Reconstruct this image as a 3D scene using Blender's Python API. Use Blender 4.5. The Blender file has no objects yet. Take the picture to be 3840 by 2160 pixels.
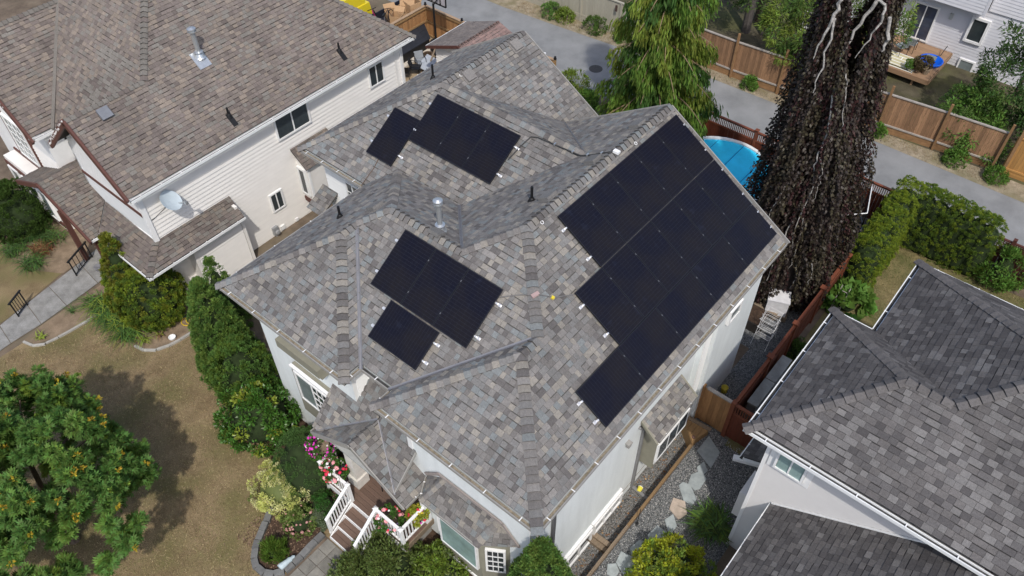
import bpy, math, random
import numpy as np
from mathutils import Vector, Matrix
random.seed(7); rng = np.random.default_rng(7)
scn = bpy.context.scene
# ---------------------------------------------------------------- camera, sky, sun, exposure
cam = bpy.data.cameras.new('camera'); camo = bpy.data.objects.new('camera', cam)
scn.collection.objects.link(camo); scn.camera = camo
cam.sensor_width = 36; cam.lens = 28.415; cam.clip_start = .1; cam.clip_end = 2000
CAM = Vector((-6.5507, -4.8145, 23.6461))
def _cam():
    yaw, pit, rol = .69985, .83170, -.00716
    f = Vector((math.cos(yaw)*math.cos(pit), math.sin(yaw)*math.cos(pit), -math.sin(pit)))
    r = Vector((math.sin(yaw), -math.cos(yaw), 0)); u = r.cross(f)
    r2 = math.cos(rol)*r + math.sin(rol)*u; u2 = -math.sin(rol)*r + math.cos(rol)*u
    m = Matrix((r2, u2, -f)).transposed().to_4x4(); m.translation = CAM
    return m
camo.matrix_world = _cam()
SUN = Vector((-.40, -.44, .80)).normalized()
w = bpy.data.worlds.new('World'); scn.world = w; w.use_nodes = True
nt = w.node_tree; bg = nt.nodes['Background']
sky = nt.nodes.new('ShaderNodeTexSky'); sky.sky_type = 'NISHITA'; sky.sun_disc = False
sky.sun_elevation = math.asin(SUN.z); sky.sun_rotation = math.atan2(SUN.x, SUN.y)
sky.air_density = 1.0; sky.dust_density = 2.2; sky.ozone_density = 1.0
nt.links.new(sky.outputs[0], bg.inputs[0]); bg.inputs[1].default_value = .15
sl = bpy.data.lights.new('sun', 'SUN'); sl.energy = 2.35; sl.angle = math.radians(1.2); sl.color = (1, .955, .89)
so = bpy.data.objects.new('sun', sl); scn.collection.objects.link(so)
so.rotation_euler = SUN.to_track_quat('Z', 'Y').to_euler(); so.location = (0, 0, 40)
vs = scn.view_settings; vs.view_transform = 'Standard'; vs.look = 'None'; vs.exposure = .26; vs.gamma = 1
vs.use_curve_mapping = False
scn.cycles.max_bounces = 6; scn.cycles.transparent_max_bounces = 8
# ---------------------------------------------------------------- object helpers
COL = scn.collection
WL = {}
def put(name, mesh, parent=None, loc=(0,0,0), rot=None):
    o = bpy.data.objects.new(name, mesh); COL.objects.link(o)
    loc = Vector(loc); WL[o.name] = loc
    l = loc - (WL[parent.name] if parent else Vector((0,0,0)))
    if rot is not None:
        m = rot.to_4x4(); m.translation = l; o.matrix_basis = m
    else: o.location = l
    if parent: o.parent = parent
    return o
def tag(o, label, cat, group=None, kind=None):
    if label: o['label'] = label
    if cat: o['category'] = cat
    if group: o['group'] = group
    if kind: o['kind'] = kind
    return o
def thing(name, label, cat, loc=(0,0,0), group=None):
    return tag(put(name, None, None, loc), label, cat, group)
def rawmesh(v, f, mats, mi=None, smooth=False, name='m'):
    me = bpy.data.meshes.new(name)
    me.from_pydata(v, [], f)
    for m in mats: me.materials.append(m)
    if mi is not None and len(mats) > 1: me.polygons.foreach_set('material_index', mi)
    if smooth: me.polygons.foreach_set('use_smooth', [True]*len(f))
    me.update(); return me
def npmesh(V, F, mats, mi=None, smooth=False, name='m'):
    """V (n,3); F (m,k) uniform polygons"""
    me = bpy.data.meshes.new(name); V = np.asarray(V, np.float32); F = np.asarray(F, np.int32)
    m, k = F.shape
    me.vertices.add(len(V)); me.vertices.foreach_set('co', V.ravel())
    me.loops.add(m*k); me.loops.foreach_set('vertex_index', F.ravel())
    me.polygons.add(m); me.polygons.foreach_set('loop_start', np.arange(0, m*k, k, dtype=np.int32))
    for x in mats: me.materials.append(x)
    if mi is not None: me.polygons.foreach_set('material_index', np.asarray(mi, np.int32))
    if smooth: me.polygons.foreach_set('use_smooth', np.ones(m, bool))
    me.update(calc_edges=True); return me
class MB:
    def __init__(s): s.v = []; s.f = []; s.m = []
    def add(s, vs, fs, mi=0):
        n = len(s.v); s.v += [tuple(x) for x in vs]; s.f += [tuple(i+n for i in f) for f in fs]; s.m += [mi]*len(fs); return s
    def obb(s, c, a, b, d, mi=0):
        c, a, b, d = map(Vector, (c, a, b, d)); vs = []
        for k in (-1, 1):
            for j in (-1, 1):
                for i in (-1, 1): vs.append(c + i*a + j*b + k*d)
        fs = [(0,2,3,1), (4,5,7,6), (0,1,5,4), (2,6,7,3), (0,4,6,2), (1,3,7,5)]
        if a.cross(b).dot(d) < 0: fs = [f[::-1] for f in fs]
        return s.add(vs, fs, mi)
    def box(s, x0, x1, y0, y1, z0, z1, mi=0):
        return s.obb(((x0+x1)/2, (y0+y1)/2, (z0+z1)/2), ((x1-x0)/2,0,0), (0,(y1-y0)/2,0), (0,0,(z1-z0)/2), mi)
    def bar(s, p, q, wd, ht, up=(0,0,1), mi=0, ext=0):
        p, q = Vector(p), Vector(q); d = (q-p); L = d.length; d.normalize(); up = Vector(up)
        if abs(d.dot(up)) > .99: up = Vector((1,0,0))
        x = d.cross(up).normalized(); y = x.cross(d).normalized()
        return s.obb((p+q)/2, d*(L/2+ext), x*wd/2, y*ht/2, mi)
    def tube(s, pts, r, n=6, mi=0, cap=True):
        pts = [Vector(p) for p in pts]
        if not hasattr(r, '__len__'): r = [r]*len(pts)
        rings = []; x = None
        for i, p in enumerate(pts):
            d = (pts[min(i+1, len(pts)-1)] - pts[max(i-1, 0)]).normalized()
            if x is None: x = d.orthogonal().normalized()
            else:
                x = x - d*x.dot(d); x = x.normalized() if x.length > 1e-6 else d.orthogonal().normalized()
            y = d.cross(x)
            rings.append([p + r[i]*(math.cos(2*math.pi*k/n)*x + math.sin(2*math.pi*k/n)*y) for k in range(n)])
        vs = [v for g in rings for v in g]; fs = []
        for i in range(len(pts)-1):
            for k in range(n):
                a = i*n+k; b = i*n+(k+1) % n; fs.append((a, b, b+n, a+n))
        if cap: fs += [tuple(range(n))[::-1], tuple(range((len(pts)-1)*n, len(pts)*n))]
        return s.add(vs, fs, mi)
    def lathe(s, c, prof, n=16, mi=0, ax=None, cap=True):
        c = Vector(c); X, Y, Z = (Vector((1,0,0)), Vector((0,1,0)), Vector((0,0,1))) if ax is None else ax
        vs = []; fs = []
        for r, z in prof:
            for k in range(n):
                a = 2*math.pi*k/n; vs.append(c + X*(r*math.cos(a)) + Y*(r*math.sin(a)) + Z*z)
        for i in range(len(prof)-1):
            for k in range(n):
                a = i*n+k; b = i*n+(k+1) % n; fs.append((a, b, b+n, a+n))
        if cap and prof[0][0] > 0: fs.append(tuple(range(n))[::-1])
        if cap and prof[-1][0] > 0: fs.append(tuple(range((len(prof)-1)*n, len(prof)*n)))
        return s.add(vs, fs, mi)
    def prism(s, poly, vec, mi=0):
        poly = [Vector(p) for p in poly]; vec = Vector(vec); n = len(poly)
        nrm = sum((poly[i].cross(poly[(i+1) % n]) for i in range(n)), Vector())
        if nrm.dot(vec) < 0: poly.reverse()
        vs = poly + [p+vec for p in poly]
        fs = [tuple(range(n))[::-1], tuple(range(n, 2*n))] + [(i, (i+1) % n, (i+1) % n+n, i+n) for i in range(n)]
        return s.add(vs, fs, mi)
    def poly(s, pts, mi=0): return s.add(pts, [tuple(range(len(pts)))], mi)
    def mesh(s, mats, smooth=False, org=None):
        if org is None:
            xs = list(zip(*s.v)); org = Vector(((min(xs[0])+max(xs[0]))/2, (min(xs[1])+max(xs[1]))/2, min(xs[2])))
        org = Vector(org); v = [(a-org.x, b-org.y, c-org.z) for a, b, c in s.v]
        mats = mats if isinstance(mats, (list, tuple)) else [mats]
        return rawmesh(v, s.f, mats, s.m, smooth), org
    def out(s, name, mats, parent=None, smooth=False, kind=None, label=None):
        me, org = s.mesh(mats, smooth); o = put(name, me, parent, org)
        if kind: o['kind'] = kind
        if label: o['label'] = label
        return o
def V3(*a): return Vector(a)
# ---------------------------------------------------------------- materials
def mat(name, c, rough=.85, var=.12, sc=5, bump=0, bsc=90, metal=0, orand=0, isl=0, c2=None, stretch=None, spec=.3, fine=0, fsc=160, coat=0, trans=0, hue=0, wn=0):
    m = bpy.data.materials.new(name); m.use_nodes = True; t = m.node_tree; N = t.nodes; L = t.links
    b = N['Principled BSDF']; b.inputs['Roughness'].default_value = rough; b.inputs['Metallic'].default_value = metal
    b.inputs['Specular IOR Level'].default_value = spec
    if coat: b.inputs['Coat Weight'].default_value = coat; b.inputs['Coat Roughness'].default_value = .12
    tc = N.new('ShaderNodeTexCoord'); co = tc.outputs['Object']
    mp = N.new('ShaderNodeMapping'); L.new(co, mp.inputs[0]); mp.inputs['Scale'].default_value = stretch or (1,1,1)
    oi = N.new('ShaderNodeObjectInfo')
    if orand:
        cm = N.new('ShaderNodeVectorMath'); cm.operation = 'SCALE'; cx = N.new('ShaderNodeCombineXYZ')
        L.new(oi.outputs['Random'], cx.inputs[0]); L.new(oi.outputs['Random'], cx.inputs[2]); L.new(cx.outputs[0], cm.inputs[0]); cm.inputs['Scale'].default_value = 37
        L.new(cm.outputs[0], mp.inputs['Location'])
    ns = N.new('ShaderNodeTexNoise'); ns.inputs['Scale'].default_value = sc; ns.inputs['Detail'].default_value = 5; ns.inputs['Roughness'].default_value = .62
    L.new(mp.outputs[0], ns.inputs['Vector'])
    rp = N.new('ShaderNodeValToRGB'); L.new(ns.outputs['Fac'], rp.inputs[0])
    c = Vector(c); lo = c*(1-var); hi = Vector(c2) if c2 else c*(1+var)
    rp.color_ramp.elements[0].position = .3; rp.color_ramp.elements[1].position = .7
    rp.color_ramp.elements[0].color = (*lo, 1); rp.color_ramp.elements[1].color = (*hi, 1)
    out = rp.outputs[0]
    def mul(fac_socket, amt, o):
        mr = N.new('ShaderNodeMapRange'); L.new(fac_socket, mr.inputs[0]); mr.inputs[3].default_value = 1-amt; mr.inputs[4].default_value = 1+amt
        hs = N.new('ShaderNodeHueSaturation'); L.new(mr.outputs[0], hs.inputs['Value']); L.new(o, hs.inputs['Color'])
        if hue:
            m2 = N.new('ShaderNodeMath'); m2.operation = 'MULTIPLY_ADD'; L.new(fac_socket, m2.inputs[0]); m2.inputs[1].default_value = hue; m2.inputs[2].default_value = .5-hue/2
            L.new(m2.outputs[0], hs.inputs['Hue'])
        return hs.outputs[0]
    if orand: out = mul(oi.outputs['Random'], orand, out)
    if isl:
        g = N.new('ShaderNodeNewGeometry'); out = mul(g.outputs['Random Per Island'], isl, out)
    if fine:
        n2 = N.new('ShaderNodeTexNoise'); n2.inputs['Scale'].default_value = fsc; n2.inputs['Detail'].default_value = 3; L.new(co, n2.inputs['Vector'])
        mr0 = N.new('ShaderNodeMapRange'); L.new(n2.outputs['Fac'], mr0.inputs[0]); mr0.inputs[1].default_value = .3; mr0.inputs[2].default_value = .7
        out = mul(mr0.outputs[0], fine, out)
    if wn:
        g2 = N.new('ShaderNodeNewGeometry'); n3 = N.new('ShaderNodeTexNoise'); n3.inputs['Scale'].default_value = .55; n3.inputs['Detail'].default_value = 7; n3.inputs['Roughness'].default_value = .65; L.new(g2.outputs['Position'], n3.inputs['Vector'])
        mr1 = N.new('ShaderNodeMapRange'); L.new(n3.outputs['Fac'], mr1.inputs[0]); mr1.inputs[1].default_value = .3; mr1.inputs[2].default_value = .7
        out = mul(mr1.outputs[0], wn, out)
    L.new(out, b.inputs['Base Color'])
    if bump:
        nb = N.new('ShaderNodeTexNoise'); nb.inputs['Scale'].default_value = bsc; nb.inputs['Detail'].default_value = 3; L.new(mp.outputs[0], nb.inputs['Vector'])
        bp = N.new('ShaderNodeBump'); bp.inputs['Strength'].default_value = bump; bp.inputs['Distance'].default_value = .02
        L.new(nb.outputs['Fac'], bp.inputs['Height']); L.new(bp.outputs[0], b.inputs['Normal'])
    if trans:
        tr = N.new('ShaderNodeBsdfTranslucent'); L.new(out, tr.inputs[0]); mx = N.new('ShaderNodeMixShader'); mx.inputs[0].default_value = trans
        L.new(b.outputs[0], mx.inputs[1]); L.new(tr.outputs[0], mx.inputs[2]); L.new(mx.outputs[0], N['Material Output'].inputs[0])
    return m
def leafmat(name, c, isl=.35, hue=.04, trans=.42, rough=.6, spec=.25, k=1.75): return mat(name, tuple(x*k for x in c), rough, .22, 1.2, isl=isl, hue=hue, trans=trans, spec=spec)
# ---------------------------------------------------------------- shared materials
def shm(name, c): return mat(name, c, .95, .14, 18, bump=.35, bsc=120, orand=.1, isl=.1, fine=.30, fsc=95, spec=.12, wn=.13)
PAL1 = [shm('shingle_grey', (0.176, 0.171, 0.165)), shm('shingle_taupe', (0.160, 0.150, 0.142)), shm('shingle_tan', (0.244, 0.225, 0.198)), shm('shingle_slate', (0.183, 0.194, 0.194)), shm('shingle_dark', (0.125, 0.116, 0.112)), shm('shingle_mid', (0.207, 0.195, 0.184))]
WT1 = [3, 3.4, 2.0, 1.6, 1.5, 2.4]
PAL2 = [shm('shingle_brown', (0.176, 0.150, 0.131)), shm('shingle_sand', (0.211, 0.176, 0.146)), shm('shingle_mauve', (0.162, 0.136, 0.123)), shm('shingle_stone', (0.176, 0.162, 0.144)), shm('shingle_umber', (0.133, 0.112, 0.101))]
WT2 = [4, 2.4, 3, 2, 1.2]
PAL3 = [shm('shingle_charcoal', (0.108, 0.102, 0.101)), shm('shingle_coal', (0.083, 0.078, 0.078)), shm('shingle_ash', (0.160, 0.153, 0.149)), shm('shingle_iron', (0.124, 0.116, 0.113))]
WT3 = [4, 2.6, 1.5, 3]
M_deck = mat('roof_felt', (.07,.066,.06), .95)
M_deck3 = mat('roof_felt_black', (.035,.033,.032), .95)
M_metal = mat('valley_metal', (.235,.235,.25), .5, .1, 3, metal=.4)
M_stucco = mat('pale_stucco', (.72,.755,.755), .9, .06, 2.5, bump=.3, bsc=140, fine=.06, fsc=90, stretch=(1,1,.15), wn=.05)
M_olive = mat('olive_trim', (.235,.225,.175), .8, .07, 4)
M_taupe = mat('taupe_gutter', (.30,.29,.27), .55, .08, 4, spec=.4)
M_white = mat('white_paint', (.80,.80,.79), .5, .04, 3, spec=.4)
M_whited = mat('white_gutter', (.76,.77,.76), .4, .05, 3, spec=.5)
M_debris = mat('gutter_debris', (.235,.20,.145), .95, .4, 14, bump=.6, bsc=60)
M_trough = mat('dark_gutter_trough', (.05,.05,.048), .9, .4, 14)  # near-black floor colour inside the gutter troughs
M_soffit = mat('grey_soffit', (.36,.37,.36), .8)
M_side1 = mat('white_siding', (.76,.76,.74), .6, .03, 3)
M_side2 = mat('ivory_siding', (.775,.75,.71), .55, .04, 2, spec=.35, orand=.015)
M_brown = mat('oxblood_trim', (.105,.045,.035), .6, .12, 6)
M_black = mat('black_plastic', (.012,.012,.013), .5, .1)
M_blackm = mat('black_metal', (.02,.02,.021), .4, .2, 8, metal=.3)
M_galv = mat('galvanised_steel', (.55,.57,.58), .38, .1, 9, metal=.75)
M_alu = mat('bright_aluminium', (.80,.80,.80), .3, .05, metal=.7)
M_slatecap = PAL1
M_foundation = mat('grey_concrete_wall', (.33,.32,.30), .95, .15, 4)
def glassmat(name, c, r=.06):
    m = mat(name, c, r, .3, 1.5, spec=.6); return m
M_glass = glassmat('window_glass', (.035,.045,.05)); M_glassb = glassmat('glass_over_blind', (.20,.235,.235), .12); M_glassg = glassmat('glass_over_curtain', (.27,.38,.36), .1)
# ---------------------------------------------------------------- roof builder
def clip_half(poly, f):
    out = []; n = len(poly)
    for i in range(n):
        p, q = poly[i], poly[(i+1) % n]; a, b = f(p), f(q)
        if a >= 0: out.append(p)
        if (a >= 0) != (b >= 0):
            t = a/(a-b); out.append(tuple(p[k]+(q[k]-p[k])*t for k in range(len(p))))
    return out
def clip_box(poly, x0, x1, y0, y1):
    for f in (lambda p: p[0]-x0, lambda p: x1-p[0], lambda p: p[1]-y0, lambda p: y1-p[1]):
        poly = clip_half(poly, f)
        if len(poly) < 3: return []
    return poly
def area2(p): return abs(sum(p[i][0]*p[(i+1) % len(p)][1]-p[(i+1) % len(p)][0]*p[i][1] for i in range(len(p))))/2
WIDTHS = [.130, .165, .205, .255]
M_capshade = mat('cap_edge_shade', (.085,.08,.076), .95)  # dark front faces paint in the shadow line below each ridge cap
class Roof:
    def __init__(s, house, pal, wts, felt, expo=.165, wscale=1.0, thick=.016, keep=300, zcut=None):
        s.h = house; s.pal = pal; s.w = wts; s.expo = expo; s.ws = wscale; s.t = thick; s.keep = keep
        s.deck = MB(); s.cand = []; s.rest = MB(); s.zcut = zcut; s.cen = {}; s.nrm = {}; s.felt = felt; s.capw = None; s.caps = []; s.val = []; s.extra = []
    def face(s, key, pts, zcut=True, wts=None, expo=None, patch=None):
        pts = [tuple(p) for p in pts]
        if zcut and s.zcut: pts = clip_half(pts, lambda p: p[2]-s.zcut)
        P = [Vector(p) for p in pts]; n = Vector()
        for i in range(len(P)): n += P[i].cross(P[(i+1) % len(P)])
        n.normalize(); 
        if n.z < 0: n = -n
        s.nrm[key] = n; s.cen[key] = sum(P, Vector())/len(P)
        up = (Vector((0,0,1)) - n*n.z).normalized(); e = up.cross(n).normalized(); o = P[0]
        pol = [((p-o).dot(e), (p-o).dot(up)) for p in P]
        s.deck.prism([p - n*.004 for p in P], -n*.05)
        y0 = min(q[1] for q in pol); y1 = max(q[1] for q in pol); ex = expo or s.expo
        nrow = int(math.ceil((y1-y0)/ex)); rot = Matrix((e, up, n)).transposed()
        for r in range(nrow):
            ya = y0 + r*ex; yb = min(ya+ex, y1)
            strip = clip_box(pol, -1e5, 1e5, ya, yb)
            rowgap = .008
            if len(strip) < 3: continue
            xa = min(q[0] for q in strip); xb = max(q[0] for q in strip)
            x = xa - random.random()*.2
            last = -1
            while x < xb:
                wi = random.choices(range(4), (2.6,3,2.2,1.4))[0]; wd = WIDTHS[wi]*s.ws
                ci = random.choices(range(len(s.pal)), wts or s.w)[0]
                if ci == last and random.random() < .6: ci = random.choices(range(len(s.pal)), wts or s.w)[0]
                last = ci
                if patch and patch(o + e*x + up*ya): ci = 3 if random.random() < .8 else 4
                gp = random.choice((.004,.006,.010,.026)); c = clip_box(strip, x, x+wd-.006, ya, ya+ex-gp if ya+ex <= y1+1e-6 else yb)
                if len(c) >= 3:
                    a = area2(c)
                    if a > .0008:
                        tk = s.t*random.choice((.55,.7,1.0,1.25))
                        if a > .985*(wd-.006)*(ex-gp) and ya+ex <= y1+1e-6:
                            ctr = o + e*(x+wd/2) + up*(ya)
                            s.cand.append(((ctr-CAM).length, ctr, rot, wi, ci, tk, key, ex-gp))
                        else: s.tab(c, o, e, up, n, ya, tk, ci, ex)
                x += wd
        return s
    def tab(s, c, o, e, up, n, ya, tk, ci, ex):
        k = len(c); top = []; bot = []
        sgn = sum(c[i][0]*c[(i+1) % k][1]-c[(i+1) % k][0]*c[i][1] for i in range(k))
        if sgn < 0: c = c[::-1]
        for x, y in c:
            b = o + e*x + up*y; bot.append(b); top.append(b + n*(tk*(1-.8*(y-ya)/ex)+.001))
        s.rest.add(top+bot, [tuple(range(k))] + [(i+k, (i+1) % k+k, (i+1) % k, i) for i in range(k)], ci)
    def cap(s, p, q, k1, k2, wd=.15, gap=.185, ci=None, end=True): s.caps.append((Vector(p), Vector(q), k1, k2, wd, gap))
    def valley(s, p, q, k1, k2, wd=.06): s.val.append((Vector(p), Vector(q), k1, k2, wd))
    def wing(s, p, q, k):
        d = (q-p).normalized(); n = s.nrm[k]; w = n.cross(d).normalized()
        if w.dot(s.cen[k]-(p+q)/2) < 0: w = -w
        return w
    def build(s):
        roof = s.deck.out('roof', [s.felt], s.h); s.obj = roof
        s.cand.sort(key=lambda c: c[0]); cache = {}
        vis = [c for c in s.cand]
        for i, (d, ctr, rot, wi, ci, tk, key, ex) in enumerate(vis):
            wd = WIDTHS[wi]*s.ws-.006
            if i < s.keep:
                kk = (wi, ci, round(tk, 4), round(ex, 4))
                if kk not in cache:
                    h = wd/2; a, b = tk+.001, tk*.2+.001
                    v = [(-h,0,a), (h,0,a), (h,ex,b), (-h,ex,b), (-h,0,0), (h,0,0), (h,ex,0), (-h,ex,0)]
                    cache[kk] = rawmesh(v, [(0,1,2,3), (4,5,1,0), (5,6,2,1), (6,7,3,2), (7,4,0,3)], [s.pal[ci]], name='shingle')
                put('shingle', cache[kk], roof, ctr, rot)
            else:
                e, up, n = rot.col[0], rot.col[1], rot.col[2]; h = wd/2; a, b = n*(tk+.001), n*(tk*.2+.001)
                p = [ctr-e*h, ctr+e*h, ctr+e*h+up*ex, ctr-e*h+up*ex]
                s.rest.add([p[0]+a, p[1]+a, p[2]+b, p[3]+b]+p, [(0,1,2,3), (4,5,1,0), (5,6,2,1), (6,7,3,2), (7,4,0,3)], ci)
        s.rest.out('shingles', s.pal, roof, kind='stuff')
        for p, q, k1, k2, wd in s.val:
            d = (q-p).normalized(); m = MB(); a = s.wing(p, q, k1); b = s.wing(p, q, k2); n1 = s.nrm[k1]*.02; n2 = s.nrm[k2]*.02; nn = (n1+n2)*.5
            hh = (s.nrm[k1]+s.nrm[k2]).normalized()
            for (x0, x1, off) in ((a*wd+n1, nn, 0), (nn, b*wd+n2, 0)):
                m.add([p+x0, q+x0, q+x1, p+x1], [(0,1,2,3)])
            m.bar(p+hh*.024, q+hh*.024, .016, .026, hh)
            m.out('valley_flashing', [M_metal], roof)
        for p, q, k1, k2, wd, gap in s.caps:
            if q.z < p.z: p, q = q, p; 
            d = (q-p); L = d.length; d.normalize(); a = s.wing(p, q, k1); b = s.wing(p, q, k2); hh = (s.nrm[k1]+s.nrm[k2]).normalized()
            def prof(lift):
                return [a*wd+s.nrm[k1]*lift, a*wd*.5+s.nrm[k1]*(lift+.006)+hh*.004, hh*(lift+.018), b*wd*.5+s.nrm[k2]*(lift+.006)+hh*.004, b*wd+s.nrm[k2]*lift]
            lo, up_ = prof(.052), prof(.014); gr = prof(.0)
            vs = lo + [x+d*(gap*1.0) for x in up_] + [x-d*.0 for x in gr]
            fs = [(i, i+1, i+6, i+5) for i in range(4)] + [(10+i, 11+i, 1+i, i) for i in range(4)] + [(10, 0, 5), (4, 14, 9)]
            if (vs[1]-vs[0]).cross(vs[5]-vs[0]).dot(hh) < 0: fs = [f[::-1] for f in fs]
            mm = [rawmesh([tuple(v) for v in vs], fs, [s.pal[ci]], name='cap') for ci in range(len(s.pal))]
            for m_ in mm:
                m_.materials.append(M_capshade); m_.polygons.foreach_set('material_index', [0]*4+[1]*6)
            n = int(L/gap); st = L/n
            for i in range(n):
                put('ridge_cap', random.choices(mm, s.capw or s.w)[0], roof, p + d*(i*st))
        return roof
def gutter(parent, pts, z, inward, mats, name='gutter', hang=.92, hm=None, fascia=None, first=.5):
    """pts: plan polyline of the outer rim; inward: list of unit plan vectors"""
    for (p, q), nv in zip(zip(pts[:-1], pts[1:]), inward):
        p = V3(*p, z); q = V3(*q, z); n = V3(*nv, 0); m = MB(); d = (q-p).normalized()
        m.bar(p+n*.008-V3(0,0,.05), q+n*.008-V3(0,0,.05), .016, .10, mi=0, ext=.004)
        m.bar(p+n*.015-V3(0,0,.004), q+n*.015-V3(0,0,.004), .028, .012, mi=0, ext=.006)
        m.bar(p+n*.062-V3(0,0,.062), q+n*.062-V3(0,0,.062), .092, .05, mi=1)
        m.bar(p+n*.118-V3(0,0,.06), q+n*.118-V3(0,0,.06), .02, .16, mi=2)
        g = m.out(name, mats, parent)
        L = (q-p).length; k = max(1, int(L/hang)); 
        hb = MB().bar(V3(0,0,0)-n*.005, n*.135, .026, .010); hme, _ = hb.mesh([hm or mats[0]], org=(0,0,0))
        for i in range(k):
            put('gutter_hanger', hme, g, p + d*(L*(i+first)/k) + V3(0,0,.008))
def window(parent, c, n, wd, ht, cols=2, grid=None, fw=.07, dep=.05, fm=None, gm=None, gm2=None, name='window', sill=None, gridcols=None):
    """framed window on a wall; n outward normal. pane, muntin and sill are its parts"""
    n = V3(*n).normalized(); c = V3(*c)+n*.055; t = V3(0,0,1).cross(n).normalized(); z = V3(0,0,1); fm = fm or M_white; gm = gm or M_glass
    m = MB()
    for s_ in (-1, 1):
        m.obb(c + t*(s_*(wd/2-fw/2)) + n*(dep/2-.025), t*fw/2, n*(dep/2+.025), z*ht/2)
        m.obb(c + z*(s_*(ht/2-fw/2)) + n*(dep/2-.024), t*(wd/2-fw), n*(dep/2+.025), z*fw/2)
    iw = (wd-2*fw)/cols
    for k in range(1, cols): m.obb(c + t*(-wd/2+fw+k*iw) + n*dep*.45, t*fw*.35, n*dep*.45, z*(ht/2-fw))
    f = m.out(name, [fm], parent)
    for k in range(cols):
        cc = c + t*(-wd/2+fw+(k+.5)*iw) + n*.012
        MB().obb(cc, t*(iw/2-.01), n*.006, z*(ht/2-fw)).out('pane', [gm2 if (gm2 and k == 0) else gm], f)
        if grid and (gridcols is None or k in gridcols):
            g = MB()
            for i in range(1, grid[0]): g.obb(cc + t*(-iw/2+iw*i/grid[0]) + n*.014, t*.011, n*.008, z*(ht/2-fw))
            for j in range(1, grid[1]): g.obb(cc + z*(-ht/2+fw+(ht-2*fw)*j/grid[1]) + n*.0155, t*(iw/2), n*.008, z*.011)
            g.out('muntin', [fm], f)
    if sill: MB().obb(c - z*(ht/2+.03) + n*.05, t*(wd/2+.05), n*.06, z*.03).out('sill', [fm], f)
    return f
def siding(parent, a, b, z0, z1, n, expo, m, span=None, name='siding_board', lap=.045):
    """lap boards along plan line a->b (2d), outward normal n; span(z)->(t0,t1) fractions"""
    A = V3(*a, 0); B = V3(*b, 0); d = (B-A); L = d.length; d.normalize(); n = V3(*n, 0); k = int((z1-z0)/expo+.5)
    for i in range(k):
        z = z0 + i*expo; t0, t1 = (0, 1) if not span else span(z+expo/2)
        if t1-t0 < .01: continue
        p = A + d*(L*t0); q = A + d*(L*t1); h = expo
        prof = [n*lap + V3(0,0,z), n*.004 + V3(0,0,z+h), V3(0,0,z+h), V3(0,0,z)]
        MB().prism([p+x for x in prof], q-p).out(name, [m], parent)
# ================================================================ HOUSE WITH THE SOLAR PANELS
E = 6.5; S_ = .6333
w1, a_, r1, r2, vL, b_, vK, c_, vL3, r3, uT, uY = 5.4232, .6417, 4.6223, 3.4248, 11.8888, .0403, 6.4567, 5.6903, 14.9873, 3.5907, 12.0828, 13.4364
def H(u, v, h): return (u, v, E+S_*h)
house = thing('house', 'pale stucco house with grey shingle roof carrying the black solar panels', 'house', (6, 6, 0))
R1 = Roof(house, PAL1, WT1, M_deck, zcut=E+.075)
A0, B0 = H(0,0,0), H(0,w1,0); C0 = H(w1/2,w1/2,w1/2); D0 = H(a_+w1/2, w1/2, w1/2); G0 = H(a_,w1,0)
S0 = H(a_+r1, r1, r1); T0 = H(uT, r1, r1); U0 = H(a_+r2, 2*r1-r2, r2); P0 = H(a_+r2, vL-r2, r2)
hk = (vL-vK)/2; M0 = H(b_+hk, vK+hk, hk); N0 = H(a_+hk, vK+hk, hk); L0 = H(b_,vL,0); K0 = H(b_,vK,0); O0 = H(a_,vK,0)
um = (a_+2*r2+c_)/2; zq = a_+2*r2-um; Q0 = H(um, vL-zq, zq); W0 = H(um, 2*r1-zq, zq)
L3 = H(c_,vL3,0); X0 = H(c_+r3, vL3-r3, r3); Z0 = H(c_+r3, 2*r1-r3, r3); Y0 = H(uY, vL3-r3, r3)
vt = 2*r1-c_-2*r3+uT; J0 = H(uT, vt, 2*r1-vt); vt2 = vL3+c_-uT; J1 = H(uT, vt2, c_+2*r3-uT)
R1.face('F1', [A0,B0,C0]); R1.face('F1L', [B0,C0,D0,G0]); R1.face('F2', [G0,D0,S0,U0,P0,N0,O0])
R1.face('R', [A0,H(uT,0,0),T0,S0,D0,C0]); R1.face('F3', [K0,M0,N0,O0]); R1.face('F4', [L0,K0,M0])
R1.face('L', [L0,M0,N0,P0,Q0,H(c_,vL,0)]); R1.face('F6', [P0,U0,W0,Q0]); R1.face('F5', [L3,X0,Z0,W0,Q0,H(c_,vL,0)])
R1.face('M1L', [S0,T0,J0,Z0,W0,U0]); R1.face('M3r', [X0,J1,J0,Z0]); R1.face('M4R', [X0,Y0,H(uY,vL3-2*r3,0),H(uT,vL3-2*r3,0),J1]); R1.face('M4L', [L3,X0,Y0,H(uY,vL3,0)])
for x in ((A0,C0,'F1','R'), (B0,C0,'F1','F1L'), (C0,D0,'R','F1L'), (D0,S0,'F2','R'), (S0,T0,'R','M1L'), (U0,S0,'F2','M1L'), (U0,P0,'F2','F6'), (N0,P0,'F2','L'), (M0,N0,'F3','L'), (L0,M0,'F4','L'), (K0,M0,'F4','F3'), (Q0,P0,'L','F6'), (L3,X0,'F5','M4L'), (X0,Z0,'F5','M3r'), (X0,Y0,'M4R','M4L')):
    R1.cap(*x)
for x in ((G0,D0,'F1L','F2'), (O0,N0,'F3','F2'), (W0,U0,'F6','M1L'), (J0,Z0,'M1L','M3r')): R1.valley(*x)
roof1 = R1.build()
GM1 = [M_taupe, M_debris, M_soffit]
gutter(house, [(0,w1), (0,0), (uT,0)], E, [(1,0), (0,1)], GM1, hm=M_white)
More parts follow.
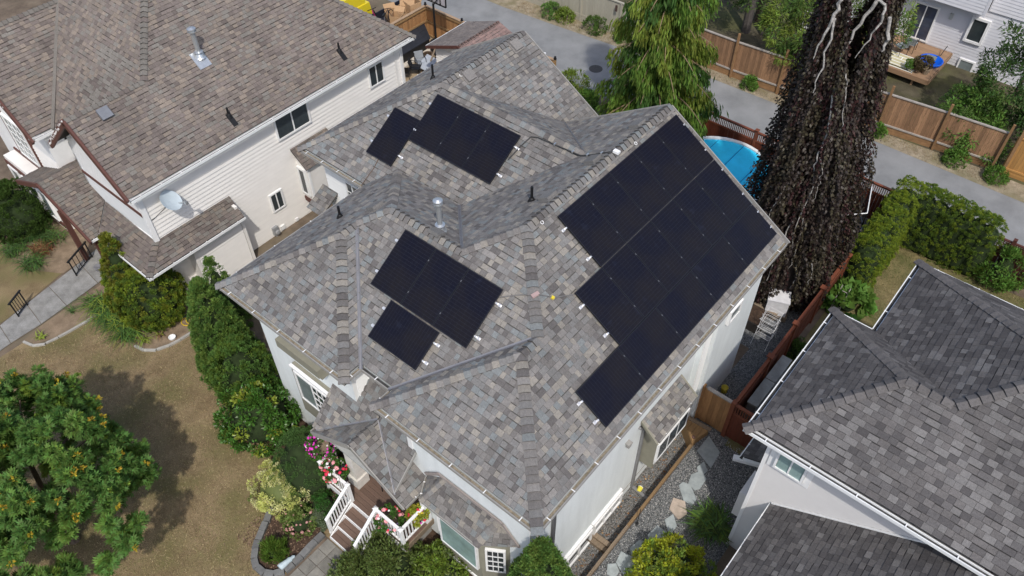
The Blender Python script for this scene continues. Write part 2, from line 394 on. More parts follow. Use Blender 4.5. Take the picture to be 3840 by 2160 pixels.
gutter(house, [(a_,w1), (0,w1)], E, [(0,-1)], GM1, hm=M_white); gutter(house, [(a_,vK+.0), (a_,w1)], E, [(1,0)], [M_taupe,M_trough,M_soffit], hm=M_white)
gutter(house, [(b_,vL), (b_,vK), (a_,vK)], E, [(1,0), (0,1)], GM1, hm=M_white, hang=.95)
gutter(house, [(c_,vL), (b_,vL)], E, [(0,-1)], GM1, hm=M_white, hang=1.2); gutter(house, [(c_,vL3), (c_,vL)], E, [(1,0)], GM1, hm=M_white, hang=.75)
gutter(house, [(uY,vL3), (c_,vL3)], E, [(0,-1)], GM1, hm=M_white, hang=1.2)
rk = MB()
for p, q in ((T0, H(uT,0,.1)), (T0, J0), (Y0, H(uY,vL3,.1)), (Y0, H(uY,vL3-2*r3,.1))):
    MB().bar(V3(*p)-V3(-.02,0,.075), V3(*q)-V3(-.02,0,.075), .03, .20).out('rake_board', [M_taupe], house)
# walls
def wallseg(parent, pts, z0, z1, m, name='wall', th=.12):
    """one mitred prism per straight run, inside to the left of travel; m may list one material per run"""
    o = []; P = [V3(*p, z0) for p in pts]; k = len(P)-1
    D = [(P[i+1]-P[i]).normalized() for i in range(k)]; Nn = [V3(-d.y, d.x, 0) for d in D]; inn = []
    for i in range(k+1):
        if i == 0: inn.append(P[0]+Nn[0]*th)
        elif i == k: inn.append(P[k]+Nn[k-1]*th)
        else: s_ = Nn[i-1]+Nn[i]; inn.append(P[i]+s_*(th/max(.3, s_.dot(Nn[i]))))
    for i in range(k):
        o.append(MB().prism([P[i], P[i+1], inn[i+1], inn[i]], (0,0,z1-z0)).out(name, [m[i] if isinstance(m, list) else m], parent))
    return o
ZS = E-.13
WLS = wallseg(house, [(.55,4.87), (.55,.65), (8.72,.65), (8.72,.5), (9.12,.5), (9.12,.35), (11.8,.35), (11.8,8.3), (13.2,8.3), (13.2,14.45), (6.2,14.45), (6.2,11.35), (.6,11.2), (.6,7.0), (1.2,7.0), (1.2,4.87), (.55,4.87)], -.45, ZS, [M_stucco]*3+[M_side1]+[M_stucco]*6+[M_side1]+[M_stucco]*2+[M_side1]+[M_stucco]*2)
ws, wm, w4, wk = WLS[3], WLS[10], WLS[12], WLS[13]
siding(ws, (8.74,.5), (9.1,.5), 0, ZS-.02, (0,-1), .15, M_side1); siding(wm, (6.2,14.40), (6.2,11.4), 0, ZS-.02, (-1,0), .15, M_side1); siding(wk, (.74,7.0), (1.18,7.0), 4.0, ZS-.02, (0,-1), .14, M_side1)
so_ = MB(); zz = E-.125
for q in ([(.1,.1),(11.98,.1),(11.98,.7),(.1,.7)], [(.1,.7),(.6,.7),(.6,5.32),(.1,5.32)], [(.13,6.56),(.65,6.56),(.65,11.8),(.13,11.8)], [(.65,6.56),(1.25,6.56),(1.25,7.05),(.65,7.05)], [(.72,4.8),(1.25,4.8),(1.25,6.56),(.72,6.56)], [(.6,4.8),(.72,4.8),(.72,5.32),(.6,5.32)], [(.65,11.15),(6.3,11.3),(6.3,11.8),(.65,11.8)], [(5.8,11.8),(6.3,11.8),(6.3,14.9),(5.8,14.9)], [(6.3,14.4),(13.3,14.4),(13.3,14.9),(6.3,14.9)]):
    so_.poly([(x, y, zz) for x, y in q])
so_.out('soffit', [M_soffit], house)
# gable end closing wall at the back
MB().prism([(11.8,.35,ZS), (11.8,8.3,ZS), (11.8,8.3,E+.4), (11.8,r1,E+S_*r1-.1), (11.8,.5,E+.2)], (-.1,0,0)).out('gable_wall', [M_stucco], house)
# frieze strips, corner trims
for q in ((.53,.549,4.70,4.87,4.3,ZS), (.535,.70,.63,.649,-.1,ZS)): MB().box(*q).out('corner_trim', [M_white], house)
# front left window in its olive surround
ol0 = MB(); ol0.box(.22,.60,7.98,9.82,5.18,5.52); ol0.box(.30,.60,7.98,9.82,5.05,5.18); ol0.out('window_hood', [M_olive], house); ol = MB(); ol.box(.42,.60,7.98,9.84,1.7,2.62); ol.box(.42,.60,9.66,9.84,2.62,4.1); ol.box(.42,.60,7.98,8.08,2.62,4.1); ol.box(.46,.60,8.08,9.66,2.62,4.1)
ob = ol.out('window_surround', [M_olive], house)
window(house, (.44,8.87,3.3), (-1,0,0), 1.56, 1.42, 2, (3,4), gm=M_glass, gm2=M_glassb, gridcols=(1,), dep=.04)
MB().box(.36,.46,8.0,9.82,4.06,4.14).out('head_moulding', [M_white], house)
# front wall of the right wing: bay window with its own little roof
bay = MB(); bp = [(.56,3.75), (.12,3.55), (.12,1.98), (.56,1.28)]
for (p, q) in zip(bp[:-1], bp[1:]): bay.prism([(*p,.7), (*q,.7), (q[0]+.08,q[1],.7), (p[0]+.08,p[1],.7)], (0,0,2.8))
bayo = bay.out('bay_wall', [M_olive], house)
window(bayo, (.12,2.77,2.2), (-1,0,0), 1.42, 1.5, 1, gm=M_glassg, fw=.06, dep=.03)
dv = V3(.44,-.70,0); nn = V3(-.70,-.44,0).normalized()
window(bayo, (.34,1.63,2.3), tuple(nn), .56, 1.35, 1, (3,4), gm=M_glass, fw=.06, dep=.03)
window(bayo, (.34,3.65,2.3), (-.41,.91,0), .36, 1.3, 1, gm=M_glass, fw=.05, dep=.03)
MB().prism([(*q, .62) for q in [(.56,3.78), (.08,3.58), (.08,1.95), (.56,1.22)]], (0,0,.1)).out('bay_sill', [M_white], house)
RB = Roof(house, PAL1, [2,2.6,2.2,1,1.4,1.6], M_deck, keep=0)
ez, tz = 3.5, 4.22
b1, b2, b3, b4 = (.54,4.28,ez+.1), (-.10,3.93,ez), (-.10,1.92,ez), (.54,.98,ez+.1); t1, t2 = (.54,3.55,tz+.02), (.54,1.62,tz+.02)
RB.face('f', [b2,b3,t2,t1], False); RB.face('l', [b1,b2,t1], False); RB.face('r', [b3,b4,t2], False)
RB.cap(b2,t1,'f','l',.11,.16); RB.cap(b3,t2,'f','r',.11,.16); rb = RB.build(); rb.name = 'bay_roof'
MB().bar((.5,3.75,tz+.08), (.5,1.5,tz+.08), .03, .12).bar((.5,3.75,tz+.08), (.5,4.3,ez+.2), .03, .1).bar((.5,1.5,tz+.08), (.5,.95,ez+.2), .03, .1).out('wall_flashing', [mat('pinkish_flashing', (.30,.26,.24), .7)], house)
gutter(house, [(-.12,3.95), (-.12,1.90)], ez+.02, [(1,0)], [M_taupe,M_trough,M_taupe], hm=M_taupe); 
gutter(house, [(.5,4.33), (-.12,3.97)], ez+.03, [(.5,-.87)], [M_taupe,M_debris,M_taupe], hm=M_white, hang=.3)
# porch roof: gable toward the street, with two cross pieces against the wall
pz, pl, pr_, pv, pu, ps = 3.3, 8.0, 4.2, 6.1, -.5, .645
RP = Roof(house, PAL1, [2.6,3,1.4,2.0,1.8,2.2], M_deck, keep=0, expo=.17, wscale=1.1)
hz = pz+ps*1.9
def Pz(u): return 3.5+(u+.45)
def uP(z): return z-3.5-.45
RP.face('pl', [(pu,pl,pz), (.55,pl,pz), (.6,pv,hz), (pu,pv,hz)], False); RP.face('pr', [(pu,pr_,pz), (.55,pr_,pz), (.55,pv,hz), (pu,pv,hz)], False)
# left cross piece faces the street; starts on the valley
vA = pl-.28; P1 = [(-.42,vA,3.53), (uP(hz)+.02,pv+.02,hz+.02), (1.2,pv,Pz(1.2)), (1.2,7.0,Pz(1.2)), (.6,7.0,Pz(.6)), (.6,pl,Pz(.6)), (-.42,pl,3.53)]
RP.face('xl', P1, False)
P2 = [(-.42,4.62,3.53+.02), (uP(hz)+.02,pv-.02,hz+.02), (1.19,pv-.02,Pz(1.19)), (1.19,4.9,Pz(1.19)), (.56,4.9,Pz(.56)), (.56,4.62,Pz(.56))]
RP.face('xr', P2, False)
RP.cap((pu,pv,hz), (.35,pv,hz), 'pl', 'pr', .13, .17); RP.valley((-.44,pl-.2,3.49), (uP(hz),pv,hz), 'pl', 'xl', .06); RP.valley((-.44,4.58,3.52), (uP(hz),pv,hz), 'pr', 'xr', .06)
rp = RP.build(); rp.name = 'porch_roof'
for q in ((pl, pz), (pr_, pz)): MB().bar((pu-.012,pv,hz-.07), (pu-.012,q[0],q[1]-.07), .03, .17).out('rake_board', [M_taupe], house)
MB().bar((-.42,4.60,3.50), (.55,4.60,4.44), .03, .10).out('rake_board', [M_taupe], house)
gutter(house, [(.5,pl+.06), (pu,pl+.06)], pz+.02, [(0,-1)], GM1, hm=M_white, hang=.6); gutter(house, [(pu+.05,pr_-.04), (.35,pr_-.04)], pz, [(0,1)], [M_taupe,M_trough,M_taupe], hm=M_white, hang=.5)
cl = MB(); cl.box(-.17,.17,6.83,7.17,.9,3.4); cl.box(-.23,.23,6.77,7.23,.9,1.35); cl.out('porch_column', [mat('cream_column', (.62,.60,.55), .8)], house)
cl = MB(); cl.box(.3,.5,4.35,4.52,.9,3.3); cl.out('porch_column', [M_white], house)
MB().box(-.35,.55,4.3,7.9,3.2,3.26).out('porch_ceiling', [M_soffit], house)
MB().box(1.12,1.2,5.4,6.3,.95,3.0).out('front_door', [mat('dark_door', (.07,.05,.04), .5)], house)
# side: boxed kitchen bay with a shed roof
kb = MB(); kb.box(5.95,7.75,.12,.66,1.3,3.4); kbo = kb.out('box_bay', [M_olive], house)
window(kbo, (6.85,.118,2.2), (0,-1,0), 1.75, .95, 3, gm=M_glass, fw=.05, dep=.03)
MB().box(6.0,6.7,.09,.115,1.5,1.68).box(6.9,7.7,.09,.115,1.5,1.68).out('panel_moulding', [M_white], house)
RK = Roof(house, PAL1, [1.4,2.6,2.6,.5,1.6,2.0], M_deck, keep=0)
RK.face('k', [(5.55,-.03,3.38), (7.72,-.03,3.38), (7.84,.64,3.74), (5.72,.64,3.74)], False); rk_ = RK.build(); rk_.name = 'box_bay_roof'
MB().bar((5.56,-.05,3.33), (5.72,.66,3.70), .05, .13).bar((7.74,-.05,3.33), (7.86,.66,3.70), .05, .13).out('rake_board', [M_olive], house)
gutter(house, [(5.7,-.06), (7.75,-.06)], 3.36, [(0,1)], [M_taupe,M_debris,M_olive], hm=M_white, hang=.6)
dp = MB(); dp.bar((5.90,.60,-.3), (5.90,.60,3.2), .09, .08, (0,1,0)); dp.bar((5.90,.60,3.2), (5.62,.62,3.5), .09, .08); dp.bar((5.9,.58,-.32), (5.85,-.12,-.36), .10, .08); dp.out('downspout', [mat('grey_downspout', (.20,.20,.20), .5)], house)
MB().bar((1.50,.60,-.4), (1.50,.60,ZS-.1), .1, .08, (0,1,0)).out('downspout', [mat('dark_downspout', (.10,.10,.105), .5)], house)
window(house, (2.92,.65,-.02), (0,-1,0), 1.28, .80, 2, gm=M_glass, fw=.07, dep=.07); window(house, (4.42,.65,.10), (0,-1,0), 1.5, .62, 3, gm=M_glass, fw=.07, dep=.07)
MB().box(2.25,3.6,.56,.649,.42,.5).box(3.62,5.2,.56,.649,.45,.53).out('window_ledge', [M_white], house)
window(house, (10.0,.35,5.0), (0,-1,0), .75, .6, 1, gm=M_glassb)
sc = MB(); sc.box(4.93,5.11,.5,.65,3.45,3.5); sc.box(4.95,5.09,.52,.63,3.3,3.45); sc.out('wall_lamp', [M_taupe], house)
window(wm, (6.195,12.95,5.3), (-1,0,0), .7, .9, 2, (1,2), gm=M_glass, fw=.06)
# small hood low on the left side
RH = Roof(house, PAL1, WT1, M_deck, keep=0); RH.face('h', [(5.3,13.95,4.25), (5.3,14.75,4.25), (6.2,14.75,4.75), (6.2,13.95,4.75)], False); rh = RH.build(); rh.name = 'hood_roof'
# pipes and vents on the roof
def rise(base, h, r, m, name, hat=True, parent=roof1):
    b = V3(*base); m_ = MB(); m_.tube([b-V3(0,0,.1), b+V3(0,0,h)], r, 14)
    if hat:
        m_.lathe(b, [(r*2.4,.0), (r*1.9,.05), (r*1.25,.16)], 16); m_.lathe(b+V3(0,0,.22), [(r*1.9,0), (r*1.85,.015), (r*1.0,.04)], 16)
        m_.lathe(b+V3(0,0,h), [(r*1.15,-.02), (r*1.75,.02), (r*1.75,.05), (r*1.3,.055), (r*1.3,.1), (r*1.8,.105), (r*1.8,.15), (r*.7,.20), (0,.205)], 16)
    else: m_.lathe(b, [(r*3.0,-.03), (r*1.7,.10), (r*1.2,.12)], 12)
    m_.out(name, [m], parent, smooth=False)
rise((4.44,6.97,8.43), .95, .075, M_galv, 'flue_pipe')
MB().obb((4.36,6.97,8.47), (.22,0,-.139), (0,.2,0), (.01,0,.016)).out('flashing', [PAL1[1]], roof1)
MB().prism([(3.98,6.62,8.72), (4.28,6.62,8.56), (4.28,7.0,8.56), (3.98,7.0,8.72)], (.04,0,.10)).out('roof_vent', [PAL1[0]], roof1)
for q, h in (((3.7,10.43,7.43), .42), ((6.59,5.52,8.86), .5), ((10.24,12.82,7.87), .55)): rise(q, h, .04, M_black, 'vent_pipe', False)
def boxvent(c, n, mname=0):
    n = V3(*n).normalized(); c = V3(*c); t = V3(0,0,1).cross(n).normalized(); u = n.cross(t)
    m = MB(); m.obb(c+n*.02, t*.24, u*.24, n*.02); m.obb(c+n*.075+u*.01, t*.19, u*.19, n*.045); m.out('roof_vent', [PAL1[mname]], roof1)
nL = (0,S_,1); nR = (0,-S_,1)
for q in ((6.67,5.02,9.18), (8.69,5.0,9.19), (10.83,4.93,9.23), (4.13,9.24,8.18), (10.29,13.68,7.33)): boxvent(q, nL, 0)
for q in ((10.27,11.16,8.62), (12.7,11.15,8.62)): boxvent(q, nR, 5)
for q in ((5.67,4.46,9.33), (9.97,4.45,9.32), (10.04,11.3,8.72)):
    q = V3(*q); n = V3(*nR).normalized(); MB().tube([q+n*.03+.045*(math.cos(k*.7)*V3(1,0,0)+math.sin(k*.7)*n.cross(V3(1,0,0))) for k in range(10)], .010, 5).out('anchor_ring', [M_white], roof1)
# ================================================================ SOLAR PANELS
def solarmat():
    m = mat('solar_cells', (.003,.004,.015), .30, .25, .8, spec=.16, c2=(.012,.010,.010)); t = m.node_tree; N = t.nodes; L = t.links; b = N['Principled BSDF']  # blue-to-brown drift in the base colour stands in for uneven sheen
    src = b.inputs['Base Color'].links[0].from_socket
    tc = N.new('ShaderNodeTexCoord'); sp = N.new('ShaderNodeSeparateXYZ'); L.new(tc.outputs['Object'], sp.inputs[0])
    def lines(sock, pitch, wd):
        a = N.new('ShaderNodeMath'); a.operation = 'MULTIPLY'; L.new(sock, a.inputs[0]); a.inputs[1].default_value = 1/pitch
        f = N.new('ShaderNodeMath'); f.operation = 'FRACT'; L.new(a.outputs[0], f.inputs[0])
        g = N.new('ShaderNodeMath'); g.operation = 'LESS_THAN'; L.new(f.outputs[0], g.inputs[0]); g.inputs[1].default_value = wd/pitch
        return g.outputs[0]
    l1 = lines(sp.outputs[1], 1.70/18, .006); l2 = lines(sp.outputs[0], 1.10/6, .004); l3 = lines(sp.outputs[0], 1.10/60, .004)
    mx = N.new('ShaderNodeMath'); mx.operation = 'MAXIMUM'; L.new(l1, mx.inputs[0]); L.new(l2, mx.inputs[1])
    m3 = N.new('ShaderNodeMath'); m3.operation = 'MULTIPLY'; L.new(l3, m3.inputs[0]); m3.inputs[1].default_value = .35
    m4 = N.new('ShaderNodeMath'); m4.operation = 'MAXIMUM'; L.new(mx.outputs[0], m4.inputs[0]); L.new(m3.outputs[0], m4.inputs[1])
    mc = N.new('ShaderNodeMix'); mc.data_type = 'RGBA'; L.new(m4.outputs[0], mc.inputs[0]); L.new(src, mc.inputs[6]); mc.inputs[7].default_value = (.028,.029,.040,1)
    # dust film
    ns = N.new('ShaderNodeTexNoise'); ns.inputs['Scale'].default_value = 2.3; ns.inputs['Detail'].default_value = 6; oi = N.new('ShaderNodeObjectInfo')
    va = N.new('ShaderNodeVectorMath'); va.operation = 'ADD'; L.new(tc.outputs['Object'], va.inputs[0]); cx = N.new('ShaderNodeCombineXYZ'); k = N.new('ShaderNodeMath'); k.operation = 'MULTIPLY'; k.inputs[1].default_value = 40
    L.new(oi.outputs['Random'], k.inputs[0]); L.new(k.outputs[0], cx.inputs[0]); L.new(cx.outputs[0], va.inputs[1]); L.new(va.outputs[0], ns.inputs['Vector'])
    mr = N.new('ShaderNodeMapRange'); L.new(ns.outputs['Fac'], mr.inputs[0]); mr.inputs[1].default_value = .62; mr.inputs[2].default_value = .85; mr.inputs[4].default_value = .5
    md = N.new('ShaderNodeMix'); md.data_type = 'RGBA'; L.new(mr.outputs[0], md.inputs[0]); L.new(mc.outputs[2], md.inputs[6]); md.inputs[7].default_value = (.03,.036,.06,1)
    L.new(md.outputs[2], b.inputs['Base Color']); return m
M_cell = solarmat(); M_pframe = mat('black_anodised_frame', (.014,.014,.017), .35, .1, metal=.2, spec=.5)
PW, PL = 1.141, 1.746
def panel_meshes():
    fr = MB(); h = .035; t = .016
    for sx in (-1, 1): fr.box(min(sx*PW/2, sx*(PW/2-t)), max(sx*PW/2, sx*(PW/2-t)), -PL/2, PL/2, -h, .003)
    for sy in (-1, 1): fr.box(-PW/2+t, PW/2-t, min(sy*PL/2, sy*(PL/2-t)), max(sy*PL/2, sy*(PL/2-t)), -h, .0025)
    g = MB(); g.box(-PW/2+t-.002, PW/2-t+.002, -PL/2+t-.002, PL/2-t+.002, -.006, 0)
    return fr.mesh([M_pframe], org=(0,0,0))[0], g.mesh([M_cell], org=(0,0,0))[0]
PFR, PGL = panel_meshes(); NS = math.sqrt(1+S_*S_); HP = .13
def fr_R(u, d, h=HP): return V3(u, d/NS - h*S_/NS, E + S_*d/NS + h/NS)
def fr_F(u0):
    return lambda v, d, h=HP: V3(u0 + d/NS - h*S_/NS, v, E + S_*d/NS + h/NS)
AX_R = (V3(1,0,0), V3(0,1,S_)/NS, V3(0,-S_,1)/NS); AX_F = (V3(0,-1,0), V3(1,0,S_)/NS, V3(-S_,0,1)/NS)
def solar(c, ax, label, group, land=False):
    e, up, n = ax; x, y = (e, up) if not land else (up, -e)
    t = thing('solar_panel', label, 'solar panel', c, group); rot = Matrix((x, y, n)).transposed()
    put('frame', PFR, t, c, rot); put('cell_glass', PGL, t, c, rot)
au, av, ppw, ppl = 11.8769, 1.6327, 1.154, 1.759
ORD = ['first', 'second', 'third', 'fourth', 'fifth', 'sixth']
g1 = 'solar panels in the large array on the right roof slope'
for i in range(5): solar(fr_R(au-(4-i+.5)*ppw, av+1.5*ppl), AX_R, 'black solar panel, %s from the street end in ridge-side row of large array' % ORD[i], g1)
for i in range(6): solar(fr_R(au-(5-i+.5)*ppw, av+.5*ppl), AX_R, 'black solar panel, %s from the street end in middle row of large array' % ORD[i], g1)
for i in range(5): solar(fr_R(au-(4-i+.5)*ppl, av-.5*ppw), AX_R, 'sideways black solar panel, %s from the street end in gutter-side row of large array' % ORD[i], g1, True)
F2f, F5f = fr_F(a_), fr_F(c_); fu, fd, ru, rd = 7.6013, 2.0027, 11.2338, 2.0838
g2 = 'solar panels on the front roof slope'; g3 = 'solar panels on the rear roof slope'
for i in range(3): solar(F2f(fu-(i+.5)*ppw, fd+.5*ppl), AX_F, ['upright black solar panel nearest the twin valley strip on the front slope', 'middle upright black solar panel of three on the front slope', 'upright black solar panel nearest the hip cable on the front slope'][i], g2)
solar(F2f(5.89, 1.40), AX_F, 'single sideways black solar panel below the three on the front slope', g2, True)
for i in range(3): solar(F5f(ru-(i+.5)*ppw, rd+.5*ppl), AX_F, ['upright black solar panel beside the lower single one on the rear slope', 'middle black solar panel of the rear row of three', 'black solar panel at the conduit end of the rear row of three'][i], g3)
solar(F5f(ru+.5*ppw, rd-1.0274+.5*ppl), AX_F, 'single black solar panel set lower than the rear row of three', g3)
# rails, clamps
M_rail = mat('silver_rail', (.72,.72,.73), .35, .05, metal=.5)
RAILS = []
def rail(fr, x0, x1, d, label, ax):
    p, q = fr(x0, d, .07), fr(x1, d, .07); t = thing('mounting_rail', label, 'mounting rail', tuple(p), 'silver rails under the solar panels')
    RAILS.append((t, p, (q-p).normalized())); n = ax[2]; MB().bar(p, q, .04, .05, n).out('beam', [M_rail], t)
    d_ = (q-p).normalized()
    for k, c in ((0, p), (1, q)):
        MB().obb(c+(d_ if k == 0 else -d_)*.035-n*.035, d_*.05, n.cross(d_)*.04, n*.012).obb(c+(d_ if k == 0 else -d_)*.10+n*.02, d_*.02, n.cross(d_)*.022, n*.045).out('bracket', [M_rail], t)
def clamp(fr, x, d, ax): pass
R_L = [(au-5*ppw, au, av+1.22*ppl, 'upper rail under the ridge-side row of the large array'), (au-5*ppw, au, av+1.78*ppl, 'top rail nearest the ridge under the large array'), (au-6*ppw, au, av+.24*ppl, 'lower rail under the middle row of the large array'), (au-6*ppw, au, av+.78*ppl, 'upper rail under the middle row of the large array'), (au-5*ppl, au, av-.24*ppw, 'upper rail under the gutter-side row of the large array'), (au-5*ppl, au, av-.76*ppw, 'lowest rail nearest the gutter under the large array')]
for x0, x1, d, lb in R_L: rail(fr_R, x0-.13, x1+.06, d, 'silver '+lb, AX_R)
for fr, x0, x1, d, lb in ((F2f, fu-3*ppw, fu, fd+.22*ppl, 'lower rail under the three front panels'), (F2f, fu-3*ppw, fu, fd+.78*ppl, 'upper rail under the three front panels'), (F2f, 5.89-ppl/2, 5.89+ppl/2, 1.40-.27, 'lower rail under the single sideways front panel'), (F2f, 5.89-ppl/2, 5.89+ppl/2, 1.40+.27, 'upper rail under the single sideways front panel'), (F5f, ru-3*ppw, ru, rd+.22*ppl, 'lower rail under the rear row of three'), (F5f, ru-3*ppw, ru, rd+.78*ppl, 'upper rail under the rear row of three'), (F5f, ru, ru+ppw, rd-1.0274+.24*ppl, 'lower rail under the single rear panel'), (F5f, ru, ru+ppw, rd-1.0274+.8*ppl, 'upper rail under the single rear panel')):
    rail(fr, x0-.15, x1+.12, d, 'silver '+lb, AX_F)
clm = MB().box(-.012,.012,-.022,.022,-.02,.008).mesh([mat('dull_clamp', (.16,.165,.18), .5, metal=.3)], org=(0,0,0))[0]
def clamps(fr, x, ds, ax):
    rot = Matrix((ax[0], ax[1], ax[2])).transposed()
    for d in ds:
        c = fr(x, d); rl_ = min(RAILS, key=lambda r: ((c-r[1]) - r[2]*((c-r[1]).dot(r[2]))).length); put('clamp', clm, rl_[0], c, rot)
for i in range(1, 5): clamps(fr_R, au-i*ppw, (av+1.22*ppl, av+1.78*ppl), AX_R)
for i in range(1, 6): clamps(fr_R, au-i*ppw, (av+.24*ppl, av+.78*ppl), AX_R)
for i in range(1, 5): clamps(fr_R, au-i*ppl, (av-.24*ppw, av-.76*ppw), AX_R)
for i in (1, 2): clamps(F2f, fu-i*ppw, (fd+.22*ppl, fd+.78*ppl), AX_F); clamps(F5f, ru-i*ppw, (rd+.22*ppl, rd+.78*ppl), AX_F)
clamps(F5f, ru, (rd+.2*ppl,), AX_F)
# cables over the hip and the conduit over the rear ridge
def cable(name, label, cat, pts, r, m, knots=None):
    t = thing(name, label, cat, pts[0]); MB().tube(pts, r, 6).out('run', [m], t); return t
M_conduit = mat('grey_conduit', (.16,.155,.15), .6); M_yel = mat('yellow_tag', (.75,.6,.05), .5)
cb = cable('cable', 'grey cable crossing the hip between front panels and large array', 'cable', [(3.5,4.3,8.40), (3.88,3.75,8.58), (4.04,3.38,8.72), (4.10,3.30,8.74), (4.44,3.05,8.50), (4.97,2.81,8.33), (5.25,2.8,8.30)], .014, M_conduit)
MB().box(4.36,4.43,3.03,3.11,8.49,8.55).out('tag', [M_yel], cb)
MB().obb((4.05,3.36,8.72), (.10,-.03,.01), (.02,.05,.0), (0,0,.025)).out('cover', [mat('pink_primer', (.42,.30,.28), .9)], cb)
cd = cable('conduit', 'dark conduit pipe running along the rear ridge to a junction box', 'conduit', [(8.2,7.72,8.18), (8.7,7.62,8.46), (9.02,7.5,8.66), (9.09,7.3,8.69), (9.11,6.66,8.72), (9.13,6.01,8.75), (9.12,5.72,8.78), (9.06,5.44,8.96), (9.13,4.74,9.40), (9.11,4.58,9.50)], .02, mat('dark_conduit', (.05,.05,.05), .5))
for q in ((9.11,6.66,8.74), (9.13,6.01,8.77), (9.06,5.44,8.98), (9.1,5.0,9.24)): MB().obb(q, (.05,0,0), (0,.02,0), (0,0,.03)).out('strap', [M_galv], cd)
MB().obb((9.11,4.52,9.52), (.06,0,0), (0,.09,.0), (0,0,.04)).out('junction_box', [M_white], cd)
cable('cable', 'thin brown wire dropping from the rear single panel to the gutter', 'cable', [(6.75,11.9,7.2), (6.58,11.87,7.1), (6.29,11.83,6.91), (5.86,11.86,6.64), (5.72,11.87,6.55)], .012, mat('brown_wire', (.12,.08,.06), .7))
# ================================================================ GROUND
def sheet(name, poly, z, m, parent=None, kind='structure'):
    o = MB().poly([(x, y, z) for x, y in poly]).out(name, [m], parent); o['kind'] = kind; return o
def groundmat(name, c, c2, sc=.8, fine=.3, fsc=60, bump=.5, bsc=50, c3=None, sc3=.25, amt3=.6, rough=.95):
    m = mat(name, c, rough, .25, sc, bump=bump, bsc=bsc, fine=fine, fsc=fsc, c2=c2, spec=.1)
    if c3:
        t = m.node_tree; N = t.nodes; L = t.links; b = N['Principled BSDF']; src = b.inputs['Base Color'].links[0].from_socket
        tc = N.new('ShaderNodeTexCoord'); ns = N.new('ShaderNodeTexNoise'); ns.inputs['Scale'].default_value = sc3; ns.inputs['Detail'].default_value = 4; L.new(tc.outputs['Object'], ns.inputs['Vector'])
        mr = N.new('ShaderNodeMapRange'); L.new(ns.outputs['Fac'], mr.inputs[0]); mr.inputs[1].default_value = .45; mr.inputs[2].default_value = .65; mr.inputs[4].default_value = amt3
        mx = N.new('ShaderNodeMix'); mx.data_type = 'RGBA'; L.new(mr.outputs[0], mx.inputs[0]); L.new(src, mx.inputs[6]); mx.inputs[7].default_value = (*c3, 1); L.new(mx.outputs[2], b.inputs['Base Color'])
    return m
def gravelmat(name, cols, sc=38):
    m = mat(name, (.2,.2,.2), .95, .2, 1.0, spec=.15); t = m.node_tree; N = t.nodes; L = t.links; b = N['Principled BSDF']
    tc = N.new('ShaderNodeTexCoord'); v = N.new('ShaderNodeTexVoronoi'); v.inputs['Scale'].default_value = sc; L.new(tc.outputs['Object'], v.inputs['Vector'])
    s = N.new('ShaderNodeSeparateColor'); L.new(v.outputs['Color'], s.inputs[0]); r = N.new('ShaderNodeValToRGB'); L.new(s.outputs[0], r.inputs[0])
    e = r.color_ramp.elements; e[0].color = (*cols[0],1); e[1].color = (*cols[-1],1)
    for i, c in enumerate(cols[1:-1]): x = e.new((i+1)/(len(cols)-1)); x.color = (*c,1)
    mr = N.new('ShaderNodeMapRange'); L.new(v.outputs['Distance'], mr.inputs[0]); mr.inputs[1].default_value = 0; mr.inputs[2].default_value = .7; mr.inputs[3].default_value = 1.15; mr.inputs[4].default_value = .35
    hs = N.new('ShaderNodeHueSaturation'); L.new(r.outputs[0], hs.inputs['Color']); L.new(mr.outputs[0], hs.inputs['Value']); L.new(hs.outputs[0], b.inputs['Base Color'])
    bp = N.new('ShaderNodeBump'); bp.inputs['Strength'].default_value = .8; bp.inputs['Distance'].default_value = .02; bp.invert = True; L.new(v.outputs['Distance'], bp.inputs['Height']); L.new(bp.outputs[0], b.inputs['Normal'])
    return m
M_soil = groundmat('yard_soil', (.13,.10,.075), (.20,.155,.115), 1.3, c3=(.17,.15,.10))
M_mulch = groundmat('bark_mulch', (.060,.040,.030), (.10,.065,.045), 6, fine=.55, fsc=45, bump=1.0, bsc=40)
M_lawn = groundmat('dry_lawn', (.215,.160,.087), (.32,.240,.140), 1.6, fine=.5, fsc=45, bump=1.0, bsc=60, c3=(.125,.120,.045), sc3=.8, amt3=.7)
M_lawn2 = groundmat('greener_dry_lawn', (.17,.15,.065), (.25,.20,.10), 1.5, fine=.45, fsc=55, bump=.9, bsc=70, c3=(.09,.105,.035), sc3=.6, amt3=.85)
M_asph = groundmat('pale_asphalt', (.235,.24,.242), (.29,.295,.295), .5, fine=.16, fsc=70, bump=.25, bsc=110, c3=(.215,.218,.22), sc3=.25, amt3=.35)
M_verge = groundmat('dry_verge', (.25,.205,.135), (.36,.31,.23), 3, fine=.4, fsc=30, bump=.8, bsc=30, c3=(.19,.17,.10), sc3=1.1, amt3=.8)
M_sand = groundmat('sandy_yard', (.34,.26,.165), (.42,.33,.22), 1.2, fine=.15, fsc=60, bump=.4, bsc=40)
M_bed = groundmat('dry_bed_soil', (.21,.155,.105), (.30,.225,.155), 2.2, fine=.3, fsc=50, bump=.7, bsc=40, c3=(.15,.12,.08), sc3=.8)
M_agg = groundmat('exposed_aggregate', (.24,.235,.22), (.33,.325,.31), 2.2, fine=.35, fsc=110, bump=.5, bsc=110)
M_conc = groundmat('concrete', (.33,.32,.29), (.42,.41,.37), 2, fine=.12, fsc=60, bump=.3, bsc=50)
M_moss = groundmat('dark_mossy_soil', (.075,.065,.045), (.12,.105,.07), 1.2, fine=.4, fsc=50, c3=(.10,.11,.035), sc3=.5)  # dark soil with mossy green patches, its own colour
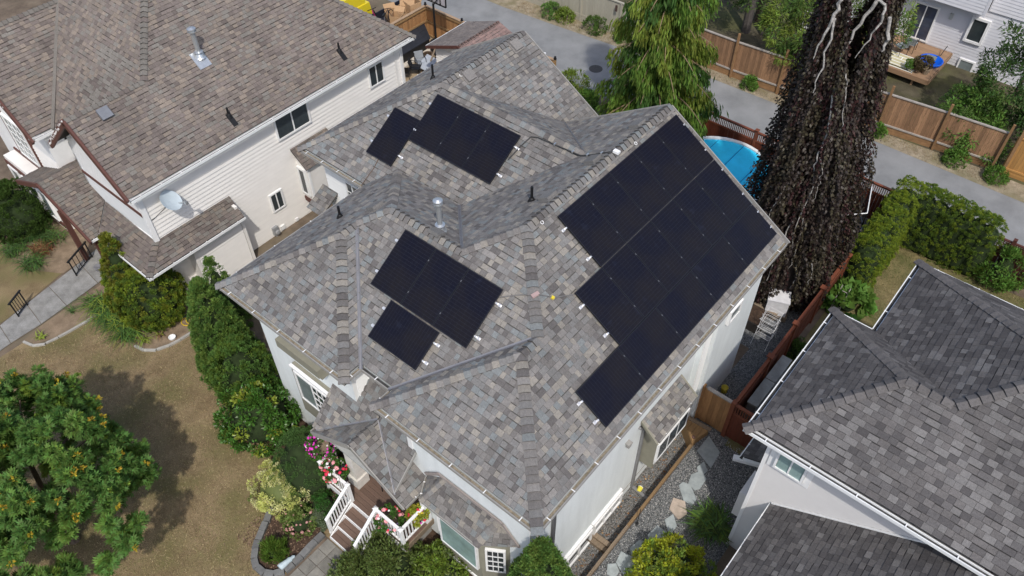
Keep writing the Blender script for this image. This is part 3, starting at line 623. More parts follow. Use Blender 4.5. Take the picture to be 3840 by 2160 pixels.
M_grav = gravelmat('grey_gravel', [(.12,.128,.13), (.23,.24,.24), (.31,.315,.305), (.18,.19,.20), (.40,.405,.40)], 30)
M_grav2 = gravelmat('leaf_strewn_gravel', [(.13,.135,.135), (.26,.262,.255), (.34,.335,.315), (.21,.19,.165), (.42,.415,.40)], 30)
g = MB()
for x0, x1, y0, y1 in ((-60,.6,-60,90), (9.15,120,-60,90), (.6,9.15,-60,-.16), (.6,9.15,.64,90)): g.poly([(x0,y0,-.012), (x1,y0,-.012), (x1,y1,-.012), (x0,y1,-.012)])
go = g.out('ground', [M_soil]); go['kind'] = 'structure'
sheet('sunken_gravel', [(.6,-.2), (9.15,-.2), (9.15,.66), (.6,.66)], -.40, M_grav2)
sheet('lawn', [(-30,5.8), (.7,5.8), (.7,16.95), (-.4,17.05), (-1.15,17.6), (-1.3,18.4), (-1.5,20.4), (-2.7,20.56), (-3.5,20.8), (-3.85,21.4), (-30,21.4)], .004, M_lawn)
fp = sheet('front_path', [(-12,20.9), (-4.59,21.69), (-2.94,21.7), (.9,22.1), (1.2,23.9), (-2.6,23.15), (-3.6,22.95), (-12,22.4)], .012, M_soil)
SLP = [((-12,22.4),(-12,20.9)), ((-4.0,22.85),(-4.15,21.72)), ((-2.78,23.10),(-2.94,21.72)), ((-1.75,23.3),(-1.83,21.82)), ((-.28,23.55),(-.4,21.97)), ((1.2,23.88),(.9,22.1))]
for (p, q), (r, s) in zip(SLP[:-1], SLP[1:]):
    d = V3(r[0]-p[0], r[1]-p[1], 0).normalized()*.012; MB().prism([V3(*p,.012)+d, V3(*q,.012)+d, V3(*s,.012)-d, V3(*r,.012)-d], (0,0,.022)).out('slab', [M_agg], fp)
sheet('far_lawn', [(-30,22.5), (-3.6,23.0), (-2.9,23.15), (-1.0,23.6), (-1.0,27.0), (-3.0,32), (-30,32)], .004, M_lawn)
sheet('neighbour_bed', [(-.5,16.98), (.7,16.9), (1.3,17.3), (2.2,18.2), (1.0,21.9), (-2.94,21.66), (-3.8,21.5), (-3.6,20.95), (-2.7,20.6), (-1.5,20.4), (-1.3,18.0), (-1.1,17.5)], .012, M_bed)
sheet('side_patio', [(1.3,18.1), (2.3,17.4), (2.4,19.4), (1.3,19.6)], .018, M_bed)
sheet('entry_bed', [(-1.0,23.55), (.6,23.7), (2.2,28.5), (-1.2,28.5), (-2.0,26.5), (-1.6,24.5)], .012, M_bed)
sheet('garden_bed', [(-2.05,9.1), (-2.3,8.8), (-2.92,8.5), (-3.4,8.15), (-3.62,7.8), (-3.62,7.35), (-3.3,7.05), (-2.8,7.05), (-1.7,7.0), (.6,7.0), (.6,11.4), (-1.0,10.4)], .016, M_mulch)
sheet('front_bed', [(-2.2,5.7), (-1.0,5.7), (-.7,5.4), (.6,5.4), (.6,-.2), (-3,-.2), (-3.5,5.7)], .010, M_mulch)
sheet('side_gravel', [(.6,-.22), (9.25,-.22), (9.25,-2.9), (1.2,-2.9), (.6,-2.0)], .006, M_grav)
sheet('back_gravel', [(9.2,-.75), (22.6,-.75), (22.6,9), (13.2,9), (13.2,.36), (9.2,.4)], .008, M_grav)
sheet('lane', [(22.85,60), (26.0,60), (26.65,23.44), (26.98,19.38), (27.31,15.84), (27.87,10.61), (27.95,6.66), (28.18,2.62), (28.1,-3.91), (27.9,-30), (22.85,-30)], .0, M_asph)
sheet('lane_verge', [(25.9,60), (26.55,23.44), (26.88,19.38), (27.21,15.84), (27.77,10.61), (27.85,6.66), (28.08,2.62), (28.0,-3.91), (27.8,-30), (29.6,-30), (29.2,-2.6), (28.6,7), (28.5,11), (28.2,16.5), (28.0,22), (27.6,60)], .006, M_verge)
sheet('sandy_yard', [(14.3,15.2), (21.7,15.2), (21.7,25), (14.3,25)], .006, M_sand)
sheet('back_lawn', [(13,-1.0), (22.1,-1.0), (22.1,-4.0), (22.4,-12), (9,-12), (9,-1.0)], .009, M_lawn2)
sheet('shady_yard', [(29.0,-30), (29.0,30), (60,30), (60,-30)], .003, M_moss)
sheet('hedge_bed', [(18.3,-.85), (22.7,-.85), (22.7,-12), (22.2,-12), (22.2,-1.75), (18.3,-1.5)], .014, M_soil)
# ================================================================ NEIGHBOUR: IVORY HOUSE
E2, s2 = 5.5, .85
def N2(u, v, h): return (u, v, E2+s2*h)
h2 = thing('neighbour_house', 'ivory sided house with brown shingle roof and oxblood trim', 'house', (8, 21, 0))
RN = Roof(h2, PAL2, WT2, mat('brown_felt', (.05,.042,.037), .95), expo=.15, wscale=1.15, zcut=E2+.09)
gv, fe = 18.24, 1.34
J = N2(3.9,20.8,2.56); AP = N2(7.97,24.87,6.63)
RN.face('m', [N2(.9,gv,0), N2(14.6,gv,0), AP, J, N2(.9,20.8,2.56)])
RN.face('f', [J, N2(fe,23.36,0), N2(fe,24.0,0), N2(fe+3.25,27.25,3.25), N2(fe+6.6,27.25,6.6), AP], wts=[4,4,3,2,1], patch=lambda p: (2.55 < p.x < 4.1 and 22.1+.5*math.sin(p.x*9) < p.y < 23.4+.4*math.sin(p.x*5)) or (p.x < 3.2 and p.y < 22.2 and p.x > 2.6))
RN.face('wl', [N2(.9,20.8,2.56), J, N2(fe,23.36,0), N2(.9,23.36,0)])
RN.face('lw', [N2(.55,24.0,0), N2(fe,24.0,0), N2(fe+3.25,27.25,3.25), N2(.55,27.25,3.25)])
RN.face('lb', [N2(.55,27.25,3.25), N2(fe+3.25,27.25,3.25), N2(fe+3.25,30.5,0), N2(.55,30.5,0)])
RN.face('r', [N2(14.6,gv,0), AP, N2(14.6,31.5,0)])
for x in ((N2(.9,20.8,2.56), J, 'm', 'wl'), (J, AP, 'm', 'f'), (N2(14.6,gv,0), AP, 'm', 'r'), (N2(.55,27.25,3.25), N2(fe+3.25,27.25,3.25), 'lw', 'lb')): RN.cap(*x, wd=.13, gap=.2)
RN.capw = [0,0,.25,1,0]; rn = RN.build()
MB().bar(N2(fe,24.0,.1), N2(fe+3.25,27.25,3.25), .12, .05).out('valley_flashing', [PAL2[3]], rn)
GW = [M_whited, M_trough, M_white]
gutter(h2, [(.92,gv), (14.6,gv)], E2, [(0,1)], GW, hm=M_white, hang=.78); gutter(h2, [(14.6,gv), (14.6,20.2)], E2, [(-1,0)], GW, hm=M_white)
gutter(h2, [(fe,23.3), (fe,24.0), (.6,24.0)], E2, [(1,0), (0,1)], GW, hm=M_white)
def board(parent, p, q, wd=.05, ht=.2, m=None, name='rake_board'): return MB().bar(p, q, wd, ht).out(name, [m or M_brown], parent)
dz = V3(0,0,.09)
board(h2, V3(*N2(.86,20.8,2.60))-dz, V3(*N2(.86,23.4,0))-dz, .09, .24); board(h2, V3(*N2(.86,20.8,2.60))-dz, V3(*N2(.86,gv+.1,.1))-dz, .09, .24)
board(h2, V3(*N2(.51,27.25,3.28))-dz, V3(*N2(.51,24.0,.0))-dz, .09, .24); board(h2, V3(*N2(.51,27.25,3.28))-dz, V3(*N2(.51,30.4,.1))-dz, .09, .24)
# lights string on the rakes
lt = MB()
for k in range(26):
    f = k/25; q = V3(*N2(.83,20.8+2.55*f,2.6-2.5*f)); lt.obb(q+V3(random.uniform(-.03,0),0,random.uniform(-.1,.02)), (.018,0,0), (0,.012,0), (0,0,.03))
    q = V3(*N2(.50,24.0+3.2*f,3.2*f)); lt.obb(q+V3(random.uniform(-.03,0),0,random.uniform(-.1,.02)), (.018,0,0), (0,.012,0), (0,0,.03))
lo = lt.out('light_string', [M_white], h2); lo['kind'] = 'stuff'
MW = 18.7
wm2 = wallseg(h2, [(1.3,MW), (14.1,MW)], -.2, E2-.1, M_side2)[0]; siding(wm2, (1.34,MW), (14.06,MW), -.1, E2-.15, (0,-1), .175, M_side2, lap=.042)
wallseg(h2, [(14.1,MW), (14.1,31)], 0, E2-.1, M_side2)
wfg = MB().prism([(1.3,22.95,-.1), (1.3,MW,-.1), (1.3,MW,E2), (1.3,20.8,E2+s2*2.1-.05), (1.3,22.95,E2)], (.1,0,0)).out('gable_wall', [mat('white_gable', (.74,.75,.74), .7, .03)], h2)
sg = MB()
for j in range(16):
    z = 4.35 + j*.165; half = min(1.95, max(.05, (E2+s2*2.45-z)/s2-.25)); k = int(half/.1)
    for i in range(-k, k+1):
        y = 20.8 + (i + .5*(j % 2))*.17
        if abs(y-20.8) < half: sg.obb((1.285+.008, y, z), (.012,0,.004), (0,.079,0), (0,0,.085))
sgo = sg.out('scalloped_shingles', [M_white], wfg); sgo['kind'] = 'stuff'
board(h2, (1.27,18.8,4.27), (1.27,22.8,4.27), .05, .14, name='belt_board')
W2S = wallseg(h2, [(1.0,30.2), (1.0,24.4), (1.9,24.4), (1.9,22.95), (1.3,22.95)], 0, E2-.06, [M_white,M_white,M_side2,M_white]); wrc = W2S[2]; wl2 = W2S[0]; siding(wrc, (1.9,24.35), (1.9,23.0), 2.9, E2-.12, (-1,0), .14, M_side2)
siding(wl2, (1.0,27.0), (1.0,24.45), 2.7, 4.0, (-1,0), .14, M_side2)
MB().prism([(1.0,30.2,E2-.06), (1.0,24.4,E2-.06), (1.0,27.25,E2+s2*2.85)], (.1,0,0)).out('gable_wall', [M_white], h2)
fw = window(h2, (.99,27.2,3.75), (-1,0,0), 1.5, 2.0, 2, (2,5), gm=M_glassb, fw=.09)
for y in (26.3, 28.1): board(h2, (.97,y,2.5), (.97,y,5.2), .1, .12, name='window_trim')
board(h2, (.97,26.2,2.6), (.97,28.2,2.6), .06, .14, name='window_trim'); board(h2, (.97,24.6,2.45), (.97,29,2.45), .06, .14, name='belt_board')
bw = MB().box(.45,1.0,25.6,29.0,0,2.4).out('bay_wall', [M_side2], h2)
for y in (26.2, 27.3, 28.4): window(bw, (.45,y,1.3), (-1,0,0), .8, 1.5, 1, gm=M_glassb, fw=.08)
board(h2, (.43,25.6,2.1), (.43,29,2.1), .06, .22); board(h2, (.43,25.6,.35), (.43,29,.35), .06, .22)
# lower roofs
RL = Roof(h2, PAL2, [3,1.6,3.2,3,1.4], mat('brown_felt_low', (.05,.042,.037), .95), expo=.16, wscale=1.15, keep=0)
RL.face('s', [(.2,17.7,2.74), (4.35,17.7,2.74), (4.5,MW,3.14), (1.28,MW,3.14)], False)
RL.face('f', [(.2,17.7,2.74), (.2,21.0,2.74), (1.28,22.0,3.18), (1.28,MW,3.14)], False)
RL.face('p', [(-.1,21.05,2.74), (.2,21.05,2.74), (1.28,22.05,3.20), (1.9,22.95,3.62), (1.9,23.8,4.0), (-.1,23.8,4.0)], False)
RL.face('q', [(-.1,23.8,4.0), (1.9,23.8,4.0), (1.9,26.4,2.8), (-.1,26.4,2.8)], False)
RL.cap((.2,17.7,2.74), (1.28,MW,3.14), 's', 'f', .12, .2); rl = RL.build(); rl.name = 'porch_roof'
gutter(h2, [(.15,17.65), (4.38,17.65)], 2.72, [(0,1)], GW, hm=M_white, hang=.62); gutter(h2, [(.15,21.0), (.15,17.65)], 2.72, [(1,0)], GW, hm=M_white, hang=.9)
gutter(h2, [(-.1,21.0), (.15,21.0)], 2.72, [(0,1)], [M_white,M_trough,M_white], hm=M_white)
board(h2, (-.14,20.98,2.66), (-.14,23.8,3.92), .07, .2); board(h2, (-.14,23.8,3.92), (-.14,26.4,2.72), .07, .2)
board(h2, (1.27,22.9,3.1), (1.27,18.75,3.16), .03, .06, M_white, 'wall_flashing')
for q in ((.11,21.24), (.05,23.5)): MB().box(q[0]-.09,q[0]+.09,q[1]-.09,q[1]+.09,0,2.7).out('porch_post', [M_brown], h2)
w2 = wallseg(h2, [(2.15,18.1), (4.4,18.1)], -.1, 2.9, M_side2)[0]; siding(w2, (2.25,18.1), (4.3,18.1), -.05, 2.75, (0,-1), .165, M_side2, lap=.042)
MB().box(4.32,4.44,18.06,18.14,-.1,2.85).out('corner_trim', [M_side2], h2); MB().box(2.13,2.25,18.05,18.15,-.1,2.85).out('corner_trim', [M_side2], h2)
wallseg(h2, [(4.4,18.1), (4.4,MW)], -.1, 3.0, M_side2); wallseg(h2, [(2.15,19.4), (2.15,18.1)], -.1, 2.8, M_side2); wlow = wallseg(h2, [(1.2,19.4), (2.15,19.4)], -.1, 2.8, M_side2)[0]
siding(wlow, (1.2,19.4), (2.13,19.4), .3, 2.7, (0,-1), .15, M_side2)
bk = MB()
for k in range(9): bk.box(1.25+k*.1,1.34+k*.1,19.28,19.38,.0,.12)
bko = bk.out('brick_ledge', [mat('tan_brick', (.25,.19,.14), .9, .2, 9, isl=.2)], h2); bko['kind'] = 'stuff'
window(h2, (12.5,MW,4.55), (0,-1,0), .85, 1.0, 2, fw=.06); window(h2, (8.0,MW,4.70), (0,-1,0), 1.68, 1.05, 2, fw=.07, gm=M_glass); window(h2, (6.4,MW,1.62), (0,-1,0), .62, .92, 2, fw=.06)
MB().box(13.62,13.74,18.66,18.70,0,E2-.1).box(14.0,14.12,18.66,18.70,0,E2-.1).out('corner_trim', [M_side2], h2); MB().bar((13.95,18.64,0), (13.95,18.64,4.9), .07, .07, (0,1,0)).out('downspout', [M_white], h2)
MB().box(1.22,1.40,18.62,18.72,2.9,E2-.1).out('corner_trim', [M_white], h2)
# box bay low on the side wall
bb = MB().box(7.75,9.3,18.05,18.7,1.0,2.9).out('box_bay', [M_side2], h2); MB().box(7.72,9.33,18.02,18.7,.75,1.0).out('skirt', [M_brown], bb)
window(bb, (7.745,18.38,1.95), (-1,0,0), .5, 1.4, 1, fw=.09, gm=M_glass); MB().box(7.73,7.83,18.0,18.06,1.0,2.9).out('corner_trim', [M_white], bb)
RBB = Roof(h2, PAL2, WT2, M_deck, keep=0); RBB.face('b', [(7.6,17.85,2.85), (9.5,17.85,2.85), (9.5,18.68,3.5), (7.6,18.68,3.5)], False); x = RBB.build(); x.name = 'box_bay_roof'
mt = MB(); mt.box(5.8,6.05,18.55,18.68,.1,.5); mt.lathe((5.92,18.5,.3), [(.09,0), (.09,.1), (0,.11)], 12, ax=(V3(1,0,0), V3(0,0,1), V3(0,-1,0))); mt.bar((5.9,18.6,-.1), (5.9,18.6,.2), .05, .05, (0,1,0)); mt.out('gas_meter', [mat('meter_grey', (.36,.37,.38), .5, .1, metal=.3)], h2)
MB().box(6.2,6.4,18.6,18.68,.1,.3).out('vent_hood', [M_white], h2); MB().box(6.98,7.12,18.6,18.68,.05,.2).out('vent_hood', [M_white], h2)
rise((6.17,20.69,7.58), 1.0, .09, M_galv, 'flue_pipe', True, rn)
MB().obb((6.1,20.6,7.53), (.25,0,0), (0,.25,.2125), (0,-.02,.03)).out('flashing', [M_galv], rn)
for q in ((5.64,18.91,6.07), (11.1,18.99,6.14)): 
    rise(q, .38, .04, M_black, 'vent_pipe', False, rn); MB().obb(V3(*q)+V3(0,-.12,-.08), (.10,0,0), (0,.2,.17), (0,-.01,.012)).out('flashing', [M_black], rn)
q = V3(2.1,20.49,7.42); n = V3(0,-s2,1).normalized(); t_ = V3(1,0,0); MB().obb(q+n*.07, t_*.2, n.cross(t_)*.2, n*.06).out('roof_vent', [mat('slate_vent', (.17,.18,.20), .5)], rn)
# satellite dish
ds = thing('satellite_dish', 'pale grey satellite dish bolted to the ivory side wall', 'satellite dish', (2.25,18.65,4.3))
ax = V3(.30,-.62,.72).normalized(); xx = V3(0,0,1).cross(ax).normalized(); yy = ax.cross(xx)
MB().lathe((2.2,18.35,4.62), [(.0,.0), (.16,.012), (.28,.04), (.38,.085), (.39,.09), (.38,.075), (.28,.028), (.16,.0), (0,-.012)], 28, ax=(xx,yy*1.05,ax)).out('reflector', [mat('dish_grey', (.45,.52,.56), .45, .05)], ds, smooth=True)
MB().tube([(2.3,18.4,4.42), (2.55,17.95,4.55)], .02, 6).out('feed_arm', [M_galv], ds); MB().box(2.5,2.6,17.86,18.0,4.5,4.62).out('receiver', [M_galv], ds)
MB().tube([(2.2,18.4,4.6), (2.25,18.55,4.4), (2.3,18.68,4.35)], .03, 8).out('mast', [M_galv], ds)
MB().tube([(2.3,18.66,4.35), (2.0,18.665,4.2), (1.45,18.665,4.05)], .012, 5).out('lead', [M_black], ds)
# ================================================================ NEIGHBOUR: CHARCOAL ROOF HOUSE
E3 = 6.5; s3 = .63
def N3(u, v, h): return (u, v, E3+s3*h)
h3 = thing('neighbour_house', 'light grey house with charcoal shingle roof and white gutters', 'house', (10, -7, 0))
R3 = Roof(h3, PAL3, WT3, M_deck3, expo=.165, wscale=1.25, zcut=E3+.09)
a3, e3 = N3(7.98,-4.73,2.55), N3(7.98,-5.86,2.55); k3 = N3(9.65,-7.53,4.22)
R3.face('fl', [N3(5.43,-2.18,0), N3(10.53,-2.18,0), a3]); R3.face('fr', [N3(10.53,-2.18,0), a3, e3, N3(10.53,-3.31,0)])
R3.face('l2', [N3(10.53,-3.31,0), N3(13.87,-3.31,0), k3, e3], wts=[4,4,1.2,3]); R3.face('f', [N3(5.43,-2.18,0), a3, e3, k3, N3(9.65,-15,4.22), N3(5.43,-15,0)], wts=[3,1.2,3.4,3.4])
R3.face('r', [N3(13.87,-3.31,0), k3, N3(9.65,-15,4.22), N3(13.87,-15,0)])
for x in ((N3(5.43,-2.18,0), a3, 'fl', 'f'), (N3(10.53,-2.18,0), a3, 'fl', 'fr'), (a3, e3, 'f', 'fr'), (e3, k3, 'f', 'l2'), (N3(13.87,-3.31,0), k3, 'l2', 'r'), (k3, N3(9.65,-15,4.22), 'f', 'r')): R3.cap(*x, wd=.15, gap=.24)
R3.capw = [.6,0,0,1]; ro3 = R3.build()
gutter(h3, [(5.43,-15), (5.43,-2.18), (10.53,-2.18), (10.53,-3.31), (13.87,-3.31), (13.87,-15)], E3, [(1,0), (0,-1), (-1,0), (0,-1), (-1,0)], GW, hm=M_white, hang=1.15)
M_side3 = mat('light_grey_siding', (.64,.625,.61), .6, .03, 2)
wf3 = wallseg(h3, [(6.0,-2.8), (6.0,-15)], 0, E3-.1, M_side3)[0]; wl3 = wallseg(h3, [(9.9,-2.8), (6.0,-2.8)], 0, E3-.1, M_side3)[0]
wallseg(h3, [(13.2,-15), (13.2,-3.9), (9.9,-3.9), (9.9,-2.8)], 0, E3-.1, M_side3)
def sidingj(parent, a, b, z0, z1, n, expo, m):
    mb = MB(); A = V3(*a,0); B = V3(*b,0); n = V3(*n,0)
    for i in range(int((z1-z0)/expo)):
        z = z0+i*expo; mb.prism([A+n*.016+V3(0,0,z), A+n*.004+V3(0,0,z+expo), A+V3(0,0,z+expo), A+V3(0,0,z)], B-A)
    o = mb.out('siding_boards', [m], parent); o['kind'] = 'stuff'
sidingj(wf3, (6.0,-2.85), (6.0,-14), 0, E3-.15, (-1,0), .1, M_side3); sidingj(wl3, (6.05,-2.8), (9.85,-2.8), 0, E3-.15, (0,1), .1, M_side3)
MB().box(5.975,6.1,-2.87,-2.775,0,E3-.12).out('corner_trim', [M_white], h3)
window(h3, (5.98,-3.49,5.45), (-1,0,0), .80, .75, 2, gm=M_glassg, fw=.06, dep=.05)
for y in (-3.0, -3.98): MB().box(5.955,5.985,y-.085,y+.085,4.93,5.95).out('window_trim', [M_white], h3)
MB().box(5.955,5.985,-3.89,-3.09,4.93,5.07).out('window_trim', [M_white], h3)
so3 = MB()
for q in ([(5.5,-2.25),(10.4,-2.25),(10.4,-2.85),(5.5,-2.85)], [(5.5,-2.85),(6.05,-2.85),(6.05,-15),(5.5,-15)], [(9.85,-3.4),(13.8,-3.4),(13.8,-3.95),(9.85,-3.95)]): so3.poly([(x,y,E3-.13) for x,y in q])
so3.out('soffit', [M_soffit], h3)
RQ = Roof(h3, PAL3, [3,3.4,.8,2], M_deck3, expo=.165, wscale=1.2, keep=0)
RQ.face('q', [(-1.5,-3.44,3.37), (5.98,-3.44,3.37), (5.98,-8.6,3.37+.655*5.16), (-1.5,-8.6,3.37+.655*5.16)], False); rq = RQ.build(); rq.name = 'garage_roof'
gutter(h3, [(5.99,-3.40), (-1.5,-3.40)], 3.36, [(0,-1)], GW, hm=M_white, hang=.9)
MB().bar((5.96,-3.45,3.43), (5.96,-8.6,6.80), .03, .05).out('wall_flashing', [M_white], h3)
wg3 = wallseg(h3, [(6,-3.9), (-1.2,-3.9)], 0, 3.25, M_side3)[0]; sidingj(wg3, (-1.2,-3.9), (5.95,-3.9), 0, 3.2, (0,1), .1, M_side3)
RX = Roof(h3, PAL3, [1,4,.3,1], M_deck3, keep=0); RX.face('x', [(7.55,-1.95,2.2), (8.6,-1.95,2.2), (8.6,-2.78,2.6), (7.55,-2.78,2.6)], False); x = RX.build(); x.name = 'hood_roof'
gutter(h3, [(7.5,-1.9), (8.6,-1.9)], 2.2, [(0,-1)], GW, hm=M_white, hang=.6); MB().bar((8.1,-1.6,1.02), (8.5,-2.75,1.12), .18, .12).out('downspout', [M_white], h3)
MB().box(6.4,7.3,-2.79,-2.5,1.0,2.3).out('box_bay', [M_side3], h3)
# ================================================================ FAR HOUSE BEHIND THE FENCE
h4 = thing('neighbour_house', 'white sided house with a raised cedar deck behind the back fence', 'house', (40, 1, 0))
M_side4 = mat('bright_white_siding', (.64,.64,.67), .6, .03, 2)
w4b = wallseg(h4, [(36.9,8), (36.9,-9)], 0, 3.25, M_side4)[0]; siding(w4b, (36.9,8), (36.9,-9), 0, 3.2, (-1,0), .165, M_side4, lap=.022)
w4t = MB().box(36.2,37.5,.9,9,3.25,7.5).out('upper_wall', [M_side4], h4); siding(w4t, (36.2,9), (36.2,.95), 3.28, 7.4, (-1,0), .165, M_side4, lap=.022)
MB().box(36.17,36.28,.82,.95,3.2,7.5).out('corner_trim', [M_side4], h4)
w4u = MB().box(36.85,37.5,-9,.85,3.25,7.5).out('upper_wall', [M_side4], h4); siding(w4u, (36.85,.8), (36.85,-9), 3.28, 7.4, (-1,0), .165, M_side4, lap=.022)
window(h4, (36.9,3.62,1.7), (-1,0,0), 1.25, 1.95, 2, gm=glassmat('dark_glass', (.05,.06,.09), .1), fw=.08, name='sliding_door'); window(h4, (36.9,.95,2.15), (-1,0,0), .9, 1.35, 1, gm=M_glass, fw=.12, dep=.08)
window(h4, (36.9,.75,.1), (-1,0,0), .8, .9, 1, gm=M_glassb, fw=.08); wl_ = MB().box(36.78,36.9,2.28,2.44,2.3,2.6).out('wall_lamp', [mat('lamp_grey', (.42,.44,.42), .5)], h4)
# ================================================================ PORCH DECK
M_comp = mat('brown_composite_board', (.135,.088,.066), .75, .12, 3, bump=.3, bsc=60, orand=.10, stretch=(8,1,8))
M_wood = mat('weathered_timber', (.24,.185,.13), .9, .22, 3, bump=.5, bsc=40, orand=.12, stretch=(2,14,14))
deck = thing('porch_deck', 'brown composite porch deck with white railings and front steps', 'deck', (0,6,0))
for i in range(13):
    x = -.65+i*.142; y1 = 7.95 if x < .45 else 7.0; y0 = 4.35 if x < .45 else 4.9
    MB().box(x+.003, x+.139, y0, y1, .86, .90).out('deck_board', [M_comp], deck)
MB().box(-.68,-.652,4.35,7.95,.62,.895).out('fascia', [M_white], deck); MB().box(-.65,.55,4.32,4.348,.62,.895).out('fascia', [M_wood], deck)
MB().box(-.55,.5,4.45,7.9,0,.6).out('skirting', [M_foundation], deck)
for k in range(3):
    z = .675-k*.225; x1 = -.68-k*.33; 
    for b in range(2): MB().box(x1-.335+b*.168, x1-.175+b*.168, 5.5, 6.62, z-.035, z).out('stair_tread', [M_comp], deck)
    MB().box(x1-.36, x1-.338, 5.5, 6.62, z-.20, z-.001).out('riser', [M_white], deck)
for y in (5.47, 6.63): MB().prism([(-.68,y,.86), (-1.70,y,.16), (-1.70,y,-.0), (-1.4,y,0), (-.68,y,.5)], (0,.035,0)).out('stringer', [M_white], deck)
def railing(p, q, gap=.125):
    p, q = V3(*p), V3(*q); r = MB(); up = V3(0,0,1)
    r.bar(p, q, .09, .05); base = r.out('railing', [M_white], deck)
    MB().bar(p-up*.80, q-up*.80, .05, .05).out('bottom_rail', [M_white], base)
    n = int((q-p).length/gap)
    for i in range(1, n): c = p+(q-p)*(i/n); MB().bar(c-up*.79, c-up*.02, .035, .035).out('baluster', [M_white], base)
def newel(x, y, z0, z1):
    m = MB().box(x-.05,x+.05,y-.05,y+.05,z0,z1); m.add([(x-.07,y-.07,z1),(x+.07,y-.07,z1),(x+.07,y+.07,z1),(x-.07,y+.07,z1),(x,y,z1+.06)], [(3,2,1,0),(0,1,4),(1,2,4),(2,3,4),(3,0,4)]); m.out('newel_post', [M_white], deck)
for q in ((-.62,6.66), (-.62,5.45), (-.62,4.42), (-.62,7.88)): newel(*q, .3, 1.92)
newel(.46,4.42,.5,1.9)
railing((-.62,6.66,1.86), (-1.62,6.69,1.10)); railing((-.62,5.45,1.86), (-1.62,5.44,1.10))
for q in ((-1.58,6.69), (-1.58,5.44)): MB().box(q[0]-.04,q[0]+.04,q[1]-.04,q[1]+.04,0,1.1).out('newel_post', [M_white], deck)
railing((-.62,6.72,1.86), (-.62,7.84,1.86)); railing((-.62,5.40,1.86), (-.62,4.47,1.86)); railing((-.58,4.42,1.86), (.42,4.42,1.86)); railing((-.57,7.9,1.86), (.1,7.9,1.86))
# things on the deck
bq = thing('kettle_grill', 'black rounded grill standing behind the left porch railing', 'grill', (-.25,7.35,.9))
MB().lathe((-.25,7.35,1.35), [(.0,.0), (.2,.05), (.27,.2), (.28,.3), (.22,.42), (.1,.48), (0,.5)], 16).out('bowl', [M_black], bq, smooth=True)
for a in (0, 2.1, 4.2): MB().bar((-.25,7.35,1.45), (-.25+.25*math.cos(a),7.35+.25*math.sin(a),.9), .03, .03).out('leg', [M_black], bq)
M_red = mat('red_cushion', (.55,.05,.03), .8)
def chair(name, label, x, y, z, a, seatm, fm, group=None, h=.85):
    t = thing(name, label, 'chair', (x,y,z), group); c, s = math.cos(a), math.sin(a); P = lambda px, py, pz: V3(x+c*px-s*py, y+s*px+c*py, z+pz)
    MB().prism([P(-.24,-.24,.42), P(.24,-.24,.42), P(.24,.24,.42), P(-.24,.24,.42)], (0,0,.05)).out('seat', [seatm], t)
    MB().prism([P(-.24,.22,.5), P(.24,.22,.5), P(.24,.34,h), P(-.24,.34,h)], tuple(P(0,.03,0)-P(0,0,0))).out('backrest', [seatm], t)
    for px, py in ((-.24,-.24), (.24,-.24), (-.24,.26), (.24,.26)): MB().tube([P(px,py,.65 if py < 0 else h), P(px*1.05,py*1.1,0)], .015, 5).out('leg', [fm], t)
    for px in (-.25, .25): MB().tube([P(px,-.24,.65), P(px,.3,.66)], .016, 5).out('armrest', [fm], t)
    return t
chair('patio_chair', 'black framed chair with red cushion under the porch roof', .55, 6.3, .9, 1.2, M_red, M_blackm)
# ================================================================ FRONT GARDEN HARDSCAPE
M_block = mat('grey_kerb_block', (.155,.155,.15), .9, .15, 6, bump=.5, bsc=60, orand=.18)
kb_ = thing('garden_kerb', 'curved kerb of dark grey blocks around the bark bed', 'kerb', (-3,8,0))
def along(pts, step):
    out = []; pts = [V3(*p, 0) for p in pts]; acc = 0
    seg = [(a, b, (b-a).length) for a, b in zip(pts[:-1], pts[1:])]; T = sum(s[2] for s in seg); n = int(T/step)
    for i in range(n):
        d = (i+.5)*T/n
        for a, b, l in seg:
            if d <= l: break
            d -= l
        out.append((a+(b-a)*(d/l), (b-a).normalized(), T/n))
    return out
def blocks(parent, pts, step, wd, ht, m, name='kerb_block', z=0):
    for c, d, st in along(pts, step):
        n = V3(-d.y, d.x, 0); MB().obb(c+V3(random.uniform(-.01,.01),0,z+ht/2), d*(st/2-.006), n*wd/2, (0,0,ht/2+random.uniform(-.006,.006))).out(name, [m], parent)
def smooth(pts, k=3):
    out = []
    P = [pts[0]]+pts+[pts[-1]]
    for i in range(1, len(P)-2):
        for j in range(k):
            t = j/k; a, b, c, d = P[i-1], P[i], P[i+1], P[i+2]
            out.append(tuple(.5*((2*b[q])+(-a[q]+c[q])*t+(2*a[q]-5*b[q]+4*c[q]-d[q])*t*t+(-a[q]+3*b[q]-3*c[q]+d[q])*t**3) for q in range(2)))
    return out+[pts[-1]]
blocks(kb_, smooth([(-2.0,9.25), (-2.32,8.8), (-2.92,8.45), (-3.4,8.15), (-3.70,7.75), (-3.68,7.33), (-3.35,6.98), (-2.76,6.90), (-2.2,6.93), (-1.74,6.93)]), .30, .20, .15, M_block)
M_kc = mat('pale_kerb', (.36,.345,.31), .95, .15, 6, bump=.4, bsc=60, orand=.1)
k1 = thing('garden_kerb', 'thin pale concrete kerb edging bed beside the front path', 'kerb', (-2.5,20.6,0)); blocks(k1, smooth([(-1.5,20.46), (-2.1,20.50), (-2.7,20.56), (-3.36,20.71), (-3.68,20.98), (-3.82,21.4)]), .42, .09, .07, M_kc)
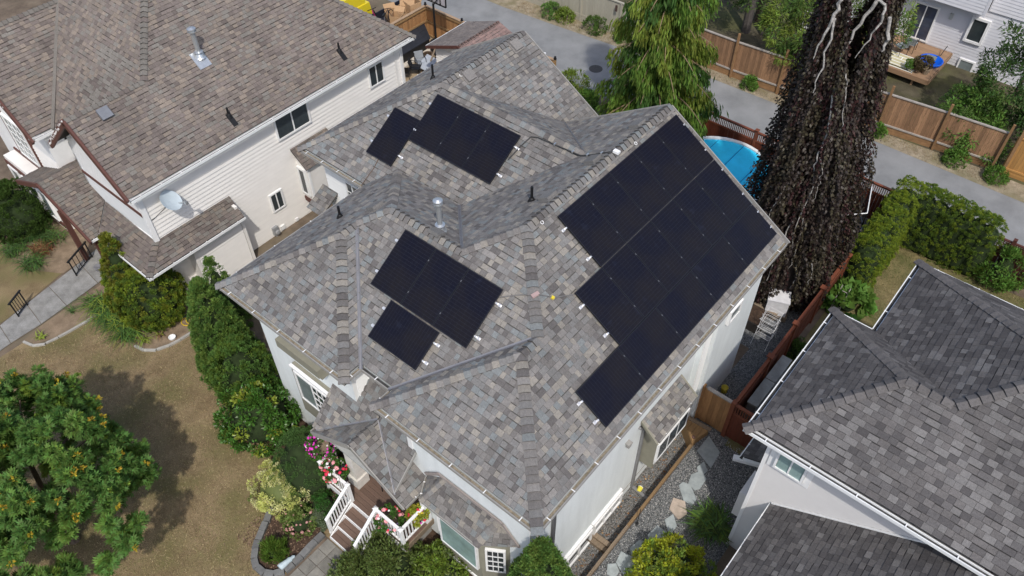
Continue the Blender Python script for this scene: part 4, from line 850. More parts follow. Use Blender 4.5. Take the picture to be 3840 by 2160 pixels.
k2 = thing('garden_kerb', 'curved pale concrete kerb below the coiled yellow hose', 'kerb', (0,17,0)); blocks(k2, smooth([(.9,16.86), (.08,16.94), (-.44,17.04), (-.87,17.24), (-1.15,17.58), (-1.25,18.0)]), .42, .10, .08, M_kc)
pv_ = thing('paved_path', 'square grey pavers at the foot of the porch steps', 'path', (-2.5,6,0)); pv_['kind'] = 'structure'; del pv_['category']
M_pav = mat('grey_paver', (.20,.19,.165), .95, .2, 4, bump=.5, bsc=50, orand=.15)
for i in range(9):
    for j in range(5):
        x, y = -1.75-i*.40, 6.73-j*.40
        if i == 0 and j > 3: continue
        MB().box(x-.385, x-.0, y-.385, y, .0, .035+random.uniform(-.004,.004)).out('paver', [M_pav], pv_)
sheet('path_bedding', [(-6,4.6), (-1.72,4.6), (-1.72,6.85), (-6,6.85)], .012, M_soil)
# side strip: edging timbers, stones, bits
tm_ = thing('edging_timber', 'long weathered timber edge between gravel strip and stone path', 'timber', (4,-.15,0))
for i in range(4): MB().box(.7+i*1.9+.004, .7+(i+1)*1.9-.004, -.195, -.105, -.42, .07).out('beam', [mat('honey_timber', (.235,.155,.08), .85, .2, 3, bump=.4, bsc=40, stretch=(1,12,12)) if i > 1 else M_wood], tm_)
pf_ = thing('wooden_platform', 'triangular honey coloured timber platform by the cedar gate', 'platform', (8.6,.1,0)); M_honey = mat('honey_board', (.30,.185,.085), .8, .2, 3, bump=.3, bsc=40, orand=.1, stretch=(3,14,14))
tri = [(8.9,.64), (8.95,-.34), (8.25,-.16)]
for i in range(5):
    y0, y1 = -.36+i*.2, -.36+(i+1)*.2-.012
    c = clip_half(clip_half(tri, lambda p: p[1]-y0), lambda p: y1-p[1])
    if len(c) > 2: MB().prism([(x, y, .22) for x, y in c], (0,0,.05)).out('board', [M_honey], pf_)
MB().prism([(8.92,.66,-.4), (8.97,-.36,-.4), (8.22,-.17,-.4)], (0,0,.61)).out('base', [M_honey], pf_); MB().bar((8.96,.7,.29), (9.02,-.4,.29), .13, .05).out('kerb', [M_wood], pf_)
MB().lathe((8.42,-.1,.275), [(.06,0), (.055,.04), (0,.06)], 12).out('post_light', [mat('copper_cap', (.16,.09,.07), .5)], pf_)
dv_ = thing('timber_divider', 'two stacked weathered timbers crossing the gravel strip', 'timber', (3.7,.25,-.4))
for x, z in ((3.55,-.26), (3.72,-.18)): MB().box(x-.08,x+.08,-.09,.64,-.4,z).out('beam', [M_wood], dv_)
bk_ = thing('bucket', 'small yellow and white tub lying on the gravel strip', 'bucket', (5.95,.33,-.4)); MB().tube([(5.88,.33,-.32), (6.05,.36,-.32)], [.07,.085], 14).out('tub', [mat('yellow_white_tub', (.75,.68,.08), .5)], bk_); MB().tube([(6.05,.36,-.32), (6.065,.363,-.32)], .09, 14).out('lid', [M_white], bk_)
sd_ = thing('garden_light', 'thin black solar light leaning on the timber edge', 'garden light', (4.85,-.3,0)); MB().tube([(4.75,-.33,.02), (5.05,-.22,.42)], .012, 6).out('stem', [M_blackm], sd_); MB().lathe((4.75,-.33,.0), [(.05,0), (.05,.05), (.02,.07)], 10).out('base', [M_black], sd_)
M_flag = mat('flagstone', (.34,.375,.375), .85, .16, 5, bump=.5, bsc=25, orand=.1); M_flagp = mat('pink_flagstone', (.46,.38,.31), .85, .2, 5, bump=.5, bsc=25)
fl = [((8.42,-.72),.46,.30,'largest grey flagstone at the foot of the gate'), ((7.66,-.92),.30,.17,'grey flagstone next to the one at the gate'), ((7.24,-1.0),.34,.20,'pale grey narrow flagstone third from the gate'), ((6.67,-.98),.36,.19,'greenish grey slanted flagstone fourth from the gate'), ((6.05,-1.02),.34,.27,'pinkish tan flagstone in the row of grey ones'), ((5.41,-1.14),.33,.19,'bluish flagstone just below the pinkish one'), ((4.75,-1.08),.40,.25,'pale pointed flagstone beside the dark spiky shrub'), ((4.11,-1.0),.36,.31,'triangular blue grey flagstone beside the dark shrub'), ((3.49,-.85),.34,.26,'blue grey flagstone above the yellow green shrub'), ((3.05,-.62),.2,.17,'smallest flagstone nearest the yellow green shrub')]
for i, (c, a, b, lb) in enumerate(fl):
    rr = random.Random(i+3); pts = []; k = rr.randint(4,6); ang = math.radians(30+rr.uniform(-35,35))
    for j in range(k):
        t = 2*math.pi*j/k + rr.uniform(-.25,.25); q = rr.uniform(.82,1.12); x, y = 1.22*a*q*math.cos(t), 1.28*b*q*math.sin(t)
        pts.append((c[0]+x*math.cos(ang)-y*math.sin(ang), c[1]+x*math.sin(ang)+y*math.cos(ang), .0))
    me, og = MB().prism(pts, (0,0,.028+.004*i)).mesh([M_flagp if i == 4 else M_flag]); tag(put('flagstone', me, None, og), lb, 'stepping stone', 'flagstones in the gravel path')
# ================================================================ FENCES
M_cedar = mat('cedar_board', (.36,.19,.08), .8, .18, 2.5, bump=.3, bsc=40, orand=.22, stretch=(9,9,1))
M_redf = mat('red_stained_board', (.135,.038,.020), .7, .16, 3, bump=.25, bsc=40, orand=.14, stretch=(9,9,1)); M_reds = mat('red_stained_rail', (.175,.055,.028), .65, .15, 4)
M_oldb = mat('old_brown_board', (.27,.155,.085), .9, .25, 2.5, bump=.4, bsc=40, orand=.28, stretch=(9,9,1)); M_oldp = mat('old_brown_post', (.27,.155,.075), .9, .2, 4, orand=.15)
M_tan = mat('tan_painted_board', (.37,.345,.275), .8, .06, 3, orand=.05, stretch=(6,6,1)); M_greyc = mat('grey_weathered_cap', (.33,.30,.27), .9, .2, 6)
M_newc = mat('new_orange_cedar', (.42,.225,.075), .8, .16, 2.5, orand=.14, stretch=(9,9,1))
def boards(parent, p, q, z0, z1, wd, m, th=.018, name='fence_board', jit=0):
    p, q = V3(*p,0), V3(*q,0); L = (q-p).length; d = (q-p)/L; n = V3(-d.y,d.x,0); k = max(1, int(L/wd)); st = L/k
    ref = {}
    for i in range(k):
        b = round(random.random()*2)
        if b not in ref: ref[b] = MB().obb((0,0,(z0+z1)/2+b*jit), d*(st/2-.003), n*th/2, (0,0,(z1-z0)/2)).mesh([m], org=(0,0,0))[0]
        put(name, ref[b], parent, p+d*(st*(i+.5))+n*random.uniform(-.006,.006))
def fence(label, runs, posts, capm, name='wooden_fence', cat='fence'):
    t = thing(name, label, cat, (*runs[0][0],0)); return t
f1 = thing('wooden_fence', 'long weathered brown board fence with tall posts along the lane', 'fence', (28.7,4,0))
FP = [(28.42,14), (28.47,9.8), (28.65,7.26), (28.78,4.7), (28.9,2.12), (29.16,-.46), (29.34,-3.05)]
for p, q in zip(FP[:-1], FP[1:]):
    p2, q2 = (p[0]+.09,p[1]), (q[0]+.09,q[1])
    boards(f1, p2, q2, .38, 1.98, .145, M_oldb, jit=.006)
    MB().bar((p2[0],p2[1],1.99), (q2[0],q2[1],1.99), .11, .05).out('cap_rail', [M_greyc], f1); MB().bar((p2[0]-.04,p2[1],.42), (q2[0]-.04,q2[1],.42), .07, .07).out('bottom_rail', [M_greyc], f1)
    for z in (.09, .27): MB().bar((p2[0]-.01,p2[1],z), (q2[0]-.01,q2[1],z), .05, .17).out('gravel_board', [M_oldp], f1)
for p in FP[1:]: MB().box(p[0]-.06,p[0]+.03,p[1]-.05,p[1]+.05,0,2.5).out('post', [M_oldp], f1)
f2 = thing('wooden_fence', 'newer orange cedar fence at the right end of lane', 'fence', (29.4,-4,0))
boards(f2, (29.40,-3.4), (29.6,-8), .38, 1.95, .145, M_newc); MB().bar((29.4,-3.4,1.97), (29.6,-8,1.97), .10, .05).out('cap_rail', [M_newc], f2); MB().bar((29.38,-3.4,.35), (29.58,-8,.35), .07, .09).out('bottom_rail', [M_newc], f2)
for z in (.08, .22): MB().bar((29.4,-3.4,z), (29.6,-8,z), .05, .14).out('gravel_board', [M_newc], f2)
MB().box(29.28,29.38,-3.58,-3.46,0,2.4).out('post', [M_oldp], f2)
f3 = thing('wooden_fence', 'tall tan painted board fence across the lane', 'fence', (28.1,20,0))
TP = [(27.75,26.7), (27.9,24.2), (28.02,21.64), (28.12,19.19), (28.2,16.59), (28.3,14.1)]
for p, q in zip(TP[:-1], TP[1:]):
    boards(f3, p, q, .42, 1.9, .15, M_tan); MB().bar((*p,1.92), (*q,1.92), .12, .05).out('cap_rail', [M_tan], f3)
    for z in (.08, .22, .36): MB().bar((p[0]-.015,p[1],z), (q[0]-.015,q[1],z), .04, .13).out('gravel_board', [M_tan], f3)
for p in TP: MB().box(p[0]-.07,p[0]+.03,p[1]-.05,p[1]+.05,0,1.95).out('post', [M_tan], f3)
MB().box(27.98,28.03,16.75,16.87,1.45,1.8).out('latch', [mat('brown_latch', (.08,.05,.04), .6)], f3)
f4 = thing('wooden_fence', 'red stained back fence with slatted top along the lane', 'fence', (22.7,3,0))
RPV = [10.6, 8.06, 5.6, 3.2, .8, -1.6, -4.0, -5.0]
def redrun(t, p, q, horiz):
    d = (V3(*q,0)-V3(*p,0)).normalized()
    boards(t, p, q, .03, 1.36, .14, M_redf); 
    for z in (1.38, 1.80): MB().bar((*p,z), (*q,z), .06, .07).out('rail', [M_reds], t)
    MB().bar((*p,1.845), (*q,1.845), .11, .03).out('cap_rail', [M_reds], t)
    s = MB(); L = (V3(*q,0)-V3(*p,0)).length; k = int(L/.085)
    for i in range(1, k): c = V3(*p,0)+d*(L*i/k); s.bar(c+V3(0,0,1.4), c+V3(0,0,1.78), .032, .03)
    o = s.out('slats', [M_reds], t); o['kind'] = 'stuff'
for a, b in zip(RPV[:-2], RPV[1:-1]): redrun(f4, (22.7,a), (22.7,b), 0)
for a in RPV[:-1]: MB().box(22.64,22.76,a-.06,a+.06,0,1.93).out('post', [M_reds], f4); MB().box(22.61,22.79,a-.09,a+.09,1.93,1.97).out('post_cap', [M_reds], f4)
f5 = thing('wooden_fence', 'dark red fence with lattice top beside the cedar hedge', 'fence', (22.7,-6,0)); M_redd = mat('dark_red_board', (.085,.030,.022), .75, .15, 3, orand=.12)
boards(f5, (22.7,-4.06), (22.7,-9), .03, 1.3, .15, M_redd); lat = MB()
for i in range(58): lat.bar((22.70,-4.1-i*.085,1.36), (22.70,-4.1-i*.085,1.78), .03, .02, (1,0,0))
for z in (1.40,1.48,1.56,1.64,1.72): lat.bar((22.685,-4.06,z), (22.685,-9,z), .012, .03)
lo = lat.out('lattice', [M_redd], f5); lo['kind'] = 'stuff'
for z in (1.33, 1.81): MB().bar((22.7,-4.06,z), (22.7,-9,z), .09, .06).out('rail', [M_redd], f5)
for y in (-5.35, -7.7): MB().box(22.62,22.78,y-.07,y+.07,0,2.0).out('post', [M_redd], f5)
f6 = thing('wooden_fence', 'red stained side fence between gravel yard and cedar hedge', 'fence', (15,-.78,0))
SP = [9.42, 11.75, 13.62, 15.8, 17.95]
for a, b in zip(SP[:-1], SP[1:]): redrun(f6, (a,-.78), (b,-.78), 1)
for a in SP[1:]: MB().box(a-.06,a+.06,-.85,-.71,0,1.93).out('post', [M_reds], f6); MB().box(a-.1,a+.1,-.89,-.67,1.93,1.97).out('post_cap', [M_reds], f6)
gt_ = thing('wooden_gate', 'golden cedar plank gate with grey cap beside the house', 'gate', (9.36,-.2,0)); boards(gt_, (9.33,.30), (9.33,-.70), .05, 1.8, .145, M_cedar, .03, 'gate_board'); MB().bar((9.35,.2,1.83), (9.35,-.70,1.83), .13, .05).out('cap_rail', [M_greyc], gt_); MB().box(9.27,9.40,.28,.40,0,1.9).out('post', [M_cedar], gt_)
gr_ = thing('wooden_gate', 'red stained gate with slatted top between fence and neighbour', 'gate', (9.33,-1.2,0)); redrun(gr_, (9.33,-.80), (9.33,-2.6), 0); MB().box(9.24,9.42,-.84,-.70,0,1.95).out('post', [M_reds], gr_)
f7 = thing('wooden_fence', 'new golden cedar fence cornering the sandy neighbour yard', 'fence', (21.5,24.8,0))
CPs = [(15.5,24.75), (18.0,24.75), (21.5,24.75), (21.5,22.1), (21.5,19.5), (21.6,16.9), (21.7,16.1)]
for p, q in zip(CPs[:-1], CPs[1:]):
    boards(f7, p, q, .02, 1.78, .14, M_cedar); d = (V3(*q,0)-V3(*p,0)).normalized(); n = V3(d.y,-d.x,0)*.05
    for z in (.12, .95, 1.68): MB().bar(V3(*p,z)+n, V3(*q,z)+n, .05, .09).out('rail', [M_honey], f7)
    MB().bar((*p,1.81), (*q,1.81), .15, .04).out('cap_rail', [mat('pale_cedar_cap', (.36,.25,.16), .85)], f7)
for p in CPs[1:]: MB().box(p[0]-.05,p[0]+.05,p[1]-.05,p[1]+.05,0,1.85).out('post', [M_honey], f7); MB().lathe((*p,1.84), [(.08,0), (.08,.05), (.05,.06), (.06,.14), (0,.17)], 10).out('post_cap', [M_black], f7)
MB().bar((21.55,17.3,1.9), (21.7,16.7,1.9), .12, .08).out('spout', [M_white], f7)
# ================================================================ BACK YARD
pool = thing('pool', 'round above ground pool with bright blue cover', 'swimming pool', (20.1,5.9,0)); pc = V3(20.15,5.9,0); PR = 2.3
M_cover = mat('blue_pool_cover', (.03,.58,.88), .35, .12, 1.5, bump=.15, bsc=8)
MB().lathe(pc, [(PR,0), (PR,1.15)], 48, cap=False).out('pool_wall', [M_white], pool, smooth=True); MB().lathe(pc, [(PR-.10,1.12), (PR-.10,1.20), (PR+.06,1.20), (PR+.06,1.12)], 48, cap=False).out('rim', [M_whited], pool)
cm = MB(); nn_ = 40
for i in range(10):
    for k in range(nn_): pass
cm.lathe(pc, [(PR-.1,1.13), (PR*.6,1.11), (0,1.10)], 48, cap=False); cm.out('cover', [M_cover], pool, smooth=True)
for k in (-1.1, 0, 1.1): MB().bar((20.15-math.sqrt(2.2**2-k*k),5.9+k,1.135), (20.15+math.sqrt(2.2**2-k*k),5.9+k,1.135), .025, .012).out('seam', [mat('cover_seam', (.006,.20,.42), .5)], pool)
tp = thing('trampoline', 'round black trampoline with white enclosure poles by red fence', 'trampoline', (20.6,1.25,0)); tc_ = V3(20.6,1.25,0); TR = 1.6
M_net = mat('black_net', (.01,.01,.011), .9); _b = M_net.node_tree.nodes['Principled BSDF']; _b.inputs['Alpha'].default_value = .45
MB().lathe(tc_+V3(0,0,.85), [(TR,0), (TR-.25,.01), (0,-.02)], 40, cap=False).out('bounce_mat', [mat('trampoline_mat', (.012,.012,.014), .6)], tp); MB().tube([tc_+V3(TR*math.cos(a),TR*math.sin(a),.85) for a in np.linspace(0,2*math.pi,41)], .03, 6).out('frame_ring', [M_galv], tp)
tops = [tc_+V3((TR+.1)*math.cos(a),(TR+.1)*math.sin(a),2.25) for a in np.linspace(.3,.3+2*math.pi,7)]
for a, b in zip(tops[:-1], tops[1:]):
    MB().tube([V3(a.x,a.y,0), a], .025, 6).out('pole', [M_blackm], tp); MB().tube([a, b], .022, 6).out('top_bar', [M_white if a.x < 21.3 else M_blackm], tp)
    MB().poly([V3(a.x,a.y,.9), V3(b.x,b.y,.9), b, a]).out('net', [M_net], tp)
ra = thing('drying_rack', 'white wire laundry rack with three folding tiers on gravel', 'laundry rack', (13.9,.15,0))
for k in range(3):
    z = .35+k*.42
    for sgn in (-1, 1):
        a0, a1 = V3(13.85,-.12,z), V3(13.85,.42,z); b0, b1 = a0+V3(sgn*.38,0,.22), a1+V3(sgn*.38,0,.22)
        m = MB(); m.tube([a0, b0, b1, a1, a0], .009, 5)
        for j in range(1, 4): m.tube([a0+(b0-a0)*(j/4), a1+(b1-a1)*(j/4)], .0045, 4)
        o = m.out('wire_tray', [M_white], ra)
for y in (-.14, .44):
    for sgn in (-1, 1): MB().tube([(13.85-sgn*.42,y,0), (13.85+sgn*.12,y,1.45)], .009, 5).out('leg', [M_white], ra)
M_tote = mat('white_tarp', (.72,.72,.74), .6, .12, 4, bump=.4, bsc=8)
MB()
tt = thing('storage_box', 'white covered box under the drooping purple tree', 'box', (15.3,.5,0)); MB().obb((15.3,.48,.62), (.28,.12,0), (-.14,.36,0), (0,0,.36)).out('bin', [M_tote], tt); MB().obb((15.3,.48,1.0), (.30,.13,0), (-.15,.38,0), (0,0,.03)).out('lid', [M_tote], tt); MB().obb((15.3,.48,.13), (.3,.14,0), (-.15,.42,0), (0,0,.13)).out('pallet', [M_wood], tt)
bn = thing('planter_box', 'dark timber planter against the side wall near laundry rack', 'planter', (14.4,.8,0)); MB().box(13.95,14.85,.42,1.2,0,.45).out('tub', [mat('dark_timber', (.035,.03,.026), .9)], bn); MB().box(14.0,14.8,.47,1.15,.45,.47).out('soil', [M_mulch], bn)
bn2 = thing('bench', 'tan wooden bench in front of the white covered box', 'bench', (15.0,.75,0)); MB().box(14.9,15.15,.25,1.2,.35,.40).out('seat', [M_wood], bn2)
for y in (.35, 1.1): MB().box(14.93,15.12,y-.04,y+.04,0,.35).out('leg', [M_wood], bn2)
M_gp = mat('blue_grey_panel', (.27,.31,.38), .5, .1, 3, orand=.1); M_dp = mat('dark_panel', (.055,.06,.065), .5)
for i, (x0, x1, m, lb) in enumerate(((15.85,16.85,M_gp,'pale blue panel leaning on red fence near the white box'), (14.9,15.85,M_dp,'dark glossy sheet leaning low on the red fence'), (17.3,18.5,M_gp,'pale blue panel leaning at the far end of red fence'))):
    pn = thing('leaning_panel', lb, 'panel', (x0,-.5,0), 'sheets leaning on the red side fence')
    for k in range(2): MB().prism([(x0+k*(x1-x0)/2+.01,-.40-.0*k,.0), (x0+(k+1)*(x1-x0)/2-.01,-.40,.0), (x0+(k+1)*(x1-x0)/2-.01,-.68,1.25), (x0+k*(x1-x0)/2+.01,-.68,1.25)], (0,.02,.005)).out('sheet', [m], pn)
ce = thing('concrete_edging', 'pale concrete edging strip at the foot of red fence', 'edging', (11.5,-.5,0)); blocks(ce, [(9.6,-.50), (13.2,-.50)], 1.2, .16, .22, M_conc, 'edging_block')
for i, (x, lb) in enumerate(((12.3,'long concrete topped bin beside white gutter, farther one'), (11.0,'long concrete topped bin beside white gutter, nearer the gate'))):
    pb = thing('storage_bin', lb, 'storage bin', (x,-1.0,0), 'concrete topped bins beside the fence'); MB().box(x-.6,x+.6,-1.22,-.92+.0,0,.84).out('body', [mat('grey_bin', (.22,.22,.22), .8)], pb); MB().box(x-.63,x+.63,-1.25,-.885,.84,.92).out('lid', [M_conc], pb)
yt = thing('watering_can', 'small yellow watering can beside the rear house wall', 'watering can', (10.9,.1,0)); MB().lathe((10.9,.12,0), [(.11,0), (.13,.25), (.05,.3)], 12).out('body', [mat('dull_yellow', (.5,.40,.04), .6)], yt); MB().tube([(10.9,.12,.1), (10.7,.0,.32)], .025, 6).out('spout', [mat('dull_yellow_spout', (.5,.40,.04), .6)], yt)
tl = thing('garden_trellis', 'grey ladder trellis standing among the rhubarb leaves', 'trellis', (16.8,-1.3,0))
for y in (-1.12, -1.43): MB().tube([(16.6,y,0), (17.2,y,1.15)], .018, 5).out('rail', [M_greyc], tl)
for k in range(1, 6): MB().tube([(16.6+.6*k/6,-1.10,1.15*k/6), (16.6+.6*k/6,-1.45,1.15*k/6)], .018, 5).out('rung', [M_greyc], tl)
ht = thing('timber_edging', 'brown timber edging at the foot of the clipped hedge', 'edging', (22.2,-3.5,0)); blocks(ht, [(22.16,-1.6), (22.16,-3.9), (22.2,-5.0), (22.5,-5.35)], 1.1, .14, .16, mat('brown_edging', (.125,.07,.05), .9, .2, 4), 'sleeper')
# lane manhole
mh = thing('manhole_cover', 'dark round manhole cover set in the pale lane', 'manhole cover', (24.7,15.64,0)); mm_ = MB().lathe((24.7,15.64,.001), [(.36,0), (.36,.008), (.30,.009), (0,.008)], 28); mm_.out('plate', [mat('iron_plate', (.07,.068,.065), .7, .3, 30, bump=.6, bsc=40)], mh)
# ================================================================ NEIGHBOUR YARD BEHIND THE IVORY HOUSE
sh = thing('garden_shed', 'small ivory shed with brown and pink shingle roof', 'shed', (19.5,19,0)); RS = Roof(sh, [shm('shed_shingle', (.19,.165,.15)), shm('shed_shingle_dark', (.165,.145,.135))], [1,1], M_deck, keep=0, wscale=1.2)
RS.face('a', [(17.9,21.15,2.42), (20.85,21.15,2.42), (20.85,19.0,3.22), (17.9,19.0,3.22)], False); sro = RS.build(); sro.name = 'shed_roof'
RS2 = Roof(sh, [shm('pink_shingle', (.27,.185,.165)), shm('pink_shingle_dark', (.23,.165,.15))], [1,1], M_deck, keep=0, wscale=1.2)
RS2.face('b', [(17.9,16.85,2.42), (20.85,16.85,2.42), (20.85,19.0,3.22), (17.9,19.0,3.22)], False); RS2.cap((17.9,19.0,3.22), (20.85,19.0,3.22), 'b', 'b', .1, .2); s2o = RS2.build(); s2o.name = 'shed_roof'
gutter(sh, [(20.85,21.2), (17.9,21.2)], 2.42, [(0,-1)], GW, hm=M_white, hang=1.5)
board(sh, (17.87,21.15,2.36), (17.87,19.0,3.17), .05, .15); board(sh, (17.87,16.85,2.36), (17.87,19.0,3.17), .05, .15)
wsd = MB().prism([(18.2,20.8,0), (18.2,17.2,0), (18.2,17.2,2.5), (18.2,19,3.12), (18.2,20.8,2.5)], (2.4,0,0)).out('wall', [M_side2], sh); siding(wsd, (18.2,20.8), (18.2,17.2), 0, 2.35, (-1,0), .14, M_side2); MB().box(18.16,18.2,19.3,20.0,.05,2.0).out('shed_door', [M_white], wsd)
hp = thing('basketball_hoop', 'tall black basketball hoop seen from behind its backboard', 'basketball hoop', (20.2,22.8,0)); MB().tube([(20.2,22.8,0), (20.2,22.8,3.1)], .055, 8).out('pole', [M_blackm], hp)
bb_ = MB().obb((20.45,22.8,3.45), (.02,0,0), (0,.68,0), (0,0,.42)).out('backboard', [mat('clear_board', (.42,.40,.42), .2)], hp)
fr_ = MB()
for y in (-.68, -.3, .3, .68): fr_.bar((20.42,22.8+y,3.03), (20.42,22.8+y,3.87), .05, .06, (1,0,0))
for z in (3.03, 3.87): fr_.bar((20.42,22.12,z), (20.42,23.48,z), .06, .06)
fo = fr_.out('board_frame', [M_blackm], bb_); MB().bar((20.2,22.8,3.0), (20.42,23.1,3.6), .05, .05).bar((20.2,22.8,3.0), (20.42,22.5,3.6), .05, .05).out('bracket', [M_blackm], hp)
MB().tube([(20.75+.23*math.cos(a),22.8+.23*math.sin(a),3.2) for a in np.linspace(0,2*math.pi,17)], .012, 5).out('rim', [M_red], hp)
ct = thing('covered_crate', 'long black ribbed cover lying against the cedar fence', 'cover', (19.9,24.3,0))
MB().prism([(18.45,23.72,0), (20.6,23.72,0), (20.6,23.72,.55), (18.45,23.72,.55)], (0,.03,0)).out('side', [M_black], ct)
M_tarp = mat('black_ribbed_lid', (.022,.024,.03), .5, .2, 5)
for k in range(4): y = 23.73+k*.30; MB().prism([(18.4,y,.56+k*.09), (20.7+k*.17,y,.56+k*.09), (20.7+k*.17+.15,y+.285,.65+k*.09), (18.4,y+.285,.65+k*.09)], (0,0,.035)).out('slat', [M_tarp], ct)
kc3 = thing('concrete_kerb', 'pale concrete kerb along the sandy neighbour yard', 'kerb', (19,23.5,0)); blocks(kc3, [(16.5,23.55), (20.7,23.55)], 1.05, .3, .12, mat('cream_concrete', (.55,.50,.42), .95, .1, 4), 'kerb_block')
for i, (x, y, a, lb) in enumerate(((17.75,22.75,2.2,'dark patio chair nearest the ivory house corner'), (18.35,22.55,.6,'dark mesh patio chair beside the pale gutter'), (18.9,22.75,-.5,'grey patio chair heaped in the sandy yard'))): chair('patio_chair', lb, x, y, .0, a, [M_black, M_blackm, mat('grey_sling', (.25,.27,.29), .7)][i], M_blackm, 'chairs piled in the sandy yard')
pl_ = thing('garden_table', 'pale grey table tipped among chairs in the sandy yard', 'table', (19.0,22.4,0)); MB().obb((19.0,22.35,.45), (.45,.05,.12), (-.04,.35,.05), (0,-.02,.02)).out('table_top', [mat('pale_grey_top', (.36,.39,.43), .5)], pl_)
for q in ((-.35,-.28), (.35,-.28), (-.35,.28), (.35,.28)): MB().tube([(19+q[0],22.35+q[1],.42), (19+q[0]*1.1,22.35+q[1]*1.1,0)], .015, 5).out('leg', [M_blackm], pl_)
ln = thing('wood_plank', 'grey plank leaning over the heap of chairs', 'plank', (19.2,22.3,0)); MB().bar((18.6,22.1,.1), (19.9,22.5,1.0), .08, .03).out('board', [M_wood], ln)
wr = thing('wire_spool', 'brown wicker ring among the chairs in sandy yard', 'basket', (19.6,22.9,0)); MB().lathe((19.6,22.9,0), [(.22,0), (.3,.25), (.26,.5), (.2,.5), (.24,.25), (.18,.05)], 16).out('weave', [mat('brown_wicker', (.11,.075,.05), .9, .3, 20, bump=.6, bsc=30)], wr)
gl = thing('gas_grill', 'small black grill beside the shed wall', 'grill', (20.3,23.0,0)); MB().box(20.1,20.6,22.85,23.2,.35,.75).out('firebox', [M_black], gl); MB().lathe((20.35,23.02,.75), [(.3,0), (.28,.1), (.15,.18), (0,.2)], 14).out('lid', [M_black], gl)
for q in ((20.15,22.9), (20.55,22.9), (20.15,23.15), (20.55,23.15)): MB().bar((*q,0), (*q,.35), .03, .03).out('leg', [M_blackm], gl)
# trailer with cardboard, bikes, truck nose
tr_ = thing('utility_trailer', 'dark utility trailer loaded with flattened cardboard boxes', 'trailer', (21.0,26.4,0)); M_nav = mat('navy_trailer', (.02,.022,.035), .5); X0_, X1_, Y0_, Y1_ = 19.3, 22.3, 25.5, 27.4
MB().box(X0_,X1_,Y0_,Y1_,.5,.56).out('bed', [M_nav], tr_)
for b in ((X0_,X1_,Y0_,Y0_+.05), (X0_,X1_,Y1_-.05,Y1_), (X1_-.05,X1_,Y0_+.05,Y1_-.05)): MB().box(*b,.56,1.0).out('side_panel', [M_nav], tr_)
for q in ((20.6,25.4), (20.6,27.5)): MB().lathe((q[0],q[1],.32), [(.32,-.08), (.32,.08), (.18,.09), (0,.07)], 18, ax=(V3(1,0,0), V3(0,0,1), V3(0,-1,0))).out('wheel', [M_black], tr_)
M_card = mat('brown_cardboard', (.42,.27,.15), .9, .1, 4, orand=.12)
for i, (x, y, s, a, lb) in enumerate(((21.5,26.5,.4,.3,'open brown carton at the front of the dark trailer'), (21.2,25.95,.42,.7,'flattened pale carton by the near trailer side'), (21.8,26.1,.36,-.2,'upright brown carton at the trailer end'), (20.8,26.7,.34,1.1,'brown carton in the middle of the dark trailer'), (20.5,26.0,.3,.4,'small carton beside the bicycle wheels in trailer'))):
    cb_ = thing('cardboard_box', lb, 'cardboard box', (x,y,.56), 'cartons in the trailer'); c, s_ = math.cos(a), math.sin(a); ux, uy = V3(c,s_,0), V3(-s_,c,0); h = .25+.1*(i % 3)
    for n_, p_ in ((ux,uy), (-ux,uy), (uy,ux), (-uy,ux)): MB().obb(V3(x,y,.57+h)+n_*s, p_*s*.98, n_*.01, (0,0,h)).out('side', [M_card], cb_)
    MB().obb(V3(x,y,.58), ux*s, uy*s, (0,0,.01)).out('bottom', [M_card], cb_); MB().obb(V3(x,y,.57+2*h)+ux*(s+.12)+V3(0,0,.1), ux*.12+V3(0,0,.10), uy*s*.96, V3(-.006,0,.006)).out('flap', [M_card], cb_)
for i, (x, y, a) in enumerate(((20.0,26.2,.4), (19.6,26.7,.9))):
    by = thing('bicycle', ['dark bicycle lying across the trailer load', 'dark bicycle with magenta frame behind the ivory roof edge'][i], 'bicycle', (x,y,.6)); c, s_ = math.cos(a), math.sin(a); d = V3(c,s_,.1); zx = V3(-.3*s_,.3*c,.95)
    for k in (-.5, .5): MB().tube([V3(x,y,1.0)+d*k+.33*(math.cos(t)*d+math.sin(t)*zx) for t in np.linspace(0,2*math.pi,19)], .022, 5).out('wheel', [M_black], by)
    o = V3(x,y,1.0); MB().tube([o-d*.5, o-d*.12+zx*.4, o+d*.4+zx*.45, o+d*.5], .02, 5).tube([o-d*.12+zx*.4, o, o+d*.4+zx*.4], .02, 5).out('frame', [mat('bike_frame', (.30,.02,.10) if i else (.02,.02,.03), .4)], by); MB().bar(o+d*.4+zx*.5-zx.cross(d)*.25, o+d*.4+zx*.5+zx.cross(d)*.25, .03, .03).out('handlebar', [M_black], by); MB().obb(o-d*.15+zx*.48, d*.12, zx.cross(d)*.06, zx*.025).out('saddle', [M_black], by)
ty = thing('tyre', 'black tyre on its side beside the yellow truck', 'tyre', (19.6,27.5,.0)); MB().lathe((19.5,27.3,.9), [(.2,0), (.34,.0), (.38,.1), (.34,.22), (.2,.22), (.2,0)], 18).out('tread', [M_black], ty); MB().box(19.2,19.8,27.0,27.6,0,.9).out('stand', [M_black], ty)
tk = thing('box_truck', 'yellow and red truck nose at the top picture edge', 'truck', (19.5,29.3,0)); M_ty = mat('truck_yellow', (.72,.58,.03), .35, .03, spec=.5); M_tr2 = mat('truck_red', (.5,.03,.04), .35, .03)
MB().prism([(20.6,28.1,.45), (20.6,30.0,.45), (20.45,30.0,1.3), (20.45,28.1,1.3)], (-3.2,0,0)).out('body', [M_ty], tk); MB().box(16.8,20.2,28.15,29.95,1.3,2.0).out('cab', [M_ty], tk)
